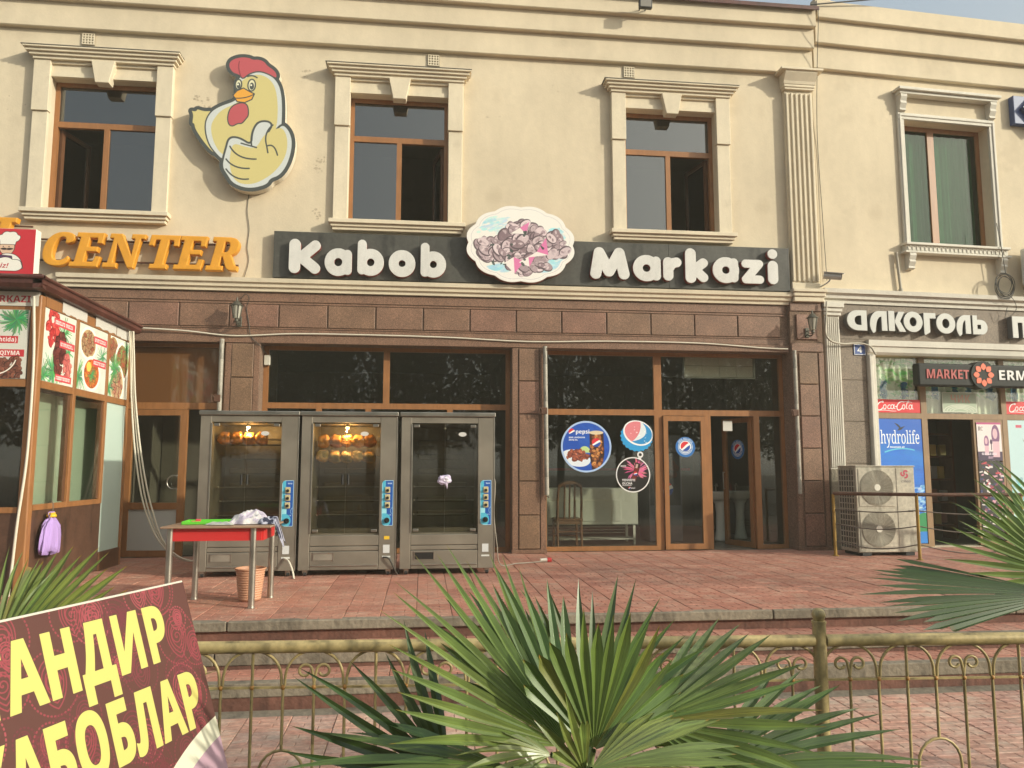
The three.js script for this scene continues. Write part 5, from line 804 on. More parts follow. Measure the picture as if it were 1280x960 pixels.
  mesh('plate', [face([s], w, h).translate(gx1 + 0.03, 0.60, 0.0035)], printM(panelT, 0.35), c); mesh('plate_back', [new THREE.ExtrudeGeometry([s], { depth: 0.003, bevelEnabled: false }).translate(gx1 + 0.03, 0.60, 0)], STD(lin(0.1, 0.2, 0.4), 0.5), c);
  for (let i = 0; i < 3; i++) { const y = 1.04 - i * 0.092; mesh('switch', [rbox(0.062, 0.076, 0.012, gx1 + 0.10, y, 0.008, 0.005)], STD(lin(0.55, 0.47, 0.26), 0.5), c); mesh('knob', [new THREE.CylinderGeometry(0.017, 0.02, 0.022, 14).rotateX(Math.PI / 2).translate(gx1 + 0.10, y - 0.006, 0.024)], M.black, c); }
  mesh('knob', [new THREE.CylinderGeometry(0.030, 0.034, 0.026, 20).rotateX(Math.PI / 2).translate(gx1 + 0.095, 0.668, 0.017), box(0.009, 0.05, 0.02, gx1 + 0.095, 0.668, 0.035)], M.black, c);
  mesh('label_plate', [span(gx1 + 0.055, gx1 + 0.135, 0.27, 0.37, 0, 0.003)], STD(lin(0.62, 0.63, 0.62), 0.4), o);
  mesh('label_plate', [span(gx1 + 0.045, gx1 + 0.145, 0.215, 0.235, 0, 0.004)], STD(lin(0.66, 0.66, 0.62), 0.5), o);
  for (const [a, b] of [[0.08, -0.06], [W - 0.08, -0.06], [0.08, -D + 0.08], [W - 0.08, -D + 0.08]]) { const k = part('caster', o); mesh('fork', [span(a - 0.03, a + 0.03, 0.045, 0.072, b - 0.03, b + 0.03), span(a - 0.028, a - 0.02, 0.02, 0.06, b - 0.015, b + 0.015), span(a + 0.02, a + 0.028, 0.02, 0.06, b - 0.015, b + 0.015)], M.steelBright, k); mesh('wheel', [new THREE.CylinderGeometry(0.03, 0.03, 0.035, 16).rotateZ(Math.PI / 2).translate(a, 0.031, b)], M.rubber, k); }
  const L = part('lamp', o); mesh('socket', [cyl(0.02, 0.025, 0.03, mid, 1.84, -0.10, 12)], M.steelBright, L);
  mesh('bulb', [new THREE.SphereGeometry(0.024, 14, 10).scale(1, 0.8, 1).translate(mid, 1.815, -0.10)], lit ? bulbM : STD(lin(0.5, 0.48, 0.42), 0.2), L);
  if (lit) { const p = new THREE.PointLight(lin(1, 0.60, 0.24), 0.8); p.position.set(mid, 1.775, -0.10); p.castShadow = true; o.add(p); p.name = 'lamp_light'; }
  return o;
}
oven(-2.70, 'rotisserie oven with one lit row of browned chickens, behind the red table', 1);
const ov2 = oven(-1.492, 'rotisserie oven with two lit rows of chickens, between the other two ovens', 1);
mesh('warning_label', [span(0.965 + 0.065, 0.965 + 0.13, 0.435, 0.475, 0, 0.003)], STD(lin(0.75, 0.48, 0.03), 0.5), ov2);
const ov3 = oven(-0.268, 'unlit empty rotisserie oven with a rag on its door handles', 0);
ov3.children.filter((q) => q.name === 'handle');
// chickens on the spits
function chickenGeo(s) {
  const g = new THREE.IcosahedronGeometry(1, 5), p = g.attributes.position, B = [[V(-0.5, 0.45, 0.75), 0.42, 0.22], [V(0.5, 0.45, 0.75), 0.42, 0.22], [V(-0.75, -0.35, 0.45), 0.34, 0.26], [V(0.75, -0.35, 0.45), 0.34, 0.26], [V(0, 0.9, 0.2), 0.22, 0.3], [V(0.1, -0.85, 0.4), 0.2, 0.2], [V(0.5, 0.9, 0.1), 0.3, 0.12], [V(-0.5, 0.9, 0.1), 0.3, 0.12]];
  B.forEach((b) => b[0].normalize()); const v = V(0, 0, 0);
  for (let i = 0; i < p.count; i++) { v.fromBufferAttribute(p, i).normalize(); let r = 0.9; for (const [d, a, w] of B) r += a * Math.exp(-(1 - v.dot(d)) / w * 2.2); r += 0.10 * (vnoise(v.x * 4 + 9 + s, v.y * 4 + 9 + v.z * 3, 64, 3 + s) - 0.5) + 0.05 * (vnoise(v.x * 13 + 30, v.y * 13 + 30 + v.z * 9, 128, 7 + s) - 0.5); v.multiplyScalar(r); p.setXYZ(i, v.x * 0.082, v.y * 0.076, v.z * 0.08); }
  g.computeVertexNormals(); return g;
}
const chG = [1, 2, 3].map(chickenGeo);
const skin = (r, g, b, s) => { const t = tex(128, 128, (u, v) => { const n = fbm(u, v, 5, 4, s), k = 0.65 + 0.7 * (n - 0.3); return [k, k * (0.72 + 0.3 * (1 - n)), k * (0.5 + 0.4 * (1 - n))]; }, true); return PHY(lin(r, g, b), 0.35, { map: t }); };
const roast = skin(0.85, 0.46, 0.17, 101), half = skin(0.95, 0.66, 0.34, 102), pale = skin(0.98, 0.84, 0.50, 103);
function chickens(n, x0, dx, y, z, mats, label, group) { for (let i = 0; i < n; i++) { const c = tag(mesh('roast_chicken', [chG[i % 3].clone().rotateX(rr(-0.4, 0.4)).rotateZ(rr(-0.25, 0.25))], mats[i % mats.length]), label, 'chicken', group); c.position.set(x0 + dx * i, y, z); } }
chickens(4, -2.45, 0.148, 1.67, 2.24 - 0.19, [roast], 'browned chicken on the spit of the oven behind the red table', 'chickens in the oven behind the table');
chickens(5, -1.235, 0.142, 1.64, 2.24 - 0.19, [half, roast, half], 'half-browned chicken on the upper spit of the middle oven', 'upper row of chickens in the middle oven');
chickens(5, -1.245, 0.142, 1.45, 2.24 - 0.19, [pale], 'pale chicken on the lower spit of the middle oven', 'lower row of chickens in the middle oven');
for (const [x, y, l] of [[-2.70, 1.67, 'spit rod carrying the browned chickens'], [-1.492, 1.64, 'upper spit rod with half-browned chickens'], [-1.492, 1.45, 'lower spit rod with pale chickens']]) single('spit_rod', l, 'spit', [bar([x + 0.14, y, 2.05], [x + 0.955, y, 2.05], 0.006, 8), bar([x + 0.2, y, 2.05], [x + 0.27, y + 0.012, 2.05], 0.014, 8)], M.steelBright);
// rag knotted round the handles of the empty oven
{
  const g = new THREE.IcosahedronGeometry(0.055, 4), p = g.attributes.position, v = V(0, 0, 0); for (let i = 0; i < p.count; i++) { v.fromBufferAttribute(p, i); const n = v.clone().normalize(); const q = 1 + 0.6 * (vnoise(n.x * 3 + 9, n.y * 3 + 9 + n.z * 4, 64, 5) - 0.5) + 0.25 * (vnoise(n.x * 9 + 20, n.y * 9 + 20, 64, 6) - 0.5); v.multiplyScalar(q); p.setXYZ(i, v.x * 1.5, v.y * 1.05, v.z * 0.7); } g.computeVertexNormals();
  const t = canvasTex(128, 128, (x) => { x.fillStyle = '#cbbfd6'; x.fillRect(0, 0, 128, 128); for (let i = 0; i < 14; i++) { x.fillStyle = ['#4a3a66', '#e4dfe6', '#9a86b0'][i % 3]; x.beginPath(); x.ellipse(rr(0, 128), rr(0, 128), rr(6, 18), rr(4, 10), rnd() * 3, 0, 6.3); x.fill(); } });
  single('rag', 'lilac patterned rag knotted round the handles of the empty oven', 'cloth', [g.translate(0.282, 1.165, 2.275), new THREE.ConeGeometry(0.03, 0.09, 10).rotateZ(3.4).translate(0.30, 1.09, 2.28)], STD(0xffffff, 0.9, { map: t }));
}
// power leads of the ovens
single('power_lead', 'white power lead from the oven behind the red table to the floor', 'cable', [tube([[-1.66, 0.22, 2.245], [-1.6, 0.2, 2.3], [-1.52, 0.08, 2.42], [-1.50, 0.012, 2.46], [-1.53, 0.012, 2.3]], 0.012, 30, 7)], M.cableWhite);
single('power_lead', 'black power lead from the middle oven', 'cable', [tube([[-0.47, 0.22, 2.245], [-0.40, 0.21, 2.28], [-0.34, 0.10, 2.26], [-0.30, 0.014, 2.2], [-0.28, 0.014, 2.0]], 0.010, 30, 7)], M.cableDark);
single('power_lead', 'grey power lead rising behind the empty oven', 'cable', [tube([[0.92, 1.25, 1.6], [0.97, 1.15, 1.6], [0.96, 0.7, 1.6], [1.0, 0.3, 1.6], [1.05, 0.03, 1.55], [1.3, 0.012, 1.35], [1.68, 0.012, 1.16]], 0.007, 50, 7)], STD(lin(0.30, 0.27, 0.22), 0.6));
{ const p = thing('power_plug', 'white and red power connector lying on the terrace by the granite pier', 'plug', [1.70, 0.032, 1.155], 0.12); mesh('body', [new THREE.CylinderGeometry(0.028, 0.022, 0.10, 18).rotateZ(-Math.PI / 2)], STD(lin(0.62, 0.58, 0.5), 0.5), p); mesh('collar', [new THREE.CylinderGeometry(0.032, 0.032, 0.06, 18).rotateZ(-Math.PI / 2).translate(0.08, 0, 0)], STD(lin(0.48, 0.03, 0.03), 0.45), p); }

// ---------------------------------------------------------------- red table and what is on it
{
  const t = thing('red_table', 'small table with a worn brown top, red apron and round steel legs', 'table');
  const x0 = -2.42, x1 = -1.42, z0 = 3.72, z1 = 4.42, top = 0.762;
  mesh('tabletop', [span(x0, x1, top - 0.018, top, z0, z1, 0.006)], metricM(STD(lin(0.40, 0.25, 0.16), 0.5, { map: rep(pvcT, 1.2) })), t);
  mesh('apron', [span(x0 + 0.10, x1 - 0.09, 0.625, 0.743, z1 - 0.075, z1 - 0.055)], STD(lin(0.58, 0.03, 0.03), 0.4), t);
  mesh('apron', [span(x0 + 0.10, x1 - 0.09, 0.625, 0.743, z0 + 0.055, z0 + 0.075)], STD(lin(0.58, 0.03, 0.03), 0.4), t);
  for (const x of [x0 + 0.085, x1 - 0.085]) mesh('apron', [span(x - 0.01, x + 0.01, 0.625, 0.743, z0 + 0.076, z1 - 0.076)], STD(lin(0.58, 0.03, 0.03), 0.4), t);
  for (const [x, z] of [[x0 + 0.075, z1 - 0.065], [x1 - 0.165, z1 - 0.065], [x0 + 0.16, z0 + 0.06], [x1 - 0.10, z0 + 0.06]]) mesh('leg', [cyl(0.03, 0.03, 0.742, x, 0.372, z, 22), cyl(0.034, 0.032, 0.02, x, 0.01, z, 18)], M.steelBright, t);
  const tr = thing('cutting_tray', 'bright green plastic tray lying on the red table', 'tray', [-2.03, 0.7625, 3.98], 0.08);
  mesh('base', [rbox(0.56, 0.008, 0.30, 0, 0.004, 0, 0.003)], STD(lin(0.10, 0.46, 0.03), 0.4), tr); mesh('rim', [rbox(0.58, 0.03, 0.012, 0, 0.016, 0.155, 0.005), rbox(0.58, 0.03, 0.012, 0, 0.016, -0.155, 0.005), rbox(0.012, 0.03, 0.31, 0.285, 0.016, 0, 0.005), rbox(0.012, 0.03, 0.31, -0.285, 0.016, 0, 0.005)], STD(lin(0.12, 0.52, 0.04), 0.4), tr);
  const cloth = (name, label, mat, cx, cz, w, d, h, sd, drop) => { const n = 40, g = new THREE.PlaneGeometry(w, d, n, n).rotateX(-Math.PI / 2), p = g.attributes.position; for (let i = 0; i < p.count; i++) { const u = p.getX(i) / w + 0.5, v = p.getZ(i) / d + 0.5, e = Math.sin(Math.PI * Math.min(1, Math.max(0, u))) * Math.sin(Math.PI * v); let y = 0.006 + h * Math.pow(Math.max(0, e), 0.6) * (0.25 + 1.1 * fbm(u, v, 4, 4, sd)); const X = p.getX(i) * (0.82 + 0.35 * vnoise(v * 5, sd, 64, sd)), Z = p.getZ(i) * (0.8 + 0.4 * vnoise(u * 5, sd, 64, sd + 1)); p.setXYZ(i, X, y, Z); if (drop && cx + X > x1 + 0.004) p.setY(i, y - (cx + X - x1) * 2.6); } g.computeVertexNormals(); return single(name, label, 'cloth', [g.translate(cx, top, cz)], mat); };
  const tw = (c1, c2, s) => STD(0xffffff, 0.9, { side: THREE.DoubleSide, map: tex(256, 256, (u, v) => { const n = fbm(u, v, 6, 4, s) > 0.52 ? c2 : c1, k = 0.9 + 0.2 * fbm(u, v, 60, 2, s + 3); return n.map((q) => q * k); }, true) });
  cloth('rag_heap', 'crumpled white cloths heaped on the red table', tw([0.78, 0.76, 0.76], [0.70, 0.66, 0.72], 5), -1.68, 4.06, 0.36, 0.30, 0.14, 11);
  cloth('tea_towel', 'dark blue patterned towel hanging over the edge of the red table', tw([0.62, 0.62, 0.68], [0.17, 0.18, 0.26], 8), -1.47, 4.12, 0.24, 0.22, 0.085, 14, true);
  cloth('wipe', 'flat white wipe beside the green tray', tw([0.70, 0.70, 0.66], [0.6, 0.6, 0.6], 9), -1.93, 4.22, 0.26, 0.10, 0.035, 17);
  const pk = single('red_packet', 'small crumpled red and white packet on the green tray', 'packet', [rbox(0.09, 0.022, 0.05, 0, 0.011, 0, 0.006), rbox(0.05, 0.02, 0.035, 0.02, 0.028, 0.004, 0.006)], STD(lin(0.5, 0.05, 0.05), 0.5)); pk.position.set(-2.21, 0.771, 4.02); pk.rotation.y = 0.4;
  // waste bin
  const b = thing('waste_bin', 'terracotta ribbed plastic waste bin under the red table', 'bin', [-1.69, 0, 3.93]);
  const pr = [[0.0, 0.004], [0.098, 0.004], [0.102, 0.012]]; for (let i = 0; i < 12; i++) { const y = 0.018 + i * 0.0235, r = 0.102 + (y / 0.31) * 0.034; pr.push([r, y], [r + 0.007, y + 0.004], [r + 0.007, y + 0.015], [r, y + 0.019]); } pr.push([0.138, 0.30], [0.15, 0.305], [0.152, 0.318], [0.146, 0.322], [0.136, 0.316], [0.10, 0.02], [0, 0.015]);
  mesh('bucket', [new THREE.LatheGeometry(pr.map((q) => new THREE.Vector2(...q)), 44)], STD(lin(0.52, 0.27, 0.16), 0.55, { side: THREE.DoubleSide }), b);
}
// ---------------------------------------------------------------- fittings on the facade
function wallLantern(x, label, dim) {
  const l = thing('wall_lantern', label, 'lantern', [x, 3.66, dim ? 0.13 : 0.045]), m = STD(lin(0.10, 0.095, 0.075), 0.5, { metalness: 0.5 }), z = 0.2;
  mesh('wall_plate', [rbox(0.07, 0.16, 0.02, 0, -0.13, 0.01, 0.008)], m, l);
  mesh('arm', [tube([[0, -0.16, 0.02], [0, -0.2, 0.10], [0, -0.19, 0.18], [0, -0.15, z]], 0.011, 20, 8), tube([[0, -0.10, 0.02], [0.035, -0.12, 0.10], [0.05, -0.16, 0.15], [0, -0.17, z]], 0.007, 16, 6), tube([[0, -0.10, 0.02], [-0.035, -0.12, 0.10], [-0.05, -0.16, 0.15], [0, -0.17, z]], 0.007, 16, 6), cyl(0.03, 0.02, 0.04, 0, -0.135, z, 12)], m, l);
  mesh('glass', [cyl(0.045, 0.078, 0.19, 0, -0.02, z, 6)], PHY(lin(0.62, 0.60, 0.5), 0.35, { transmission: 0.4, thickness: 0 }), l);
  const cage = []; for (let i = 0; i < 6; i++) { const a = (i * Math.PI) / 3, c = Math.cos(a), s = Math.sin(a); cage.push(bar([c * 0.048, -0.115, z + s * 0.048], [c * 0.082, 0.077, z + s * 0.082], 0.007, 6)); }
  mesh('cage', cage, m, l);
  mesh('cap', [cyl(0.10, 0.09, 0.016, 0, 0.085, z, 6), cyl(0.085, 0.03, 0.06, 0, 0.12, z, 6), cyl(0.02, 0.004, 0.07, 0, 0.18, z, 8), ball(0.014, 0, 0.155, z, 8, 6)], m, l);
}
wallLantern(-2.80, 'small bronze wall lantern beside the left granite pier', 0);
wallLantern(6.27, 'small bronze wall lantern high on the right granite pier, below the fluted pilaster', 1);
{
  const c = thing('security_camera', 'small grey bullet camera beside the fluted pilaster', 'camera', [6.60, 4.33, 0.12]); c.userData.label = 'small grey bullet camera at the foot of the fluted pilaster';
  const b = part('housing', c); b.position.set(0.08, 0.13, 0.16); b.rotation.set(0.35, 0.95, -0.1); b.scale.setScalar(1.35); mesh('shell', [new THREE.CylinderGeometry(0.042, 0.042, 0.2, 18).rotateX(Math.PI / 2), box(0.095, 0.012, 0.23, 0, 0.042, 0.012)], STD(lin(0.5, 0.48, 0.43), 0.45), b); mesh('lens', [new THREE.CylinderGeometry(0.034, 0.034, 0.012, 18).rotateX(Math.PI / 2).translate(0, 0, 0.1)], M.black, b);
  mesh('bracket', [tube([[-0.06, -0.02, -0.02], [-0.03, 0.0, 0.08], [0.02, 0.04, 0.13], [0.05, 0.10, 0.16]], 0.013, 16, 8), rbox(0.06, 0.07, 0.02, -0.06, -0.02, -0.02, 0.005)], STD(lin(0.5, 0.48, 0.43), 0.5), c);
  const f = thing('floodlight', 'black square floodlight fixed to the parapet bands', 'floodlight', [3.54, 8.84, 0.26]);
  mesh('case', [rbox(0.22, 0.16, 0.07, 0, 0.05, 0.20, 0.012).rotateX(0.0)], M.black, f); mesh('lens', [box(0.18, 0.12, 0.004, 0, 0.05, 0.237)], PHY(lin(0.22, 0.2, 0.17), 0.15), f); mesh('bracket', [bar([-0.05, 0.06, 0], [-0.05, 0.06, 0.17], 0.01), bar([0.05, 0.06, 0], [0.05, 0.06, 0.17], 0.01)], M.rubber, f);
  const j = single('junction_box', 'small white junction box at the top corner of the left shop window', 'box', [rbox(0.09, 0.16, 0.05, -2.42, 2.98, -0.20, 0.008)], STD(lin(0.6, 0.57, 0.48), 0.5));
}
function awningPole(x, y0, y1, dx, label) {
  const p = thing('awning_pole', label, 'pole', [x, 0, 0.115]);
  mesh('tube', [bar([0, y1, 0], [dx, y0, 0], 0.034, 18)], M.whitePipe, p);
  mesh('bracket', [rbox(0.10, 0.11, 0.07, dx * 0.4 - 0.03, (y0 * 0.44 + y1 * 0.56), 0.005, 0.01), box(0.04, 0.05, 0.12, dx * 0.4, y1 - 0.05, -0.03)], M.rust, p);
  mesh('hook', [new THREE.TorusGeometry(0.03, 0.007, 6, 16, 4.4).translate(dx, y0 - 0.05, 0), tube([[dx * 0.4 - 0.05, y0 * 0.44 + y1 * 0.56, 0.03], [dx * 0.4 - 0.11, y0 * 0.44 + y1 * 0.56 + 0.05, 0.05], [dx * 0.4 - 0.10, y0 * 0.44 + y1 * 0.56 - 0.06, 0.05]], 0.008, 12, 6)], M.rust, p);
}
awningPole(1.90, 0.90, 3.225, 0.02, 'white awning pole on the middle granite pier'); awningPole(6.045, 0.90, 3.235, 0.0, 'white awning pole on the right granite pier, leaning'); awningPole(-3.03, 1.2, 3.25, 0.0, 'white awning pole on the left granite pier, behind the oven');
single('frieze_cable', 'white cable sagging along the granite frieze', 'cable', [tube([[-4.3, 3.40, 0.09], [-3.6, 3.37, 0.085], [-2.9, 3.31, 0.07], [-2.0, 3.355, 0.07], [-0.8, 3.36, 0.07], [0.4, 3.345, 0.07], [1.6, 3.305, 0.07], [3, 3.335, 0.07], [4.5, 3.33, 0.07], [5.6, 3.27, 0.07], [5.95, 3.26, 0.09]], 0.0125, 90, 7)], M.cableWhite);
single('lantern_cable', 'thin dark cable hanging from the lantern to the junction box', 'cable', [tube([[-2.79, 3.88, 0.07], [-2.72, 3.95, 0.10], [-2.66, 3.90, 0.12], [-2.70, 3.75, 0.06], [-2.66, 3.5, 0.055], [-2.62, 3.3, 0.055], [-2.5, 3.18, 0.06], [-2.43, 3.07, -0.18]], 0.006, 50, 6)], M.cableDark);
single('sign_cable', 'thin cable dropping from the rooster sign down the cream wall', 'cable', [tube([[-2.74, 5.6, 0.01], [-2.76, 5.3, 0.012], [-2.72, 5.0, 0.012], [-2.74, 4.7, 0.012], [-2.71, 4.5, 0.012], [-2.76, 4.24, 0.02]], 0.005, 40, 5)], M.cableDark);
single('roof_cable', 'thin dark cable slung from the roof corner up past the market parapet', 'cable', [tube([[6.5, 9.2, 0.3], [7.5, 9.36, 0.30], [8.6, 9.54, 0.32], [10, 9.85, 0.35], [13, 10.6, 0.4]], 0.012, 40, 6)], M.cableDark);
single('corner_cable', 'thin cable running down the joint of the two buildings', 'cable', [tube([[6.60, 9.1, 0.36], [6.62, 8.8, 0.30], [6.66, 8.2, 0.14], [6.67, 7.0, 0.02], [6.70, 5.5, 0.02], [6.72, 4.45, 0.03]], 0.006, 50, 5)], M.cableDark);
single('pilaster_cable', 'grey cable looping round the white pilaster of the market', 'cable', [tube([[6.60, 4.05, 0.20], [6.58, 3.8, 0.20], [6.57, 3.5, 0.19], [6.66, 3.40, 0.17], [6.9, 3.36, 0.12], [7.1, 3.38, 0.07], [7.3, 3.38, 0.05], [7.42, 3.33, 0.06], [7.5, 3.2, 0.07]], 0.016, 60, 7)], STD(lin(0.42, 0.38, 0.30), 0.6));
{
  const o = []; for (let i = 0; i < 7; i++) { const r = 0.13 + i * 0.012, P = []; for (let k = 0; k < 28; k++) { const a = (k / 28) * Math.PI * 2; P.push(V(3.40 + Math.cos(a) * r * (1 + 0.05 * Math.sin(i * 2.1)) + 0.01 * Math.sin(i), 4.47 + Math.sin(a) * r * 1.15 + 0.012 * Math.cos(i * 1.7), 0.185 + 0.012 * Math.sin(a * 3 + i))); } o.push(tube(P, 0.006, 64, 5, true)); }
  o.push(tube([[3.36, 5.6, 0.14], [3.38, 5.2, 0.18], [3.40, 4.95, 0.185], [3.43, 4.68, 0.185]], 0.007, 30, 5), tube([[3.44, 4.32, 0.19], [3.56, 4.2, 0.19], [3.6, 4.05, 0.17], [3.42, 3.9, 0.12], [3.43, 4.1, 0.17]], 0.005, 30, 5));
  inMarket(single('cable_coil', 'coil of spare dark cable hung below the market window sill', 'cable coil', o, M.cableDark));
  inMarket(single('vent_pipe', 'short grey pipe running down beside the market window sill', 'pipe', [bar([1.42, 5.0, 0.05], [1.47, 4.31, 0.05], 0.024, 12), bar([1.47, 4.36, 0.05], [1.47, 4.30, 0.05], 0.036, 12)], STD(lin(0.36, 0.32, 0.25), 0.6)));
  const a = inMarket(thing('air_conditioner', 'pale outdoor air conditioner fixed on the upper market wall', 'air conditioner')); mesh('case', [span(3.82, 4.7, 4.50, 5.16, 0.10, 0.42, 0.03)], STD(lin(0.62, 0.62, 0.58), 0.5), a); mesh('fan_grille', [new THREE.TorusGeometry(0.24, 0.008, 6, 36).translate(4.34, 4.83, 0.425), new THREE.TorusGeometry(0.16, 0.006, 6, 30).translate(4.34, 4.83, 0.425), new THREE.TorusGeometry(0.08, 0.006, 6, 24).translate(4.34, 4.83, 0.425)], STD(lin(0.4, 0.4, 0.38), 0.5), a); mesh('bracket', [span(3.95, 3.99, 4.46, 4.5, 0, 0.4), span(4.5, 4.54, 4.46, 4.5, 0, 0.4)], M.steel, a);
}
// tall twin-fan air conditioner on the terrace
{
  const a = thing('twin_fan_air_conditioner', 'tall cream twin-fan air conditioner standing against the market wall', 'air conditioner', [6.515, 0.05, 0.95]);
  const cm = metricM(STD(lin(0.84, 0.79, 0.67), 0.5, { map: rep(concT, 0.5) })), W = 0.955, H = 1.28, D = 0.50;
  mesh('case', [span(0, W, 0, H, -D, 0, 0.014)], cm, a); mesh('lid', [span(-0.008, W + 0.008, H, H + 0.02, -D - 0.005, 0.012, 0.008)], cm, a);
  for (const q of [0.06, W - 0.2]) mesh('foot', [span(q, q + 0.14, -0.05, 0, -D, 0)], M.rubber, a);
  const inM = STD(lin(0.09, 0.085, 0.07), 0.7), fanM = STD(lin(0.30, 0.275, 0.22), 0.7);
  for (const cy of [0.97, 0.35]) {
    const f = part('fan_grille', a), cx = 0.33;
    mesh('panel', [span(cx - 0.29, cx + 0.29, cy - 0.285, cy + 0.285, 0.001, 0.008, 0.003)], cm, f);
    mesh('opening', [new THREE.CylinderGeometry(0.262, 0.262, 0.002, 48).rotateX(Math.PI / 2).translate(cx, cy, 0.0095)], fanM, f);
    const rings = []; for (let i = 1; i < 16; i++) rings.push(new THREE.TorusGeometry(0.045 + i * 0.0145, 0.0037, 5, 48).translate(cx, cy, 0.017)); for (let i = 0; i < 24; i++) { const t = (i / 24) * 6.2832; rings.push(bar([cx + Math.cos(t) * 0.05, cy + Math.sin(t) * 0.05, 0.016], [cx + Math.cos(t + 0.35) * 0.262, cy + Math.sin(t + 0.35) * 0.262, 0.016], 0.0035, 5)); }
    mesh('wires', rings, cm, f);
    const blades = []; for (let i = 0; i < 3; i++) { const s = new THREE.Shape(); s.moveTo(0.05, 0); s.absarc(0, 0, 0.24, 0.1, 1.5, false); s.lineTo(0, 0.05); blades.push(new THREE.ExtrudeGeometry(s, { depth: 0.002, bevelEnabled: false }).rotateZ(i * 2.094).translate(cx, cy, 0.0108)); } mesh('fan_blade', blades, STD(lin(0.36, 0.34, 0.28), 0.6), f);
    mesh('hub', [new THREE.CylinderGeometry(0.05, 0.05, 0.012, 28).rotateX(Math.PI / 2).translate(cx, cy, 0.02)], STD(lin(0.68, 0.64, 0.54), 0.5), f);
  }
  mesh('service_panel', [span(0.655, 0.93, 0.03, 1.26, 0.001, 0.006, 0.003)], cm, a); mesh('handle', [span(0.82, 0.90, 0.60, 0.625, 0.0055, 0.012, 0.004)], inM, a);
  const lt = drawn(160, 200, (x) => { x.strokeStyle = '#000'; x.lineWidth = 22; x.lineCap = 'round'; x.beginPath(); x.arc(100, 60, 26, 2.2, 5.6); x.stroke(); x.beginPath(); x.arc(58, 76, 26, 1.0, 3.7); x.stroke(); x.beginPath(); x.arc(98, 104, 26, -0.9, 1.9); x.stroke(); });
  mesh('emblem', [extrude(trace(lt, 0.0011, 0.0011, 0.70, 1.04), 0.002).translate(0, 0, 0.006)], STD(lin(0.5, 0.05, 0.10), 0.5), a);
  const g = new TextGeometry('CHIGO', { font: fontSans, size: 0.034, depth: 0.002, curveSegments: 4 }); mesh('lettering', [g.translate(0.735, 1.045, 0.006)], STD(lin(0.22, 0.2, 0.2), 0.5), a);
  const gr = []; for (let i = 0; i < 7; i++) gr.push(span(-0.014, -0.006, 0.04, 1.25, -D + 0.03 + i * 0.071, -D + 0.044 + i * 0.071)); for (let i = 0; i < 15; i++) gr.push(span(-0.010, -0.002, 0.04 + i * 0.085, 0.055 + i * 0.085, -D + 0.03, -0.03)); mesh('side_grille', gr, cm, a); mesh('coil', [span(-0.0015, -0.0008, 0.04, 1.25, -D + 0.03, -0.03)], inM, a);
}
// rusty guard rail round it
{
  const g = thing('guard_rail', 'rusty guard rail on yellow posts in front of the twin-fan air conditioner', 'railing');
  const P = [[6.18, 0.88], [7.10, 1.52], [8.55, 1.75], [9.9, 1.9]], h = 0.92;
  P.forEach(([x, z]) => mesh('post', [cyl(0.023, 0.023, h, x, h / 2, z, 14), cyl(0.045, 0.045, 0.012, x, 0.008, z, 14)], M.yellowPaint, g));
  mesh('top_rail', P.slice(1).map((q, i) => bar([P[i][0], h + 0.01, P[i][1]], [q[0], h + 0.01, q[1]], 0.026, 14)), M.rust, g);
  for (const [y, s] of [[0.70, 0.05], [0.48, 0.09], [0.22, 0.12]]) for (let i = 0; i < 3; i++) { const a = P[i], b = P[i + 1], m = (t) => [a[0] + (b[0] - a[0]) * t, y - s * Math.sin(Math.PI * t) * (i ? 1 : 0.7), a[1] + (b[1] - a[1]) * t + 0.03 * Math.sin(Math.PI * t)]; mesh('rod', [tube([0, 0.25, 0.5, 0.75, 1].map(m), 0.0085, 24, 7)], STD(lin(0.13, 0.105, 0.085), 0.6, { metalness: 0.4 }), g); }
}
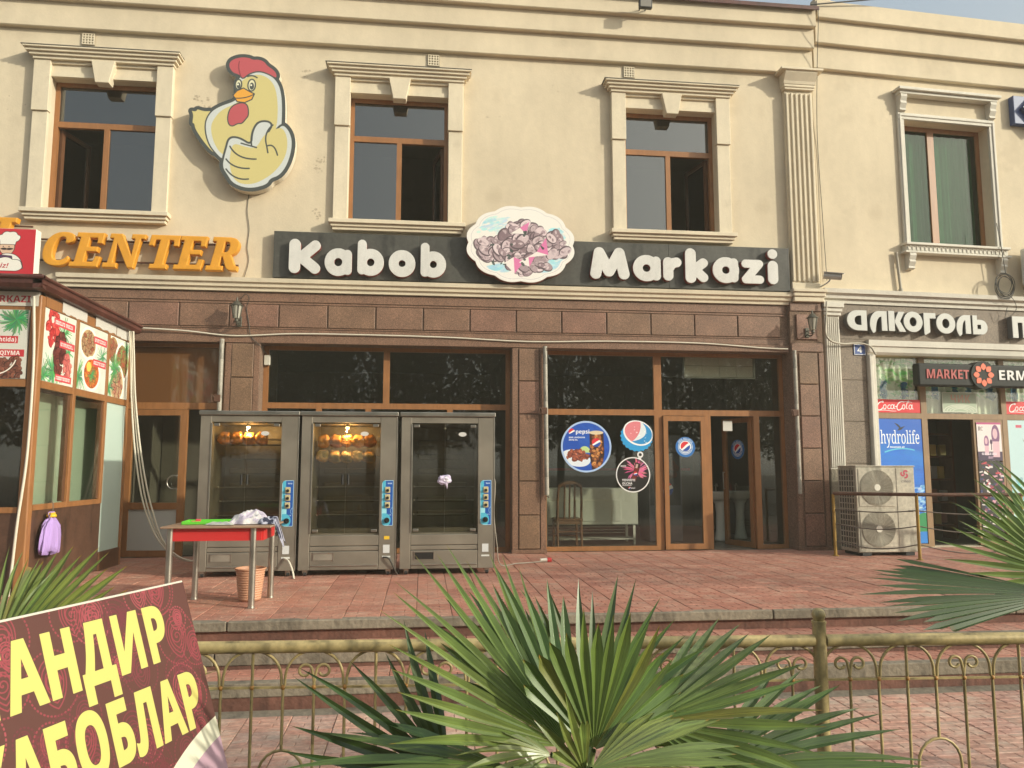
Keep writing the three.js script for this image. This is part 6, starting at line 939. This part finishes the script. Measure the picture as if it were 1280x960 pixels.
// ---------------------------------------------------------------- inside the shop windows
{
  const wood = metricM(PHY(lin(0.19, 0.085, 0.035), 0.4, { map: rep(pvcT, 1.3) }));
  const c = thing('wooden_chair', 'dark wooden slat-back chair just inside the shop window', 'chair', [2.43, 0.006, -0.72]);
  for (const s of [-1, 1]) { mesh('leg', [span(s * 0.20 - 0.018, s * 0.20 + 0.018, 0, 0.45, -0.42, -0.38, 0.006)], wood, c); mesh('rear_leg', [tube([[s * 0.20, 0, 0.02], [s * 0.20, 0.45, 0], [s * 0.20, 0.8, 0.03], [s * 0.185, 1.02, 0.06]], 0.021, 20, 8)], wood, c); mesh('stretcher', [bar([s * 0.20, 0.2, -0.39], [s * 0.20, 0.2, 0.01], 0.011, 8)], wood, c); }
  mesh('seat', [rbox(0.46, 0.04, 0.44, 0, 0.455, -0.2, 0.014)], wood, c); mesh('apron', [span(-0.18, 0.18, 0.38, 0.435, -0.41, -0.39), span(-0.18, 0.18, 0.38, 0.435, -0.01, 0.01)], wood, c);
  mesh('top_rail', [tube([[-0.19, 1.0, 0.06], [-0.1, 1.05, 0.062], [0, 1.065, 0.064], [0.1, 1.05, 0.062], [0.19, 1.0, 0.06]], 0.032, 24, 8)], wood, c);
  for (const x of [-0.085, 0, 0.085]) mesh('slat', [tube([[x, 0.47, 0.0], [x, 0.75, 0.015], [x, 1.04, 0.06]], 0.016, 14, 7)], wood, c);
  mesh('stretcher', [bar([-0.2, 0.26, 0.015], [0.2, 0.26, 0.015], 0.011, 8), bar([-0.2, 0.16, -0.4], [0.2, 0.16, -0.4], 0.011, 8)], wood, c);
  const wh = metricM(STD(lin(0.62, 0.63, 0.56), 0.5, { map: rep(stuccoC, 0.6) })), cb = thing('white_counter', 'white counter cabinet on legs behind the wooden chair', 'counter', [0, 0.006, 0]);
  mesh('cabinet', [span(1.99, 3.72, 0.34, 0.96, -1.75, -1.15, 0.012)], wh, cb); mesh('door_panel', [span(2.0, 2.33, 0.40, 0.74, -1.149, -1.135, 0.006)], wh, cb); mesh('door_panel', [span(2.62, 3.42, 0.40, 0.76, -1.149, -1.135, 0.006)], wh, cb);
  for (const x of [2.12, 3.66]) for (const z of [-1.2, -1.7]) mesh('leg', [span(x - 0.02, x + 0.02, 0, 0.34, z - 0.02, z + 0.02)], wh, cb);
  mesh('shelf', [span(2.1, 3.68, 0.08, 0.10, -1.72, -1.18)], wh, cb); mesh('grate_bar', [0.15, 0.2, 0.25].map((y) => span(2.1, 3.68, y, y + 0.018, -1.74, -1.72)), wh, cb);
  for (const [x, z, label] of [[5.36, -1.55, 'white pedestal washbasin standing free in the doorway'], [5.86, -1.85, 'white pedestal washbasin behind the open door leaf']]) {
    const s = thing('washbasin', label, 'washbasin', [x, 0.006, z]), po = PHY(lin(0.84, 0.84, 0.78), 0.15);
    const bs = new THREE.LatheGeometry([[0.0, 0.70], [0.10, 0.71], [0.17, 0.77], [0.215, 0.86], [0.225, 0.88], [0.21, 0.885], [0.18, 0.86], [0.12, 0.79], [0, 0.77]].map((p) => new THREE.Vector2(...p)), 36).scale(1.15, 1, 0.85);
    mesh('basin', [bs, rbox(0.48, 0.05, 0.10, 0, 0.86, -0.18, 0.02)], po, s); mesh('pedestal', [new THREE.LatheGeometry([[0, 0], [0.12, 0], [0.115, 0.04], [0.085, 0.2], [0.075, 0.5], [0.09, 0.66], [0.13, 0.72]].map((p) => new THREE.Vector2(...p)), 28)], po, s);
    mesh('tap', [tube([[0, 0.88, -0.18], [0, 1.0, -0.18], [0, 1.02, -0.13], [0, 0.98, -0.08]], 0.012, 16, 8), bar([-0.03, 0.99, -0.18], [0.03, 0.99, -0.18], 0.008, 8)], M.steelBright, s);
  }
  const fr = thing('ceiling_panel', 'framed grid panel hanging behind the glass above the double door', 'panel', [4.375, 2.83, -0.52]);
  mesh('panel_frame', [span(0, 1.26, 0, 0.025, -0.03, 0.03), span(0, 1.26, 0.405, 0.43, -0.03, 0.03), span(0, 0.025, 0.025, 0.405, -0.03, 0.03), span(1.235, 1.26, 0.025, 0.405, -0.03, 0.03)], M.steelBright, fr);
  for (let i = 0; i < 4; i++) for (let j = 0; j < 2; j++) mesh('grid_cell', [span(0.03 + i * 0.3015, 0.03 + (i + 1) * 0.3015 - 0.006, 0.03 + j * 0.187, 0.03 + (j + 1) * 0.187 - 0.006, -0.01, 0.005)], STD(lin(0.60, 0.57, 0.47), 0.6), fr);
  mesh('hanger', [span(0.2, 0.22, 0.43, 0.59, -0.01, 0.01), span(1.04, 1.06, 0.43, 0.59, -0.01, 0.01)], M.steel, fr);
  const ft = canvasTex(256, 640, (x) => { x.fillStyle = '#33363c'; x.fillRect(0, 0, 256, 640); lumps(x, 128, 150, 90, 110, 30, 36, [96, 50, 42], [60, 36, 36], [36, 26, 28]); roundel(x, 128, 330, 66); x.fillStyle = '#5a5e66'; x.fillRect(0, 470, 256, 170); });
  const fg = thing('drink_fridge', 'dark drinks fridge with a round emblem behind the shut door leaf', 'fridge', [4.02, 0.006, -1.5]); mesh('case', [span(0, 0.62, 0, 1.9, -0.6, 0, 0.012)], STD(lin(0.12, 0.12, 0.13), 0.4), fg); mesh('printed_front', [sheet(0.56, 1.3, 0.31, 0.95, 0.002)], printM(ft, 0.4), fg);
  const rl = single('dado_strip', 'red strip along the far wall seen through the shop window', 'strip', [span(1.66, 6.1, 1.26, 1.32, -5.195, -5.17)], STD(lin(0.36, 0.04, 0.05), 0.5));
  const pp = single('door_notice', 'small white notice taped inside the open doorway', 'notice', [span(4.98, 5.14, 1.93, 2.1, -0.36, -0.357)], STD(lin(0.65, 0.63, 0.57), 0.7));
  const sh = inMarket(thing('shop_shelf', 'dim grocery shelf seen through the open shop doorway', 'shelf')); for (let i = 0; i < 5; i++) mesh('shelf_board', [span(1.8, 3.3, 0.25 + i * 0.42, 0.28 + i * 0.42, -1.55, -1.2)], wood, sh); for (const a of [1.76, 3.3]) mesh('upright', [span(a, a + 0.04, 0, 2.2, -1.55, -1.2)], wood, sh);
  const pm = [[0.5, 0.36, 0.08], [0.36, 0.3, 0.1], [0.25, 0.12, 0.08], [0.3, 0.3, 0.26]].map((c) => STD(lin(...c), 0.5));
  for (let i = 0; i < 4; i++) for (let j = 0; j < 7; j++) inMarket(tag(mesh('grocery_packet', [rbox(0.13, rr(0.16, 0.26), 0.09, 2.0 + j * 0.19 + rr(-0.02, 0.02), 0.283 + i * 0.42 + 0.105, -1.3 + rr(-0.05, 0.04), 0.015)], pm[(i + j) % 4]), 'packet of groceries on the dim shelf inside the shop', 'packet', 'packets on the grocery shelf'));
}
// ---------------------------------------------------------------- fence
{
  const f = thing('gold_fence', 'gold painted iron fence with arches and scrolls under a round top rail', 'fence', [0, 0, 8.13], -0.0632);
  // local x along the fence; posts every 3.2 m
  const y = 0.45, yb = 0.262, flat = (pts, n) => tube(pts, 0.0072, n, 6);
  const posts = [-4.45, -1.235, 1.98, 5.195];
  posts.forEach((x) => { mesh('post', [cyl(0.033, 0.033, 1.03, x, 0.02, 0, 20), cyl(0.036, 0.036, 0.012, x, 0.54, 0, 20), cyl(0.024, 0.028, 0.012, x, 0.551, 0, 16), ball(0.033, x, 0.575, 0, 18, 12).scale(1, 1, 1)], M.gold, f); });
  for (let i = 0; i < 3; i++) mesh('top_rail', [bar([posts[i] + 0.03, y, 0], [posts[i + 1] - 0.03, y, 0], 0.0295, 20)], M.gold, f);
  for (let i = 0; i < 3; i++) { mesh('middle_rail', [span(posts[i] + 0.03, posts[i + 1] - 0.03, yb - 0.005, yb + 0.005, -0.006, 0.006)], M.gold, f); mesh('bottom_rail', [span(posts[i] + 0.03, posts[i + 1] - 0.03, -0.42, -0.405, -0.008, 0.008)], M.gold, f); }
  const S = 0.143;                                 // baluster spacing
  for (let b = 0; b < 3; b++) {
    const n = Math.round((posts[b + 1] - posts[b]) / S);
    for (let i = 1; i < n; i++) {
      const x = posts[b] + ((posts[b + 1] - posts[b]) * i) / n, m4 = i % 4, g = part('baluster', f);
      const top = m4 === 3 ? y - 0.025 : m4 === 1 ? yb + 0.05 : yb, low = m4 === 0 ? -0.02 : -0.405;
      mesh('bar', [cyl(0.0075, 0.0075, top - low, x, (top + low) / 2, 0, 8)], M.gold, g);
      mesh('joint', [ball(0.0125, x, yb, 0, 8, 6)], STD(lin(0.42, 0.20, 0.045), 0.5), g);
      if (m4 === 1) for (const s of [-1, 1]) { const P = [V(x, yb + 0.02, 0)]; for (let k = 0; k <= 14; k++) { const a = Math.PI - (k / 14) * Math.PI * 1.9, r = 0.034 - k * 0.0009; P.push(V(x + s * (0.044 + Math.cos(a) * r), yb + 0.075 + Math.sin(a) * r * 0.95, 0)); } mesh('scroll', [flat(P, 30)], M.gold, g); }
      if (m4 === 1 || m4 === 3) { const P = []; for (let k = 0; k <= 16; k++) { const a = (k / 16) * Math.PI; P.push(V(x - Math.cos(a) * S * 0.97, yb + 0.01 + Math.pow(Math.sin(a), 0.75) * (y - 0.028 - yb), 0)); } mesh('arch', [flat(P, 36)], M.gold, g); }
      if (m4 === 0) { const P = []; for (let k = 0; k <= 12; k++) { const a = (k / 12) * Math.PI; P.push(V(x - Math.cos(a) * 0.108, -0.14 + Math.sin(a) * 0.115, 0)); } P.unshift(V(x - 0.108, -0.40, 0)); P.push(V(x + 0.108, -0.40, 0)); mesh('lower_arch', [flat(P, 24)], M.gold, g); }
    }
  }
}
// ---------------------------------------------------------------- advertising board leaning on the fence side
{
  const TR = V(-1.073, 0.8, 8.296), u = V(0.33447, 0, -0.94241), v = V(0.30187, -0.94731, 0.10714), n = u.clone().cross(v).negate(), W = 1.55, H = 1.36;
  const o = thing('advertising_board', 'tilted maroon advertising board with big yellow cyrillic letters in front of the fence', 'board', [0, 0, 0]);
  // local frame: x along the board to its far end, y up its face, z out of its face; origin at the foot of the far edge
  o.applyMatrix4(new THREE.Matrix4().makeBasis(u, v.clone().negate(), n).setPosition(TR.clone().addScaledVector(v, H)));
  const t = canvasTex(1550, 1360, (x) => {
    x.fillStyle = '#553029'; x.fillRect(0, 0, 1550, 1360); x.lineCap = 'round';
    const sw = (cx, cy, s, c) => { x.strokeStyle = c; x.lineWidth = 5; for (const k of [1, 0.78, 0.55]) { x.beginPath(); x.moveTo(cx, cy + s * k); x.bezierCurveTo(cx - s * 1.1 * k, cy + s * 0.4 * k, cx - s * 0.7 * k, cy - s * 1.2 * k, cx + s * 0.2 * k, cy - s * 0.9 * k); x.bezierCurveTo(cx + s * 0.9 * k, cy - s * 0.6 * k, cx + s * 0.7 * k, cy + s * 0.6 * k, cx, cy + s * k); x.stroke(); } x.beginPath(); for (let q = 0; q < 40; q++) x.lineTo(cx + Math.cos(q * 0.32) * s * 0.011 * q, cy + Math.sin(q * 0.32) * s * 0.011 * q); x.stroke(); x.setLineDash([3, 12]); x.lineWidth = 7; x.beginPath(); x.arc(cx, cy, s * 1.25, 0, 6.3); x.stroke(); x.setLineDash([]); };
    for (let i = 0; i < 70; i++) sw(rr(0, 1550), rr(0, 760), rr(30, 95), ['#8a3840', '#6e2f35', '#96424a', '#642a30'][i % 4]);
    const word = (s, right, top, h, ref, wide) => { x.save(); x.font = 'bold 300px sans-serif'; const k = wide / x.measureText(ref).width, sy = h / 214; x.translate(right, top + h); x.scale(k, sy); x.textAlign = 'right'; x.lineWidth = 16; x.lineJoin = 'miter'; x.strokeStyle = '#3c2a24'; x.strokeText(s, 0, 0); x.fillStyle = '#c8bc68'; x.fillText(s, 0, 0); x.strokeStyle = '#c8bc68'; x.lineWidth = 12; x.strokeText(s, 0, 0); x.restore(); };
    word('\u0422\u0410\u041d\u0414\u0418\u0420', 1372, 75, 222, '\u0410\u041d\u0414\u0418\u0420', 800); word('\u041a\u0410\u0411\u041e\u0411\u041b\u0410\u0420', 1482, 385, 222, '\u041e\u0411\u041b\u0410\u0420', 696);
    x.fillStyle = '#d2cdb6'; x.beginPath(); x.moveTo(1550, 605); x.quadraticCurveTo(1250, 660, 1000, 860); x.lineTo(700, 1360); x.lineTo(1550, 1360); x.fill(); x.fillStyle = '#b0909e'; x.beginPath(); x.moveTo(1550, 690); x.quadraticCurveTo(1290, 740, 1080, 900); x.lineTo(800, 1360); x.lineTo(1550, 1360); x.fill();
  });
  mesh('panel', [rbox(W, H, 0.03, -W / 2, H / 2, -0.016, 0.004)], STD(lin(0.55, 0.52, 0.44), 0.7), o);
  mesh('printed_face', [sheet(W - 0.004, H - 0.012, -W / 2, H / 2 - 0.003, 0.0015)], PHY(0xffffff, 0.55, { map: t }), o);
  mesh('back_strut', [bar([-0.1, H - 0.1, -0.04], [-0.1, 0.05, -0.35], 0.018, 8)], M.rust, o);
}
// ---------------------------------------------------------------- fan palms
const leafT = [0, 1].map((k) => tex(512, 512, (u, v) => {
  const s = fbm(u, v * 0.05, 60, 3, 120 + k), n = fbm(u, v, 6, 4, 130 + k), rib = Math.max(0, 1 - Math.abs(u - 0.5) * 22), tip = Math.max(0, Math.min(1, (v - 0.955 + 0.03 * (n - 0.5)) * 40)), q = 0.72 + 0.30 * (s - 0.5) + 0.30 * (n - 0.5);
  const g = [q * 0.80 + rib * 0.16, q * 0.88 + rib * 0.14, q * 0.66 + rib * 0.05], t = [0.78, 0.62, 0.36]; return g.map((c, i) => c * (1 - tip) + t[i] * tip);
}, true));
const leafM = [[0.40, 0.50, 0.20], [0.47, 0.55, 0.24], [0.28, 0.39, 0.17], [0.52, 0.54, 0.22], [0.15, 0.23, 0.085]].map(([r, g, b], i) => PHY(lin(r, g, b), 0.34, { map: leafT[i % 2], transmission: 0.22, thickness: 0, side: THREE.DoubleSide, vertexColors: true }));  // last tone has shade painted in: darker green for the shaded leaves
function fan({ L, n = 34, spread = 150, fuse = 0.45, droop = 0.10, cup = 0.15, fold = 0.28, ragged = 0.10 }) {
  const P = [], U = [], I = [], K = [], st = 9, da = THREE.MathUtils.degToRad(spread) / n;
  for (let i = 0; i < n; i++) {
    const a = -THREE.MathUtils.degToRad(spread) / 2 + (i + 0.5) * da, side = Math.abs(i / (n - 1) - 0.5) * 2, len = L * (1 - 0.22 * side * side) * rr(1 - ragged, 1 + ragged * 0.3), lean = rr(-0.25, 0.25) * da, dr = droop * rr(0.4, 1.8), tw = rr(-0.35, 0.35), kink = rnd() < 0.05 ? rr(0.25, 0.6) : 0, fz = fuse * rr(0.88, 1.12), b0 = P.length / 3, wild = rr(-0.02, 0.02), lum = rr(0.80, 1.10), yel = rr(0.92, 1.08), dead = rnd() < 0.05, tint = dead ? [1.35, 0.95, 0.85] : [lum * yel, lum, lum / yel];
    for (let s = 0; s <= st; s++) {
      const t = s / st, r = 0.02 * L + t * (len - 0.02 * L), rf = fz * L, half = r < rf ? r * Math.tan(da / 2) * 1.01 : rf * Math.tan(da / 2) * Math.pow(Math.max(0, 1 - (r - rf) / (len - rf)), 0.85) * (1 + 0.25 * Math.min(1, (r - rf) / (0.25 * L)) * (r < len * 0.8 ? 1 : 0.3)), free = Math.max(0, (r - rf) / L);
      const ang = a + lean * free * 3, cx = Math.sin(ang) * r, cy = Math.cos(ang) * r, z = -cup * r * (1 - Math.cos(a)) - dr * L * Math.pow(r / L, 2.3) - kink * free * free * L * 1.6 + wild * free * L, pc = Math.cos(ang), ps = -Math.sin(ang), h = half * fold * (1 - 0.3 * free) * 2, tz = tw * free;
      for (const k of [-1, 0, 1]) { P.push(cx + pc * half * k, cy + ps * half * k, z + (k === 0 ? -h : 0) + k * half * tz); U.push(0.5 + k * 0.5, t); K.push(...tint); }
    }
    for (let s = 0; s < st; s++) for (let k = 0; k < 2; k++) { const q = b0 + s * 3 + k; I.push(q, q + 1, q + 4, q, q + 4, q + 3); }
  }
  const g = new THREE.BufferGeometry(); g.setAttribute('position', new THREE.Float32BufferAttribute(P, 3)); g.setAttribute('uv', new THREE.Float32BufferAttribute(U, 2)); g.setAttribute('color', new THREE.Float32BufferAttribute(K, 3)); g.setIndex(I);
  const c = g.toNonIndexed(); c.computeVertexNormals(); return toCreasedNormals(c, 0.5);
}
function palm(label, root, crown, leaves) {
  const p = thing('fan_palm', label, 'palm', root, 0, 'fan palms planted along the fence');
  const h = crown[1] - root[1], tr = []; const pr = []; for (let i = 0; i <= 14; i++) { const t = i / 14; pr.push(new THREE.Vector2(0.085 - 0.03 * t + 0.012 * (i % 2), t * h)); } pr.push(new THREE.Vector2(0, h + 0.02));
  tr.push(new THREE.LatheGeometry(pr, 18)); mesh('trunk', tr, metricM(STD(lin(0.17, 0.11, 0.065), 0.95, { map: rep(concT, 2), bumpMap: rep(concB, 3), bumpScale: 0.02 })), p);
  const R = V(...root);
  leaves.forEach(([hub, tip, nrm, o, m]) => {
    const H = V(...hub), Y = V(...tip).sub(H), L = Y.length(); Y.normalize(); const N = V(...nrm).normalize(), Xa = Y.clone().cross(N).normalize(), Z = Xa.clone().cross(Y).normalize();
    const leaf = mesh('leaf', [fan({ L, ...o })], leafM[m], p); leaf.applyMatrix4(new THREE.Matrix4().makeBasis(Xa, Y, Z).setPosition(H.clone().sub(R)));
    const C = V(...crown).sub(R), hl = H.clone().sub(R), mid = C.clone().lerp(hl, 0.5); mid.y += 0.03; const inv = leaf.matrix.clone(); const st = tube([C, mid, hl], 0.011, 14, 7); leaf.updateMatrix(); st.applyMatrix4(leaf.matrix.clone().invert()); mesh('stalk', [st], STD(lin(0.24, 0.30, 0.10), 0.5), leaf);
  });
}
palm('bushy fan palm before the middle of the fence, with its crown low over the bed', [0.66, -0.47, 8.93], [0.66, 0.10, 8.93], [
  [[0.709, 0.194, 8.72], [0.90, 0.82, 8.62], [-0.25, 0.1, 1], { spread: 165, n: 20, fuse: 0.46, droop: 0.04 }, 2],
  [[0.666, 0.226, 8.97], [0.80, 0.745, 8.99], [0.25, 0.25, 1], { spread: 130, n: 16, fuse: 0.68, droop: 0.05, fold: 0.36 }, 0],
  [[0.58, 0.22, 8.90], [-0.01, 0.94, 8.77], [0.6, 0.5, 0.8], { spread: 100, n: 17, fuse: 0.44, droop: 0.04, fold: 0.36 }, 1],
  [[0.60, 0.22, 8.86], [0.22, 0.86, 8.66], [0.2, 0.2, 1], { spread: 70, n: 10, fuse: 0.50, droop: 0.05 }, 2],
  [[0.93, 0.26, 8.78], [1.63, 0.46, 8.93], [-0.1, 0.8, 0.7], { spread: 110, n: 15, fuse: 0.50, droop: 0.08 }, 1],
  [[0.60, 0.25, 9.22], [1.16, 0.37, 9.27], [-0.25, 1, 0.25], { spread: 120, n: 15, fuse: 0.70, droop: 0.10 }, 3],
  [[1.16, 0.05, 8.76], [2.08, 0.21, 8.90], [-0.2, 0.9, 0.55], { spread: 95, n: 15, fuse: 0.50, droop: 0.08 }, 2],
  [[0.12, 0.11, 8.85], [-0.55, 0.405, 8.80], [0.2, 0.4, 1], { spread: 125, n: 12, fuse: 0.33, droop: 0.05, ragged: 0.2 }, 4],
  [[0.34, 0.21, 9.08], [-0.62, 0.27, 9.08], [0.2, 0.95, 0.35], { spread: 75, n: 10, fuse: 0.44, droop: 0.14, ragged: 0.2 }, 1],
  [[0.60, 0.20, 9.12], [0.50, 0.47, 9.28], [0.2, 0.3, 1], { spread: 60, n: 6, fuse: 0.55, droop: 0.2, ragged: 0.3 }, 3],
  [[0.50, 0.22, 8.98], [0.10, 0.42, 9.06], [0.3, 0.9, 0.5], { spread: 90, n: 9, fuse: 0.44, droop: 0.3, ragged: 0.3 }, 3],
  [[0.72, 0.14, 9.08], [1.05, 0.12, 9.42], [0, 1, 0.2], { spread: 110, n: 13, fuse: 0.55, droop: 0.12 }, 0],
  [[0.56, 0.14, 9.02], [0.10, 0.15, 9.26], [0, 1, 0.2], { spread: 100, n: 12, fuse: 0.55, droop: 0.12 }, 2],
]);
palm('fan palm with long leaves reaching past the market doorway', [2.92, -0.47, 9.02], [2.92, 0.55, 9.02], [
  [[2.66, 0.86, 9.03], [2.20, 1.13, 8.91], [0.25, 0.3, 1], { spread: 100, n: 13, fuse: 0.42, droop: 0.06, ragged: 0.2 }, 1],
  [[2.70, 0.84, 8.98], [2.36, 1.27, 8.86], [0.3, 0.2, 1], { spread: 80, n: 11, fuse: 0.42, droop: 0.05, ragged: 0.15 }, 0],
  [[2.56, 0.80, 9.14], [1.77, 0.83, 9.02], [-0.1, 0.85, 0.5], { spread: 44, n: 15, fuse: 0.76, droop: 0.04 }, 4],
  [[2.95, 0.85, 8.85], [2.95, 1.45, 8.6], [0, 0.1, 1], { spread: 130, n: 17, fuse: 0.42 }, 0],
  [[3.15, 0.80, 9.0], [3.75, 1.05, 9.0], [0, 0.5, 1], { spread: 120, n: 17, fuse: 0.42 }, 2],
  [[2.95, 0.75, 9.25], [2.95, 0.85, 9.85], [0, 1, -0.1], { spread: 120, n: 17, fuse: 0.42 }, 1],
]);
palm('small fan palm half hidden by the advertising board', [-1.80, -0.47, 8.35], [-1.80, 0.20, 8.35], [
  [[-1.95, 0.36, 8.25], [-1.40, 0.84, 8.12], [0.3, 0.5, 0.8], { spread: 70, n: 17, fuse: 0.74, droop: 0.03 }, 3],
  [[-1.86, 0.46, 8.30], [-1.84, 0.95, 8.2], [0, 0.2, 1], { spread: 80, n: 13, fuse: 0.45, droop: 0.04 }, 1],
  [[-1.50, 0.22, 8.22], [-0.90, 0.33, 8.27], [0, 0.75, 0.7], { spread: 60, n: 12, fuse: 0.35, droop: 0.04 }, 3],
  [[-2.0, 0.35, 8.35], [-2.5, 0.6, 8.35], [0, 0.6, 1], { spread: 100, n: 14, fuse: 0.45 }, 2],
]);
// ---------------------------------------------------------------- street trees behind the viewer, mirrored by the shop glass
{
  const t0 = thing('street_tree', 'tall street tree across the road, mirrored in the shop glass', 'tree', [0, -0.55, 0], 0, 'street trees across the road');
  const tr = [bar([0, 0, 0], [0.1, 4.2, 0], 0.2, 10)]; for (let i = 0; i < 7; i++) { const a = i * 0.9; tr.push(bar([0.1, 3 + i * 0.7, 0], [Math.cos(a) * 1.9, 5 + i * 0.85, Math.sin(a) * 1.9], 0.07, 6)); } tr.push(bar([0.1, 4.2, 0], [0, 10.5, 0], 0.12, 8));
  mesh('trunk', tr, STD(lin(0.10, 0.075, 0.05), 0.95), t0);
  const P = [], N = []; for (let i = 0; i < 5000; i++) { const h = Math.pow(rnd(), 0.8), y = 2.6 + h * 10.2, R = 2.7 * Math.sin(Math.PI * Math.min(1, 0.16 + h * 0.84)) * (0.7 + 0.6 * vnoise(h * 9, i % 7, 64, 4)), a = rnd() * 6.283, q = R * Math.pow(rnd(), 0.45), c = V(Math.cos(a) * q, y, Math.sin(a) * q), u = V(rr(-1, 1), rr(-1, 1), rr(-1, 1)).normalize(), w = V(rr(-1, 1), rr(-1, 1), rr(-1, 1)).cross(u).normalize(), s = rr(0.10, 0.22), n = u.clone().cross(w); for (const [k, l] of [[-1, 0], [0, -0.5], [1, 0], [-1, 0], [1, 0], [0, 0.5]]) { const p = c.clone().addScaledVector(u, k * s).addScaledVector(w, l * s); P.push(p.x, p.y, p.z); N.push(n.x, n.y, n.z); } }
  const g = new THREE.BufferGeometry(); g.setAttribute('position', new THREE.Float32BufferAttribute(P, 3)); g.setAttribute('normal', new THREE.Float32BufferAttribute(N, 3)); mesh('crown', [g], STD(lin(0.055, 0.085, 0.03), 0.85, { side: THREE.DoubleSide }), t0);
  t0.position.set(-22, -0.55, 34);
  [[-17, 30], [-13, 32], [-9.5, 30], [-6, 32], [-2.5, 30], [1, 32], [4.5, 30], [8, 32], [11.5, 30], [15, 32], [18.5, 30], [22, 32], [26, 30], [30, 33], [-15, 37], [-8, 37], [-1, 38], [6, 37], [13, 38], [20, 37]].forEach(([x, z], i) => { const c = copyOf(t0); c.position.set(x, -0.55, z); c.rotation.y = i * 1.7; c.scale.setScalar(0.9 + 0.25 * hash(i, 3, 5)); });
}
// a thin young tree beside the terrace; its branches shade the paving
{
  const t = thing('young_tree', 'thin young street tree standing beside the right end of the terrace', 'tree', [14.0, -0.55, 8.1]), br = [], P = [], N = [];
  const grow = (a, d, l, r, n) => { const b = a.clone().addScaledVector(d, l); br.push(bar(a.toArray(), b.toArray(), r, 6)); if (n === 0) { for (let i = 0; i < 9; i++) { const c = a.clone().lerp(b, rnd()).add(V(rr(-0.12, 0.12), rr(-0.12, 0.12), rr(-0.12, 0.12))), u = V(rr(-1, 1), rr(-1, 1), rr(-1, 1)).normalize(), w = V(rr(-1, 1), rr(-1, 1), rr(-1, 1)).cross(u).normalize(), s = rr(0.03, 0.06), m = u.clone().cross(w); for (const [k, q] of [[-1, 0], [0, -0.5], [1, 0], [-1, 0], [1, 0], [0, 0.5]]) { const p = c.clone().addScaledVector(u, k * s).addScaledVector(w, q * s); P.push(p.x, p.y, p.z); N.push(m.x, m.y, m.z); } } return; } for (let i = 0; i < 3; i++) { const e = d.clone().add(V(rr(-0.75, 0.75), rr(-0.15, 0.45), rr(-0.75, 0.75))).normalize(); grow(a.clone().lerp(b, rr(0.65, 1)), e, l * rr(0.6, 0.8), r * 0.58, n - 1); } };
  grow(V(0, 0, 0), V(0.03, 1, 0).normalize(), 2.5, 0.085, 4);
  mesh('trunk', br, STD(lin(0.12, 0.09, 0.06), 0.95), t);
  const g = new THREE.BufferGeometry(); g.setAttribute('position', new THREE.Float32BufferAttribute(P, 3)); g.setAttribute('normal', new THREE.Float32BufferAttribute(N, 3)); mesh('crown', [g], STD(lin(0.07, 0.10, 0.035), 0.85, { side: THREE.DoubleSide }), t);
}
renderer.render(scene, camera);
